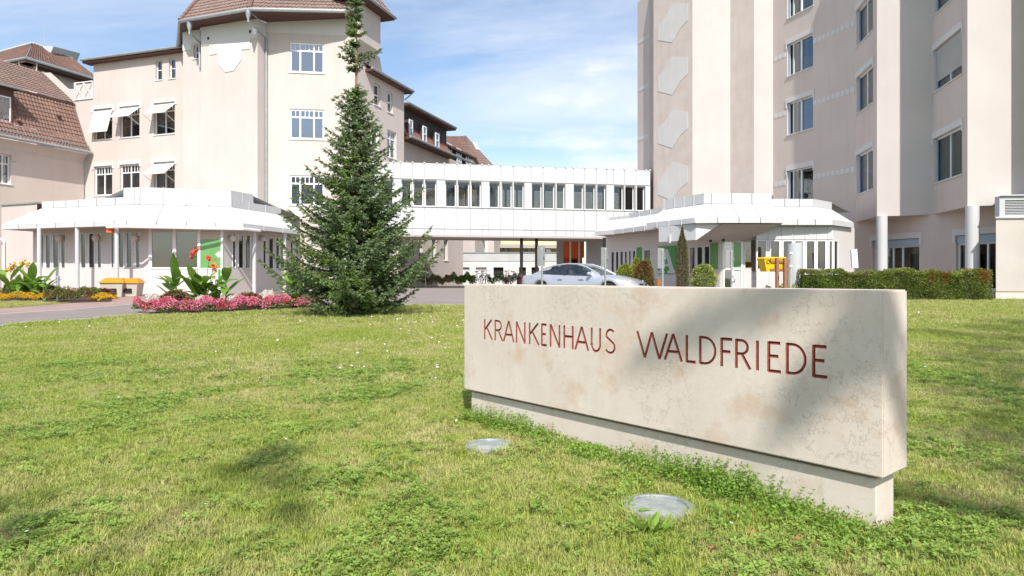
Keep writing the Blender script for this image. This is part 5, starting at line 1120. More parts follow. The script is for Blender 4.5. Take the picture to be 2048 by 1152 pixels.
# dandelion-like rosettes with long leaves
for px, py, n, L in ((1300, 1065, 26, .16), (1260, 1030, 16, .13), (1240, 1015, 12, .11), (1345, 1075, 14, .10), (1400, 1010, 14, .08), (1190, 1010, 16, .10), (1450, 1000, 12, .09), (1120, 980, 10, .08), (90, 1130, 14, .09), (390, 1075, 12, .07), (700, 1100, 12, .08), (960, 1080, 12, .07), (1560, 1100, 14, .08), (1960, 1100, 12, .09), (610, 960, 10, .06), (985, 1120, 14, .09), (220, 960, 10, .07)):
    p = gp(px, py); a = rng.uniform(0, 6.28, n); d = np.stack([np.cos(a), np.sin(a), rng.uniform(.15, .9, n)], 1); V, Fc = leaf_quads(np.tile([[p.x, p.y, ngz(p)]], (n, 1)), d, L*rng.uniform(.6, 1.1, n), L*.17, fold=.12); wd.add(V, Fc, rng.random(n)*.7)
wd.build('weeds', M_WEED)['kind'] = 'stuff'
wst.build('weed_stems', M_WEED)['kind'] = 'stuff'
fl_ = Leaves()
for px, py in ((1500, 1078), (1430, 1112), (1225, 968), (1590, 1090), (1235, 960), (1700, 1120), (350, 1040)):
    p = gp(px, py); d = rdirs(2); d[:, 2] = .2; V, Fc = leaf_quads(np.tile([[p.x, p.y, ngz(p)+.035]], (2, 1)), d, .028, .02); fl_.add(V, Fc, np.ones(2))
fl_.build('fallen_leaves', M_STRAW)['kind'] = 'stuff'

# ------------------------------------------------------------------ spruce
M_BARK = pm('bark', (0.16, 0.10, 0.065), (0.10, 0.065, 0.045), 14, .95, 0, .8, 30); M_BARKL = pm('young_bark', (0.34, 0.22, 0.12), (0.26, 0.165, 0.09), 14, .9)
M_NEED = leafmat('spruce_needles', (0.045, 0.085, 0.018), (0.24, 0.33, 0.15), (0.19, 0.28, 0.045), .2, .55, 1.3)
tp = pl(710, 17.3); TG = ngz(tp)
SP = thing('spruce_tree', 'tall dark green spruce with bare thin leader standing on the lawn', 'tree', (tp.x, tp.y, TG))
tr = MB(); tr.tube([(tp.x, tp.y, TG-.1), (tp.x+.03, tp.y, TG+2), (tp.x, tp.y, TG+4), (tp.x+.02, tp.y, TG+5.8)], .14, 10, .045); tr.build('trunk', M_BARK, SP, smooth=True)
lead = MB(); lead.tube([(tp.x+.02, tp.y, TG+5.7), (tp.x+.05, tp.y, TG+6.9), (tp.x+.03, tp.y, TG+8.12)], .038, 8, .012); lead.build('leader', M_BARKL, SP, smooth=True)
twP, twD, twL, twT = [], [], [], []; br = MB()
def crown_r(z):                                     # radius of the crown at height z above ground
    pts = [(.1, 1.75), (.5, 2.0), (.9, 2.02), (1.5, 1.55), (2.2, 1.42), (2.8, 1.32), (3.4, 1.0), (4.0, .82), (4.6, .64), (5.2, .46), (5.75, .30)]
    return float(np.interp(z, [p[0] for p in pts], [p[1] for p in pts]))
def spruce_branch(z, az, ln, rise, droop):
    n = max(5, int(ln/.085)); s = np.linspace(0, 1, n); dx, dy = math.cos(az), math.sin(az)
    hz_ = rise*s-droop*np.sin(np.pi*s*.8)+.10*ln*s**3; wob = rng.normal(0, .02, 2)
    c = np.stack([tp.x+dx*ln*s+wob[0]*s, tp.y+dy*ln*s+wob[1]*s, TG+z+hz_*ln], 1); br.tube([tuple(q) for q in c[::max(1, n//4)]]+[tuple(c[-1])], .018*ln**.5+.004, 4, .003)
    side = np.array([-dy, dx, 0.]); fw = np.array([dx, dy, 0.])
    for i in range(1, n):
        if s[i] < .16 and ln > .6 and rng.random() < .6: continue
        wl_ = (.40*ln*(1-s[i])*.75+.12)*rng.uniform(.7, 1.15); t0 = .28+.55*s[i]
        for sg_ in (-1, 1):
            dd = fw*rng.uniform(.45, .8)+side*sg_*rng.uniform(.7, 1.0)+np.array([0, 0, rng.uniform(-.22, .22)]); dd /= np.linalg.norm(dd); m_ = max(1, int(wl_/.085))
            for j in range(m_):
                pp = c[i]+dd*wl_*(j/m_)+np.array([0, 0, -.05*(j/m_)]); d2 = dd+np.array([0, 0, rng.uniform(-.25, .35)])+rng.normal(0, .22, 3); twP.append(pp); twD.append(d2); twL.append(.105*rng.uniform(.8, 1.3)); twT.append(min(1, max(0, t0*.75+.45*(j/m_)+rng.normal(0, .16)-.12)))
                if rng.random() < .55:
                    d3 = dd*.6+side*-sg_*.6*rng.uniform(.2, 1)+rng.normal(0, .25, 3); twP.append(pp); twD.append(d3); twL.append(.085*rng.uniform(.7, 1.2)); twT.append(min(1, max(0, t0*.6+rng.normal(0, .15))))
        twP.append(c[i]); twD.append(fw+np.array([0, 0, .3])+rng.normal(0, .2, 3)); twL.append(.11); twT.append(min(1, .2+.7*s[i]))
z = .12; az0 = 0.
while z < 5.8:
    nb = 8 if z < 3 else 7
    for i in range(nb):
        az = az0+2*math.pi*i/nb+rng.normal(0, .18); ln = crown_r(z)*rng.uniform(.55, 1.15)
        if z < .45: ln *= rng.uniform(.7, 1.0)
        rise = np.interp(z, [0, .8, 2, 4, 6], [.02, .22, .30, .34, .5])+rng.normal(0, .08); spruce_branch(z, az, max(.18, ln), rise, np.interp(z, [0, 3, 6], [.10, .16, .10]))
    az0 += 1.1; z += .20 if z < 3 else .17
for az, z, ln in ((-.25, .75, 2.2), (.1, 1.15, 1.9), (-.5, .35, 2.0), (3.35, 1.75, 1.8), (-.1, 2.45, 1.75), (3.6, .6, 2.1), (3.0, 2.3, 1.55), (.25, 2.9, 1.4), (2.7, 3.2, 1.1)): spruce_branch(z, az, ln, .32, .08)
for z, r_, nb in ((6.3, .22, 4), (6.5, .48, 4), (6.66, .26, 5), (6.95, .14, 5), (7.2, .2, 5), (7.42, .14, 5), (7.62, .15, 5), (7.8, .13, 4), (7.98, .1, 4)):
    for i in range(nb): spruce_branch(z, 2*math.pi*i/nb+rng.normal(0, .3), r_*rng.uniform(.6, 1.25), .5, .0)
br.build('branches', M_BARK, SP)['kind'] = 'stuff'
twP, twD, twL, twT = np.array(twP), np.array(twD), np.array(twL), np.array(twT); nt_ = len(twP)
sel = np.ones(nt_, bool)
d, a, b = frame_from(twD); NN = 15; nd = Leaves()
for i in range(NN):
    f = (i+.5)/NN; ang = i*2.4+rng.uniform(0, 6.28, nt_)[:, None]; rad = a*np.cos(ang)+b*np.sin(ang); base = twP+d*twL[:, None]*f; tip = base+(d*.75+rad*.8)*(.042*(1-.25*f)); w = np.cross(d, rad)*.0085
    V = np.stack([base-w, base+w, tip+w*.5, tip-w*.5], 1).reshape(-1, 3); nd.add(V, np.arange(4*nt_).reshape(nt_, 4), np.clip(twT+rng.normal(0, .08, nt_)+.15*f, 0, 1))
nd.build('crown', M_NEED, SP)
print('twigs', nt_)

# ------------------------------------------------------------------ hedge and shrubs
def shrub(name, label, cat, px, d, prof, n, m, L=.05, Wd=.035, stem=None, group=None, squash=1.0, up=.5):
    """prof(z fraction)->radius; leaves lie near the surface with a looser shell"""
    p = pl(px, d); g = ngz(p); H, rf_ = prof; t = thing(name, label, cat, (p.x, p.y, g), group)
    n = int(n*2.2); L *= 1.15; Wd *= 1.15; u = rng.random(n); z = u; a = rng.uniform(0, 6.28, n); r0 = np.array([rf_(q) for q in z]); n0 = n; q = r0*(.35+.7*rng.random(n)**.5)*(1+.10*np.sin(a*5+z*9)+.10*np.sin(a*3-z*17+1)+.07*np.sin(a*11+z*31)); X = p.x+q*np.cos(a); Y = p.y+q*np.sin(a)*squash; Z = g+H*z
    dv = np.stack([np.cos(a), np.sin(a), np.full(n, up)], 1)+rng.normal(0, .5, (n, 3)); V, Fc = leaf_quads(np.stack([X, Y, Z], 1), dv, L*rng.uniform(.6, 1.3, n), Wd*rng.uniform(.6, 1.3, n)); lv = Leaves(); lv.add(V, Fc, rng.random(n)); lv.build('foliage', m, t)
    st = MB(); st.tube([(p.x, p.y, g-.03), (p.x+.01, p.y, g+H*.75)], stem or .03, 6, .008); st.build('stem', M_BARK, t); return t
M_GOLD = leafmat('golden_leaf', (0.20, 0.26, 0.03), (0.46, 0.46, 0.06), None, .3); M_RUST = leafmat('rusty_leaf', (0.11, 0.10, 0.03), (0.33, 0.13, 0.05), (0.13, 0.20, 0.04), .3, .5, 3.); M_VAR = leafmat('variegated_leaf', (0.16, 0.24, 0.04), (0.52, 0.52, 0.16), None, .3); M_OLIVE = leafmat('olive_leaf', (0.085, 0.095, 0.03), (0.22, 0.17, 0.07), None, .25); M_PALE = leafmat('pale_leaf', (0.10, 0.20, 0.04), (0.22, 0.34, 0.08), None, .3)
ball = lambda R0: (lambda q: R0*math.sqrt(max(.03, 1-(2*q-1)**2)))
shrub('round_shrub', 'yellow green ball shaped shrub beside the car bonnet', 'shrub', 1251, 25.5, (1.3, ball(.33)), 2600, M_GOLD)
shrub('cone_shrub', 'slim yellow green conical shrub with orange tip next to the red brown bush', 'shrub', 1273, 25.2, (1.52, lambda q: .26*(1-q)**.6+.03), 1500, M_GOLD)
shrub('rusty_bush', 'red brown and green mottled bush in front of the white entrance wall', 'shrub', 1287, 24.6, (1.42, lambda q: .36*math.sqrt(max(.02, 1-(1.6*q-.6)**2))), 2600, M_RUST)
shrub('pale_bush', 'light green upright bush behind the red brown bush', 'shrub', 1296, 25.4, (1.5, lambda q: .24*(1-q)**.5+.03), 1200, M_PALE)
shrub('topiary_ball', 'clipped variegated yellow topiary ball before the entrance windows', 'shrub', 1408, 22.0, (1.28, lambda q: .36*math.sqrt(max(.02, 1-((q-.62)/.40)**2)) if q > .22 else .03), 2800, M_VAR)
shrub('columnar_conifer', 'slender olive brown columnar conifer beside the green letter sign', 'shrub', 1364.5, 22.2, (2.5, lambda q: .19*math.sin(math.pi*min(1, .18+q*.82))**.7*(1 if q < .8 else (1-q)/.2+.15)), 3200, M_OLIVE, .06, .016, up=2.2)
HG = thing('hedge', 'clipped green hedge turning orange at its right end below the tower windows', 'hedge', (13, 24.3, .44))
M_HEDGE = leafmat('hedge_leaf', (0.09, 0.145, 0.026), (0.38, 0.45, 0.10), (0.27, 0.27, 0.09), .3, .5, 1.6); M_HORG = leafmat('hedge_leaf_orange', (0.30, 0.10, 0.025), (0.55, 0.19, 0.04), None, .3)
HW = Wall(pl(1606, 24.2), pl(1985, 24.0)); nh = 36000; hu = rng.random(nh)*HW.L; side = rng.random(nh); hh = 1.06+.05*np.sin(hu*2.1)+.05*np.sin(hu*5.3+1)+.03*np.sin(hu*13+2)
topm = side < .30; ho = np.where(topm, -rng.random(nh)*1.0, -.12*rng.random(nh)**.6+.06*np.sin(hu*3.1)+.05*np.sin(hu*7.7+hh*9)); hzv = np.where(topm, hh-.10*rng.random(nh), hh*rng.random(nh)**.9); endm = side > .94; hu = np.where(endm, np.where(rng.random(nh) < .5, .06*rng.random(nh), HW.L-.06*rng.random(nh)), hu); ho = np.where(endm, -rng.random(nh), ho)
hx = HW.a.x+HW.u.x*hu+HW.n.x*ho; hy = HW.a.y+HW.u.y*hu+HW.n.y*ho; dv = np.stack([np.full(nh, HW.n.x), np.full(nh, HW.n.y), np.full(nh, .6)], 1)+rng.normal(0, .7, (nh, 3)); V, Fc = leaf_quads(np.stack([hx, hy, .435+hzv], 1), dv, .055*rng.uniform(.6, 1.4, nh), .036*rng.uniform(.6, 1.3, nh))
org = (hu/HW.L > .62) & (hzv > .62) & (np.sin(hu*4.2)+np.sin(hu*9.7+2)+rng.normal(0, .7, nh) > .75); org &= rng.random(nh) < .7
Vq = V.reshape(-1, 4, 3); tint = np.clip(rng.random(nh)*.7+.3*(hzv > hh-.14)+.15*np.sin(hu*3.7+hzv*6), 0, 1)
for msk, m_, nm in ((~org, M_HEDGE, 'foliage'), (org, M_HORG, 'autumn_foliage')):
    lv = Leaves(); k_ = int(msk.sum()); lv.add(Vq[msk].reshape(-1, 3), np.arange(4*k_).reshape(k_, 4), tint[msk]); lv.build(nm, m_, HG)
cr = MB(); cr.wbox(HW, .15, HW.L-.15, .4, .435+.93, -.92, -.14); cr.build('twig_core', pm('hedge_inner', (0.07, 0.085, 0.025), (0.04, 0.05, 0.018), 8, .95), HG)

# ------------------------------------------------------------------ cannas
M_CANNA = leafmat('canna_leaf', (0.14, 0.27, 0.035), (0.30, 0.46, 0.09), None, .4, .4); M_CRED = pm('canna_red', (0.75, 0.07, 0.03), (0.65, 0.05, 0.03), 20, .6); M_CYEL = pm('canna_yellow', (0.80, 0.52, 0.06), (0.75, 0.42, 0.05), 20, .6); M_CORG = pm('canna_orange', (0.80, 0.22, 0.02), (0.75, 0.17, 0.02), 20, .6)
def big_leaf(base, dirh, L, W_, lift, droop, curl=.0):
    V = []; n = 7; sd = Vector((-dirh[1], dirh[0], 0)); f = Vector((dirh[0], dirh[1], 0))
    for i in range(n+1):
        s = i/n; c = Vector(base)+f*L*(s*.8)+Vector((0, 0, L*(lift*s-droop*s*s))); w = W_*math.sin(math.pi*(.06+.94*s)**.8)**.9*.5 if i < n else .002
        V += [c-sd*w+Vector((0, 0, w*.35)), c, c+sd*w+Vector((0, 0, w*.35))]
    Fc = []
    for i in range(n): o = 3*i; Fc += [(o, o+1, o+4, o+3), (o+1, o+2, o+5, o+4)]
    return V, Fc
def canna(label, px, d, stems, leaves, spread, flowers, h):
    p = pl(px, d); g = ngz(p); t = thing('canna_plant', label, 'plant', (p.x, p.y, g), 'canna plants in the flower beds'); sm = MB()
    for i in range(stems):
        x, y = p.x+rng.normal(0, spread*.4), p.y+rng.normal(0, spread*.3); hs = h*rng.uniform(.7, 1.0); top_ = (x+rng.normal(0, .08), y+rng.normal(0, .05), g+hs); sm.tube([(x, y, g-.02), top_], .018, 6, .010)
        for j in range(leaves):
            a = rng.uniform(0, 6.28); s = rng.uniform(.08, .85); b0 = (x+(top_[0]-x)*s, y+(top_[1]-y)*s, g+hs*s); V, Fc = big_leaf(b0, (math.cos(a), math.sin(a)), rng.uniform(.5, .82), rng.uniform(.22, .34), rng.uniform(.3, 1.3), rng.uniform(.1, .75))
            q = rawmesh('leaf', V, Fc, M_CANNA, np.full(len(V), rng.random())); o = bpy.data.objects.new('leaf', q); COL.objects.link(o); adopt(o, t); q.polygons.foreach_set('use_smooth', [True]*len(q.polygons))
    sm.build('stems', M_CANNA, t)
    for fx, fy, m_, size in flowers:
        q = P(fx, fy, d-.1); st = MB(); st.tube([(p.x+(q.x-p.x)*.5, p.y, g+.4), (q.x, q.y, q.z)], .012, 5, .006); st.build('flower_stalk', M_CANNA, t)
        n = 16; dv = rdirs(n); dv[:, 2] = np.abs(dv[:, 2])+.2; V, Fc = leaf_quads(np.array([q])+rng.normal(0, size*.35, (n, 3))*np.array([.6, .6, 1.2]), dv, size*rng.uniform(.6, 1.1, n), size*.6); lv = Leaves(); lv.add(V, Fc, np.ones(n)); lv.build('flower', m_, t)
canna('broad leaved canna with red and orange flowers in the pink flower bed', 398, 19.6, 9, 6, .62, [(388, 507, M_CRED, .11), (393, 502, M_CRED, .11), (384, 515, M_CRED, .09), (418, 518, M_CRED, .12), (427, 534, M_CORG, .13), (429, 541, M_CORG, .11)], 1.15)
canna('yellow flowering canna clump in the flower bed at the left edge', 50, 24.8, 11, 6, .85, [(45, 527, M_CYEL, .14), (56, 530, M_CYEL, .13), (27, 533, M_CYEL, .14), (18, 545, M_CYEL, .15), (70, 535, M_CYEL, .09), (24, 537, M_CYEL, .12)], 1.0)
canna('small canna with orange and red flowers half hidden by the spruce', 592, 20.2, 3, 5, .18, [(588, 547, M_CORG, .12), (580, 553, M_CYEL, .13), (600, 542, M_CORG, .1), (631, 555, M_CRED, .14)], .9)

# ------------------------------------------------------------------ flower beds
sheet('flower_bed', [tuple(p) for p in BED_POLY], M_SOIL, .02); sheet('flower_bed', [tuple(p) for p in BED2_POLY], M_SOIL, .02)
M_PINKF = leafmat('begonia_pink', (0.62, 0.10, 0.20), (0.80, 0.30, 0.38), (0.62, 0.04, 0.07), .2, .6, 3.2); M_WHF = leafmat('begonia_white', (0.72, 0.66, 0.52), (0.84, 0.82, 0.76), None, .2); M_BEGL = leafmat('begonia_leaf', (0.06, 0.10, 0.03), (0.14, 0.22, 0.05), (0.12, 0.06, 0.04), .25); M_COLE = leafmat('coleus_leaf', (0.12, 0.045, 0.04), (0.26, 0.11, 0.075), (0.22, 0.20, 0.07), .2, .5, 4.); M_MARI = leafmat('marigold', (0.62, 0.32, 0.01), (0.80, 0.50, 0.02), (0.45, 0.36, 0.04), .2, .6, 3.); M_MIX = leafmat('mixed_bedding', (0.10, 0.13, 0.03), (0.22, 0.24, 0.06), (0.24, 0.09, 0.06), .25, .6, 3.)
def mass(name, label, cat, line, wid, hgt, n, m, L, Wd, up=.8, seed=0, clump=0.0):
    """low bedding along a plan polyline"""
    line = [Vector(p) for p in line]; seg = [(line[i+1]-line[i]).length for i in range(len(line)-1)]; tot = sum(seg); s = rng.random(n)*tot; X, Y = np.zeros(n), np.zeros(n); acc = 0
    for i, q in enumerate(seg):
        ok = (s >= acc) & (s <= acc+q); f = (s[ok]-acc)/q; X[ok] = line[i].x+(line[i+1].x-line[i].x)*f; Y[ok] = line[i].y+(line[i+1].y-line[i].y)*f; acc += q
    r_ = rng.uniform(-1, 1, n); dx, dy = line[-1].x-line[0].x, line[-1].y-line[0].y; ll = math.hypot(dx, dy); X += -dy/ll*r_*wid/2; Y += dx/ll*r_*wid/2
    hump = 1-.55*np.abs(r_)**2.5+.16*np.sin(s*6.1+seed)+.10*np.sin(s*13.7); Z = .018*np.clip(Y, 0, 31)+hgt*hump*(.45+.55*rng.random(n)**.5)
    dv = rdirs(n); dv[:, 2] = np.abs(dv[:, 2])+up; dv[:, 1] -= .3; V, Fc = leaf_quads(np.stack([X, Y, Z], 1), dv, L*rng.uniform(.6, 1.3, n), Wd*rng.uniform(.6, 1.3, n)); lv = Leaves(); lv.add(V, Fc, rng.random(n)); o = lv.build(name, m)
    return tag(o, label, cat, None, 'stuff')
front_ = [gp(268, 626), gp(330, 627), gp(420, 624), gp(520, 618.5), gp(640, 613)]
mass('begonia_leaves', None, None, front_, .8, .24, 5200, M_BEGL, .06, .05); mass('pink_begonias', None, None, front_, .95, .36, 8200, M_PINKF, .037, .037, 1.2, 2)
for a, b, n in (((292, 612), (345, 611), 300), ((392, 621), (412, 620), 420), ((455, 619), (482, 618), 460), ((524, 614), (548, 613), 520), ((570, 613), (606, 612), 620), ((520, 604), (545, 603), 220)): mass('white_begonias', None, None, [gp(*a), gp(*b)], .35, .40, n, M_WHF, .036, .036, 1.4, 5)
def coleus(label, px, d, n, r_, h): return shrub('coleus_plant', label, 'plant', px, d, (h, lambda q: r_*math.sqrt(max(.05, 1-q*q))), n, M_COLE, .075, .05, .01, 'dark bedding plants')
coleus('dark maroon coleus in front of the tall canna with red flowers', 352, 18.9, 1000, .45, .52); coleus('dark maroon coleus right of the tall canna with red flowers', 497, 20.2, 700, .42, .42); coleus('dark maroon coleus at the right end of the left flower bed', 205, 25.2, 700, .42, .36); coleus('dark maroon coleus beside the yellow canna clump', 98, 24.8, 600, .4, .5)
l2 = [gp(-40, 603), gp(60, 601), gp(95, 600.5)]
mass('yellow_marigolds', None, None, l2, .9, .28, 3800, M_MARI, .035, .032, 1.2, 1); mass('yellow_marigolds', None, None, [gp(188, 601), gp(220, 604)], .6, .26, 1300, M_MARI, .035, .032, 1.2, 3)
mass('mixed_bedding', None, None, [gp(92, 603), gp(130, 604), gp(200, 601)], .9, .42, 4200, M_MIX, .06, .035, 1.0, 4); mass('mixed_bedding', None, None, [gp(-30, 594), gp(120, 594), gp(190, 595)], .9, .34, 2600, M_MIX, .06, .035, 1.0, 6); mass('pink_begonias', None, None, [gp(-20, 594), gp(16, 594)], .5, .4, 700, M_PINKF, .04, .04, 1.2, 2); mass('pink_begonias', None, None, [gp(110, 600), gp(190, 599)], .5, .46, 160, M_PINKF, .04, .04, 1.2, 2)
# low planting under the bridge and by the post box
mass('ground_cover', None, None, [pl(835, 46), pl(905, 46)], 1.6, .75, 2600, M_MIX, .10, .06, .8, 7); mass('ground_cover', None, None, [pl(905, 46.5), pl(950, 46.5)], 1.8, .85, 2600, M_PALE, .10, .06, .8, 8); mass('ground_cover', None, None, [pl(975, 47), pl(1040, 47)], 1.2, .8, 1800, M_PALE, .10, .06, .8, 9)
mass('yellow_shrublets', None, None, [pl(1530, 24.2), pl(1602, 24.0)], .7, .52, 1500, M_GOLD, .05, .03, 1, 3)

# ------------------------------------------------------------------ shade trees standing behind the photographer
M_LEAF = leafmat('lime_leaf', (0.06, 0.12, 0.02), (0.13, 0.22, 0.04), None, .3)
def shade_tree(label, x, y, h, blobs, leaves, trunk_r):
    t = thing('shade_tree', label, 'tree', (x, y, 0), 'trees behind the photographer'); tb = MB(); fork = (x+.1, y, h*.42); tb.tube([(x, y, -.1), (x+.05, y, h*.22), fork], trunk_r, 12, trunk_r*.7)
    lv = Leaves()
    for (cx, cy, cz, r0) in blobs:
        tb.tube([fork, ((fork[0]+cx)/2, (fork[1]+cy)/2, (fork[2]+cz)/2+.3), (cx, cy, cz)], min(trunk_r*.3, .015+r0*.05), 6, .012); n = max(int(13+r0*100), int(leaves*(1.35 if r0 > .4 else 1)*r0**2)); q = rdirs(n)*(r0*rng.random(n)**.45)[:, None]*np.array([1, 1, .7]); V, Fc = leaf_quads(np.array([[cx, cy, cz]])+q, rdirs(n), .10*rng.uniform(.7, 1.3, n), .085); lv.add(V, Fc, rng.random(n))
    tb.build('trunk', M_BARK, t, smooth=True); lv.build('crown', M_LEAF, t)

def shadow_at(p, s): q = Vector(p)+SUNV*s; return (q.x, q.y, q.z)
tb_ = []
def onst(px, py): u, z = ST.uz(px, py); return ST.at(u, z, 0)
for a, b, n, r_ in (((1570, 588), (1300, 700), 7, .078), ((1790, 625), (1590, 800), 7, .085), ((1690, 715), (1620, 790), 2, .12), ((1745, 600), (1810, 640), 2, .10)):
    for i in range(n): t_ = i/(n-1); tb_.append(shadow_at(onst(a[0]+(b[0]-a[0])*t_, a[1]+(b[1]-a[1])*t_), 16.0)+(r_*rng.uniform(.8, 1.2),))
for px, py, r_ in ((565, 908, .22), (500, 935, .26), (560, 970, .22), (590, 1035, .15), (20, 1010, .2), (60, 1060, .2)):
    p = gp(px, py); tb_.append(shadow_at((p.x, p.y, ngz(p)), 16.5)+(r_,))
for x, y, r_ in ((3.2, 4.0, .45), (3.6, 4.9, .6), (4.4, 5.6, .7), (4.9, 6.8, .8), (5.8, 7.6, .8), (6.4, 9.0, .9), (7.4, 10.2, .95), (8.6, 11.6, 1.0), (9.8, 13.2, 1.0), (11.2, 14.6, 1.0), (7.6, 7.6, 1.1), (9.6, 9.8, 1.1), (8.0, 12.8, .6), (12, 12.4, 1.2), (6.2, 5.0, .9)): tb_.append(shadow_at((x, y, ground(x, y)), 16.0)+(r_,))
lt_ = [b for b in tb_ if b[0] < 1.2]; rt_ = [b for b in tb_ if b[0] >= 1.2]
shade_tree('leafy shade tree behind the photographer whose crown shades the right lawn', 10.5, -7.0, 12, rt_, 520, .28)
shade_tree('thin leafy tree behind the photographer on the left that shades a patch of lawn', -2.0, -8.0, 12, lt_, 1100, .16)
# ------------------------------------------------------------------ street furniture
M_SIGNB = pm('sign_back', (0.50, 0.50, 0.48), (0.44, 0.44, 0.42), 6, .5, metal=.4)
def back_sign(label, px, d, top, s0, s1, side, rz):
    """traffic sign seen from behind: post, clamp bar, plate (faces away)"""
    p = pl(px, d); g = ngz(p); t = thing('road_sign', label, 'sign', (p.x, p.y, g), 'road signs seen from behind'); zt = zh(top, d)
    MB().tube([(p.x, p.y, g-.05), (p.x, p.y, zt)], .03, 10).build('post', M_GALV, t, smooth=True); MB().lathe([(.034, 0), (.03, .02), (.0, .03)], (p.x, p.y, zt), 10).build('cap', M_GALV, t)
    z0, z1 = zh(s1, d), zh(s0, d); c = (p.x+side*math.cos(rz), p.y+.06+side*math.sin(rz), (z0+z1)/2); MB().box(c, (.42, .012, z1-z0), rz).build('plate', M_SIGNB, t)
    zc = (z0+z1)/2; MB().box((p.x, p.y+.035, zc), (.26, .03, .03), rz*.6).build('clamp_bar', M_GALV, t); return t
back_sign('road sign seen from behind on a post over the rear of the silver car', 1084, 20.0, 497, 491.5, 532, -.04, 1.0)
back_sign('road sign seen from behind on a post over the bonnet of the silver car', 1210.5, 20.0, 497, 495, 535, -.04, 1.0)
back_sign('road sign seen from behind in front of the green letter sign', 1325.5, 20.0, 501, 496, 537, -.08, .9)
back_sign('road sign seen from behind in front of the entrance door', 1463, 20.0, 503, 500, 536, -.1, .8)
p = pl(1581.5, 22.5); g = ngz(p); t = thing('stake', 'thin pale pole with two ties beside the white cylinder', 'pole', (p.x, p.y, g))
MB().tube([(p.x, p.y, g-.05), (p.x, p.y, zh(503, 22.5))], .025, 8).build('pole', M_BEIGE, t, smooth=True)
for py in (506, 532): MB().lathe([(.027, -.03), (.055, -.03), (.055, .03), (.027, .03)], (p.x, p.y, zh(py, 22.5)), 10).build('tie', M_WOFF, t)
# bollard by the left bed
p = gp(116, 602.5); g = ngz(p); t = thing('bollard', 'slim grey metal bollard at the edge of the left lawn strip', 'bollard', (p.x, p.y, g))
MB().tube([(p.x, p.y, g-.05), (p.x, p.y, g+.82)], .05, 14).build('shaft', M_GALV, t, smooth=True); MB().lathe([(.05, 0), (.062, .005), (.062, .05), (.04, .075), (0, .08)], (p.x, p.y, g+.82), 14).build('cap', M_GALV, t, smooth=True)
for z in (.18, .62): MB().lathe([(.051, -.012), (.056, -.012), (.056, .012), (.051, .012)], (p.x, p.y, g+z), 14).build('ring', M_GREYP, t)
# grit bins
def grit_bin(label, px, d, w, dp, h, rz):
    p = pl(px, d); g = ngz(p)+.012; t = thing('grit_bin', label, 'grit bin', (p.x, p.y, g), 'grit bins beside the pavilion', local=True, rz=rz); b = .84
    mb = MB(); mb.hexa([(-w/2*b, -dp/2*b, 0), (w/2*b, -dp/2*b, 0), (w/2*b, dp/2*b, 0), (-w/2*b, dp/2*b, 0), (-w/2, -dp/2, h), (w/2, -dp/2, h), (w/2, dp/2, h), (-w/2, dp/2, h)]); mb.build('box', M_BEIGE, t)
    l = MB(); e = .05; l.hexa([(-w/2-e, -dp/2-e, h-.02), (w/2+e, -dp/2-e, h-.02), (w/2+e, dp/2+e, h-.02), (-w/2-e, dp/2+e, h-.02), (-w/2*.75, -dp/2*.2, h+.16), (w/2*.75, -dp/2*.2, h+.16), (w/2*.75, dp/2*.6, h+.17), (-w/2*.75, dp/2*.6, h+.17)]); l.build('lid', M_LID, t)
    MB().box((0, -dp/2*.95, h*.42), (w*.45, .05, h*.3)).build('hatch', M_BLACK, t)
grit_bin('beige grit bin with orange lid standing directly behind the white canopy post', 228, 26.75, .82, .7, .58, .25); grit_bin('beige grit bin with orange lid against the white pavilion wall, right one', 261, 27.1, .78, .7, .56, .15)
# post box on two wooden posts
p = pl(1544, 23.6); g = ngz(p); t = thing('post_box', 'yellow post box with black horn emblem on two wooden posts', 'post box', (p.x, p.y, g), local=True, rz=.12)
zb_, ztp = zh(543, 23.6)-g, zh(514.5, 23.6)-g; hw = .42
mb = MB(); mb.hexa([(-hw+.12, -.2, zb_), (hw, -.2, zb_), (hw, .25, zb_), (-hw+.12, .25, zb_), (-hw, -.24, ztp-.05), (hw, -.24, ztp-.05), (hw, .27, ztp-.05), (-hw, .27, ztp-.05)]); bx_ = mb.build('box', M_YELLOW, t); bx_.parent = t
mb = MB(); mb.hexa([(-hw-.02, -.27, ztp-.05), (hw+.02, -.27, ztp-.05), (hw+.02, .3, ztp-.05), (-hw-.02, .3, ztp-.05), (-hw+.04, -.2, ztp), (hw-.02, -.2, ztp), (hw-.02, .25, ztp), (-hw+.04, .25, ztp)]); mb.build('lid', M_YELLOW, t)
hn = MB(); cz = (zb_+ztp)/2+.08; hn.tube([(-.27+.055*math.cos(a), -.245+.0, cz+.055*math.sin(a)) for a in np.linspace(0, 5.6, 14)], .010, 5); hn.tube([(-.215, -.245, cz), (-.19, -.245, cz+.085)], .006, 5, .024); hn.build('horn_emblem', M_BLACK, t)
for x in (.03, .32): MB().box((x, -.30, (g*0+ztp)/2-.02), (.10, .09, ztp-.02)).build('wooden_post', M_WOOD, t)
for z in (zb_+.06, ztp-.16): MB().box((.17, -.2535+.0, z), (.72, .03, .08)).build('wooden_rail', M_WOOD, t)
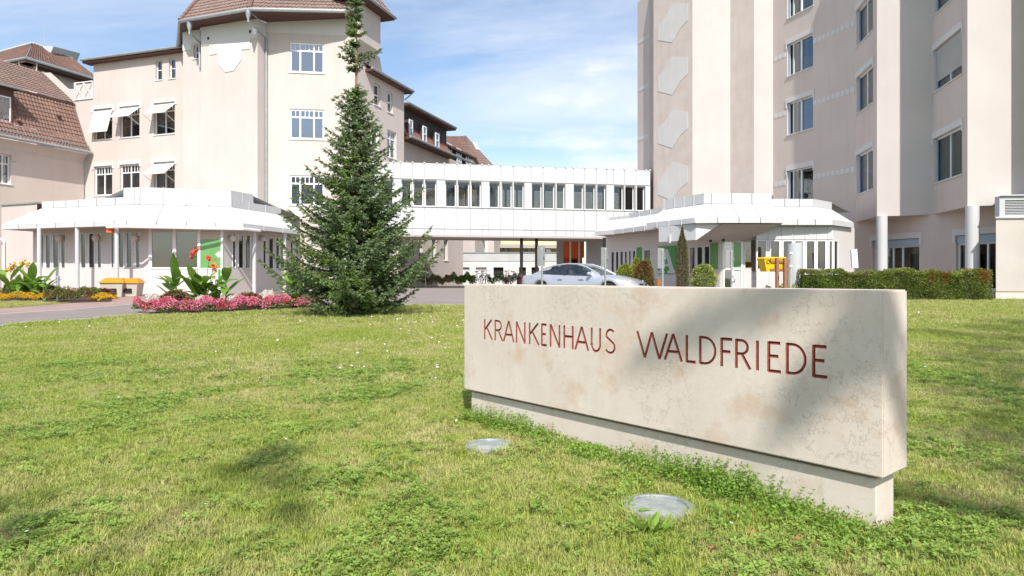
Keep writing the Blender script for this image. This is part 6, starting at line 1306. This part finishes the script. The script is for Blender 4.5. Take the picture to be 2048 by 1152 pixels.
# white cylinder
p = pl(1589, 25.0); g = ngz(p); t = thing('white_cylinder', 'tall plain white cylinder with slanted top beside the yellow post box', 'pillar', (p.x, p.y, g)); mb = MB(); n = 28; r_ = .27; lo_, hi_ = [], []
for i in range(n): a = 2*math.pi*i/n; x, y = r_*math.cos(a), r_*math.sin(a); lo_.append((p.x+x, p.y+y, g-.03)); hi_.append((p.x+x, p.y+y, zh(486, 25)+x*.12))
mb.add(lo_+hi_, [(i, (i+1) % n, n+(i+1) % n, n+i) for i in range(n)]+[tuple(range(n, 2*n))]); mb.build('shell', M_GREYP, t, smooth=True); MB().lathe([(.285, 0), (.285, .06), (.275, .08)], (p.x, p.y, g), 24).build('foot', M_GALV, t)
# leaning sign box by the hedge
p = pl(1710, 25.4); g = ngz(p); t = thing('slanted_sign', 'narrow white sign box on a post, tilted, behind the hedge', 'sign', (p.x, p.y, g)); z0, z1 = zh(536, 25.4), zh(500, 25.4)
MB().hexa([(p.x-.09, p.y, z0), (p.x+.12, p.y-.02, z0), (p.x+.12, p.y+.1, z0), (p.x-.09, p.y+.1, z0), (p.x-.14, p.y, z1), (p.x+.07, p.y-.02, z1+.04), (p.x+.07, p.y+.1, z1+.04), (p.x-.14, p.y+.1, z1)]).build('box', M_WOFF, t); MB().tube([(p.x, p.y+.05, g-.03), (p.x, p.y+.05, z0+.1)], .03, 8).build('post', M_GALV, t)
MB().hexa([(p.x-.03, p.y-.012, z0+.1), (p.x+.03, p.y-.016, z0+.1), (p.x+.03, p.y-.010, z0+.1), (p.x-.03, p.y-.006, z0+.1), (p.x-.07, p.y-.012, z1-.08), (p.x-.02, p.y-.016, z1-.08), (p.x-.02, p.y-.01, z1-.08), (p.x-.07, p.y-.006, z1-.08)]).build('slot', M_GREYP, t)
# litter bin
p = pl(1317.5, 27.6); g = ngz(p); t = thing('litter_bin', 'small dark litter bin against the entrance wall below the letter sign', 'bin', (p.x, p.y, g)); MB().lathe([(0, 0), (.12, 0), (.14, .42), (.13, .42), (.12, .1)], (p.x, p.y, g+.3), 14).build('bucket', M_WOOD, t, smooth=True); MB().tube([(p.x, p.y+.15, g), (p.x, p.y+.15, g+.8)], .025, 8).build('post', M_GALV, t)
# no stopping sign near the spruce
p = pl(851, 44.0); g = ngz(p); t = thing('no_stopping_sign', 'small round blue and red no stopping sign right of the spruce', 'sign', (p.x, p.y, g)); z = zh(540, 44)
M_SRED = pm('sign_red', (.6, .03, .04), None, rough=.4); M_SBLU = pm('sign_blue', (.05, .09, .42), None, rough=.4)
MB().tube([(p.x, p.y+.05, g-.03), (p.x, p.y+.05, z+.15)], .03, 8).build('post', M_GALV, t); MB().lathe([(.0, .0), (.2, .0), (.2, .01), (0, .01)], (p.x, p.y, z), 20, 'y').build('disc', M_SBLU, t); MB().lathe([(.15, -.004), (.2, -.004), (.2, .0), (.15, .0)], (p.x, p.y, z), 20, 'y').build('rim', M_SRED, t)
q = MB(); q.box((0, 0, 0), (.34, .004, .04)); q.v = [(p.x+a*.7-c*.7, p.y-.006+b, z+a*.7+c*.7) for a, b, c in q.v]; q.build('bar', M_SRED, t)
# service box with louvres
UB = thing('louvre_box', 'grey rendered service box with louvred top at the right edge', 'service box', pl(2040, 25.3).to_3d()); d0 = 24.7
U1 = Wall(pl(1992, d0), pl(2200, d0-.35)); zt1, zt2 = zh(437, d0), zh(389, d0)
def ubox(px0, z0, z1, o, m, name):                     # its left flank runs back along the sight line of the photo's edge
    a, b = U1.at(U1.uu(px0), 0, o).xy, U1.at(U1.L, 0, o).xy; c, e = b+Vector((1.0, 3.0)), Vector(pl(px0+3, a.y+3.0))
    return MB().hexa([v3(q, z0) for q in (a, b, c, e)]+[v3(q, z1) for q in (a, b, c, e)]).build(name, m, UB)
ubox(1992.5, .42, zh(583, d0), -.03, M_PINK, 'plinth'); ubox(1992, zh(583, d0)+.003, zt1, 0, M_UTIL, 'body'); ubox(1989, zt1+.002, zt1+.06, .06, M_GREYP, 'coping')
u0 = U1.uu(2003); ul = U1.uu(2014); fr_ = MB()
fr_.wbox(U1, u0, ul, zt1+.062, zt2-.05, -.4, -.12); fr_.wbox(U1, ul, U1.L, zt1+.062, zt1+.14, -.4, -.12); fr_.wbox(U1, ul, U1.L, zt2-.2, zt2-.05, -.4, -.12); fr_.build('louvre_frame', M_GREYP, UB); MB().wbox(U1, ul, U1.L, zt1+.14, zt2-.2, -.5, -.4).build('louvre_back', M_DARK, UB); ubox(2000, zt2-.048, zt2, -.04, M_GREYP, 'louvre_cap'); ubox(2004, zt1+.062, zt2-.05, -.42, M_GREYP, 'louvre_housing')
nl = 9
for i in range(nl):
    z = zt1+.16+(zt2-.2-zt1-.16)*i/nl; MB().add([U1.at(ul, z, -.14), U1.at(U1.L, z, -.14), U1.at(U1.L, z+.05, -.24), U1.at(ul, z+.05, -.24), U1.at(ul, z+.012, -.14), U1.at(U1.L, z+.012, -.14), U1.at(U1.L, z+.062, -.24), U1.at(ul, z+.062, -.24)], BOXF).build('louvre_slat', M_GREYP, UB)

# ------------------------------------------------------------------ bicycles under the bridge
def bicycle(m_frame):
    t = thing('bicycle', 'x', 'bicycle', (0, 0, 0), 'bicycles parked under the bridge', local=True)
    for x in (-.52, .52):
        w = MB(); w.tube([(x+.33*math.cos(a), 0, .35+.33*math.sin(a)) for a in np.linspace(0, 2*math.pi, 22)], .02, 5, cap=False); wo = w.build('wheel', M_BLACK, t)
        s = MB()
        for a in np.linspace(0, math.pi, 6, endpoint=False): s.tube([(x+.32*math.cos(a), 0, .35+.32*math.sin(a)), (x-.32*math.cos(a), 0, .35-.32*math.sin(a))], .004, 3)
        so_ = s.build('spokes', M_GALV, wo); so_['kind'] = 'stuff'
    f = MB()
    for a, b in (((-.52, .35), (-.08, .32)), ((-.08, .32), (-.2, .85)), ((-.52, .35), (-.18, .78)), ((-.18, .76), (.34, .80)), ((-.08, .32), (.36, .72)), ((.33, .95), (.52, .35))): f.tube([(a[0], 0, a[1]), (b[0], 0, b[1])], .018, 6)
    f.build('frame', m_frame, t); h = MB(); h.tube([(.28, -.28, 1.0), (.34, 0, .98), (.28, .28, 1.0)], .014, 6); h.build('handlebar', M_GALV, t); MB().box((-.22, 0, .9), (.26, .13, .06)).build('saddle', M_BLACK, t); return t
bcol = [pm('bike_blue', (.08, .10, .3), None, rough=.4), pm('bike_black', (.04, .04, .05), None, rough=.4), pm('bike_red', (.6, .04, .03), None, rough=.4), pm('bike_silver', (.4, .4, .42), None, rough=.4)]
bl_lab = ['blue bicycle parked second from the left before the glass brick windows', 'black bicycle parked leftmost before the glass brick windows', 'red bicycle parked before the dark cellar opening', 'silver bicycle parked nearest the black bridge post']
for i, (px, rz) in enumerate(((968, 1.2), (957, 1.0), (1014, 1.25), (1031, .6))):
    b = bicycle(bcol[i]); pz = pl(px, 45.0); b.location = (pz.x, pz.y, ngz(pz)+.16); b.rotation_euler = (0, 0, rz); b['label'] = bl_lab[i]
rk = tag(MB().box((*pl(998, 45.2), ngz(pl(998, 45.2))+.08), (3.4, 1.6, .16)).build('cycle_stand_slab', M_KERB), 'low pale concrete slab under the parked bicycles', 'slab')
# ------------------------------------------------------------------ silver car with driver
def carpaint():
    m, nt, b, out = new_mat('silver_paint'); b.inputs['Base Color'].default_value = (.54, .56, .59, 1); b.inputs['Metallic'].default_value = .55; b.inputs['Roughness'].default_value = .32; b.inputs['Coat Weight'].default_value = .6; b.inputs['Coat Roughness'].default_value = .05; return m
M_CAR = carpaint(); M_TYRE = pm('tyre', (.02, .02, .02), None, rough=.8); M_RIM = pm('rim', (.5, .5, .52), None, rough=.3, metal=.8); M_LAMP = pm('headlamp', (.75, .78, .82), None, rough=.1, spec=.8); M_TAIL = pm('tail_lamp', (.45, .02, .02), None, rough=.2, spec=.7); M_SEAT = pm('seat_beige', (.55, .50, .42), None, rough=.7)
cp_ = pl(1168, 24.6); CARS = .95
CAR = thing('silver_car', 'silver four door coupe passing the entrance behind the stone sign', 'car', (cp_.x, cp_.y, ngz(cp_)+.01), local=True, rz=R(-33))
ip = lambda x, t: float(np.interp(x, [a for a, b in t], [b for a, b in t]))
HWd = [(-2.45, .62), (-2.3, .80), (-1.8, .90), (-.5, .93), (.8, .93), (1.7, .90), (2.2, .78), (2.45, .55)]
BELT = [(-2.45, .78), (-2.3, .93), (-1.7, .985), (-.8, .95), (.4, .92), (1.0, .90), (1.6, .84), (2.1, .74), (2.45, .56)]
BOT = [(-2.45, .42), (-2.2, .28), (-1.6, .22), (1.7, .22), (2.2, .25), (2.45, .34)]
CROWN = [(-2.45, .80), (-2.3, .97), (-1.75, 1.03), (.95, .97), (1.5, .93), (2.1, .80), (2.45, .58)]
st = np.linspace(-2.45, 2.45, 36); V, Fc = [], []; ring = 11
for x in st:
    w, zb, z1, zc = ip(x, HWd), ip(x, BOT), ip(x, BELT), ip(x, CROWN)
    if any(abs(x-q) < .36 for q in (-1.42, 1.43)): zb = max(zb, .34+math.sqrt(max(0, .36**2-min(abs(x+1.42), abs(x-1.43))**2)))*1.0
    prof = [(w*.90, zb), (w*.99, zb+(z1-zb)*.25), (w, zb+(z1-zb)*.55), (w*.97, zb+(z1-zb)*.85), (w*.90, z1), (w*.5, zc-.01), (0, zc)]
    full = [(-a, b) for a, b in prof]+[(a, b) for a, b in prof[-2::-1]]
    V += [(x, a, b) for a, b in full]
nr = 13
for i in range(len(st)-1):
    for j in range(nr-1): q = i*nr+j; Fc.append((q, q+1, q+1+nr, q+nr))
    Fc.append((i*nr+nr-1, i*nr, (i+1)*nr, (i+1)*nr+nr-1))
Fc += [tuple(range(nr))[::-1], tuple((len(st)-1)*nr+j for j in range(nr))]
b_ = MB(); b_.v, b_.f = V, Fc; body = b_.build('body', M_CAR, CAR, smooth=True)
ROOF = [(-1.95, 1.02), (-1.5, 1.20), (-1.0, 1.34), (-.4, 1.405), (.05, 1.39), (.45, 1.27), (1.05, .97)]
GB = [(-1.95, .70), (-1.4, .82), (0, .85), (.7, .84), (1.05, .78)]; GT = [(-1.95, .60), (-1.2, .60), (-.2, .62), (.4, .64), (1.05, .72)]
def gh(x, t, off=0.0):                               # greenhouse side, t 0 belt .. 1 roof edge
    wb, wt_ = ip(x, GB), ip(x, GT); zb = ip(x, BELT)-.02; zr = ip(x, ROOF)-.03; w = wb+(wt_-wb)*t**1.2; return (x, -(w+off), zb+(max(zr, zb+.01)-zb)*t)
gs = np.linspace(-1.95, 1.05, 25); g_ = MB(); rows_ = []
for x in gs: rows_.append([gh(x, t) for t in (0, .33, .66, 1)]+[(x, -ip(x, GT)*.6, ip(x, ROOF)-.008), (x, 0, ip(x, ROOF))])
rows_ = [r+[(a, -b, c) for a, b, c in r[-2::-1]] for r in rows_]; k_ = len(rows_[0]); V = [p for r in rows_ for p in r]; Fc = []
sideglass = lambda x, j: (-1.35 < x < .55) and j in (1, 2, k_-3, k_-4)
for i in range(len(gs)-1):
    xm = (gs[i]+gs[i+1])/2
    for j in range(k_-1):
        top_ = 3 <= j <= k_-5
        if j in (0, 1, k_-2, k_-3) and -1.45 < xm < .62: continue          # side window openings
        if j in (2, k_-4) and -1.1 < xm < .35: continue
        if top_ and xm > .16: continue                                      # windscreen opening
        if top_ and xm < -1.05: continue
        q = i*k_+j; Fc.append((q, q+1, q+1+k_, q+k_))
g_.v, g_.f = V, Fc; g_.build('roof', M_CAR, CAR, smooth=True)
def patch(name, fn, us, vs_, m, parent):
    V = [fn(u, v) for u in us for v in vs_]; n = len(vs_); q = MB(); q.v = V; q.f = [(i*n+j, i*n+j+1, (i+1)*n+j+1, (i+1)*n+j) for i in range(len(us)-1) for j in range(n-1)]; return q.build(name, m, parent, smooth=True)
for sgn in (1, -1):
    mir = (lambda p: p) if sgn == 1 else (lambda p: (p[0], -p[1], p[2]))
    patch('side_window', lambda x, t: mir(gh(x, t*min(1, .95*math.sin(math.pi*(.03+.97*(x+1.5)/2.3))**.45) if True else t, .004)), np.linspace(-1.48, -.42, 10), np.linspace(.04, .96, 5), G_CAR, CAR)
    patch('side_window', lambda x, t: mir(gh(x, t*.96, .004)), np.linspace(-.38, .66, 10), np.linspace(.04, .96, 5), G_CAR, CAR)
    pz = [mir(gh(-.40, t, .008)) for t in np.linspace(0, 1, 4)]; MB().tube(pz, .022, 4).build('pillar', M_BLACK, CAR)
    MB().tube([mir(gh(x, 1.0, .0)) for x in np.linspace(-1.5, 1.0, 14)], .035, 6).build('roof_rail', M_CAR, CAR, smooth=True)
    mm_ = MB(); mm_.lathe([(0, -.13), (.07, -.10), (.085, 0), (.07, .10), (0, .13)], (0, 0, 0), 12, 'y'); mm_.v = [(a*.9+.72, sgn*-.98+b, c*.8+1.0) for a, b, c in mm_.v]; mm_.build('mirror', M_CAR, CAR, smooth=True)
    for x in (-.28, .72-.95): pass
    for xh in (-.55, .55-.95+.75): MB().box((xh, -sgn*.945, .80), (.2, .03, .03)).build('door_handle', M_CAR, CAR)
    hl = MB(); hl.lathe([(0, 0), (.10, .02), (.12, .0), (.10, -.03)], (0, 0, 0), 14, 'x'); hl.v = [(2.17+a-abs(b)*.2, -sgn*.58+b*1.5, .66+c*.7) for a, b, c in hl.v]; hl.build('headlight', M_LAMP, CAR, smooth=True)
    MB().box((-2.40, -sgn*.52, .80), (.12, .32, .14), sgn*.35).build('tail_light', M_TAIL, CAR)
    for x in (-1.42, 1.43):
        w = MB(); w.lathe([(.20, -.10), (.30, -.10), (.335, -.07), (.335, .07), (.30, .10), (.20, .10)], (x, -sgn*.80, .335), 28, 'y'); wo = w.build('wheel', M_TYRE, CAR, smooth=True); rm = MB(); rm.lathe([(0, 0), (.06, -.01), (.19, 0), (.215, .0)], (x, -sgn*.885, .335), 20, 'y')
        for a in np.linspace(0, 2*math.pi, 10, endpoint=False): rm.tube([(x, -sgn*.89, .335), (x+.2*math.cos(a), -sgn*.90, .335+.2*math.sin(a))], .016, 4)
        rm.build('rim', M_RIM, wo)
def topsurf(off):
    def fn(x, v): w = ip(x, GT)*.98; y = v*w; return (x, y, ip(x, ROOF)+off-.028*abs(v)**2)
    return fn
patch('windscreen', topsurf(.002), np.linspace(.14, 1.04, 8), np.linspace(-1, 1, 9), G_CAR, CAR); patch('rear_window', topsurf(.002), np.linspace(-1.93, -1.03, 8), np.linspace(-1, 1, 9), G_CAR, CAR)
MB().box((2.40, 0, .55), (.10, .62, .16)).build('grille', M_BLACK, CAR); MB().box((2.455, 0, .56), (.02, .12, .12), .0).build('badge', M_GALV, CAR)
for x, y in ((.05, .36), (.05, -.36), (-.95, .36), (-.95, -.36)):
    s = MB(); s.box((x, y, .55), (.5, .46, .22)); s.hexa([(x-.30, y-.22, .6), (x-.16, y-.22, .6), (x-.16, y+.22, .6), (x-.30, y+.22, .6), (x-.42, y-.16, 1.14), (x-.32, y-.16, 1.14), (x-.32, y+.16, 1.14), (x-.42, y+.16, 1.14)]); s.build('seat', M_SEAT, CAR)
MB().box((0, 0, .52), (3.2, 1.5, .06)).build('cabin_floor', M_BLACK, CAR); MB().box((.72, 0, .86), (.35, 1.4, .12)).build('dashboard', M_BLACK, CAR)
sw_ = MB(); sw_.tube([(.50+.06*math.sin(a), .36+.18*math.cos(a), .92+.17*math.sin(a)) for a in np.linspace(0, 2*math.pi, 20)], .014, 6, cap=False); sw_.build('steering_wheel', M_BLACK, CAR)
# driver
def skinned(name, verts, edges, radii, m, parent=None):
    me = bpy.data.meshes.new(name); me.from_pydata(verts, edges, []); o = bpy.data.objects.new(name, me); COL.objects.link(o); o.modifiers.new('s', 'SKIN'); o.modifiers.new('d', 'SUBSURF').levels = 1
    sv = me.skin_vertices[0].data
    for i, r_ in enumerate(radii): sv[i].radius = (r_, r_) if not isinstance(r_, tuple) else r_
    sv[0].use_root = True; bpy.context.view_layer.update(); r2 = bpy.data.meshes.new_from_object(o.evaluated_get(bpy.context.evaluated_depsgraph_get())); bpy.data.objects.remove(o); return link(name, r2, m, parent, True)
M_SKIN = pm('skin', (.62, .34, .24), None, rough=.55); M_SHIRT = pm('shirt', (.62, .62, .64), None, rough=.9); M_HAIR = pm('hair', (.06, .04, .03), None, rough=.7)
DR = thing('person', 'driver in a light shirt sitting at the wheel of the silver car', 'person', CAR.location.copy(), local=True, rz=R(-33))
X, Y = -.02, .36
vv = [(X-.05, Y, .70), (X-.12, Y, .90), (X-.17, Y, 1.04), (X-.16, Y, 1.12), (X-.16, Y-.18, 1.03), (X-.02, Y-.24, .82), (X+.30, Y-.17, .93), (X-.16, Y+.18, 1.03), (X-.02, Y+.24, .82), (X+.30, Y+.17, .93), (X+.30, Y-.1, .66), (X+.55, Y-.1, .58), (X+.30, Y+.1, .66), (X+.55, Y+.1, .58)]
ee = [(0, 1), (1, 2), (2, 3), (2, 4), (4, 5), (5, 6), (2, 7), (7, 8), (8, 9), (0, 10), (10, 11), (0, 12), (12, 13)]
skinned('body', vv, ee, [.15, .15, .13, .05, .075, .05, .04, .075, .05, .04, .09, .07, .09, .07], M_SHIRT, DR)
hd = MB(); hd.lathe([(0, -.115), (.045, -.105), (.068, -.05), (.078, .01), (.07, .06), (.045, .10), (0, .115)], (0, 0, 0), 14); hd.v = [(a*1.2+X-.13+(.02 if (c < .02 and a > .06) else 0), b+Y, c+1.215) for a, b, c in hd.v]; hd.tube([(X-.04, Y, 1.22), (X-.02, Y, 1.195)], .014, 6, .018); hd.build('head', M_SKIN, DR, smooth=True)
hr = MB(); hr.lathe([(.080, .02), (.082, .05), (.06, .10), (0, .125)], (0, 0, 0), 14); hr.v = [(a*1.22+X-.145, b+Y, c+1.22) for a, b, c in hr.v]; hr.build('hair', M_HAIR, DR, smooth=True)
for sg_ in (-1, 1):
    hp_ = (X+.33, Y+sg_*.17, .94); sk_v = [hp_, (hp_[0]+.05, hp_[1], hp_[2]+.01)]; sk_e = [(0, 1)]; rr = [.032, .036]
    for j in range(4): o = len(sk_v); y = hp_[1]+(-.03+.02*j); sk_v += [(hp_[0]+.09, y, hp_[2]+.03), (hp_[0]+.12, y, hp_[2]+.005), (hp_[0]+.115, y, hp_[2]-.025)]; sk_e += [(1, o), (o, o+1), (o+1, o+2)]; rr += [.009, .008, .007]
    o = len(sk_v); sk_v += [(hp_[0]+.05, hp_[1]-sg_*.05, hp_[2]+.02), (hp_[0]+.085, hp_[1]-sg_*.06, hp_[2]+.03)]; sk_e += [(0, o), (o, o+1)]; rr += [.011, .009]
    skinned('hand', sk_v, sk_e, rr, M_SKIN, DR)

for o_ in (CAR, DR): o_.scale = (CARS, CARS, CARS)
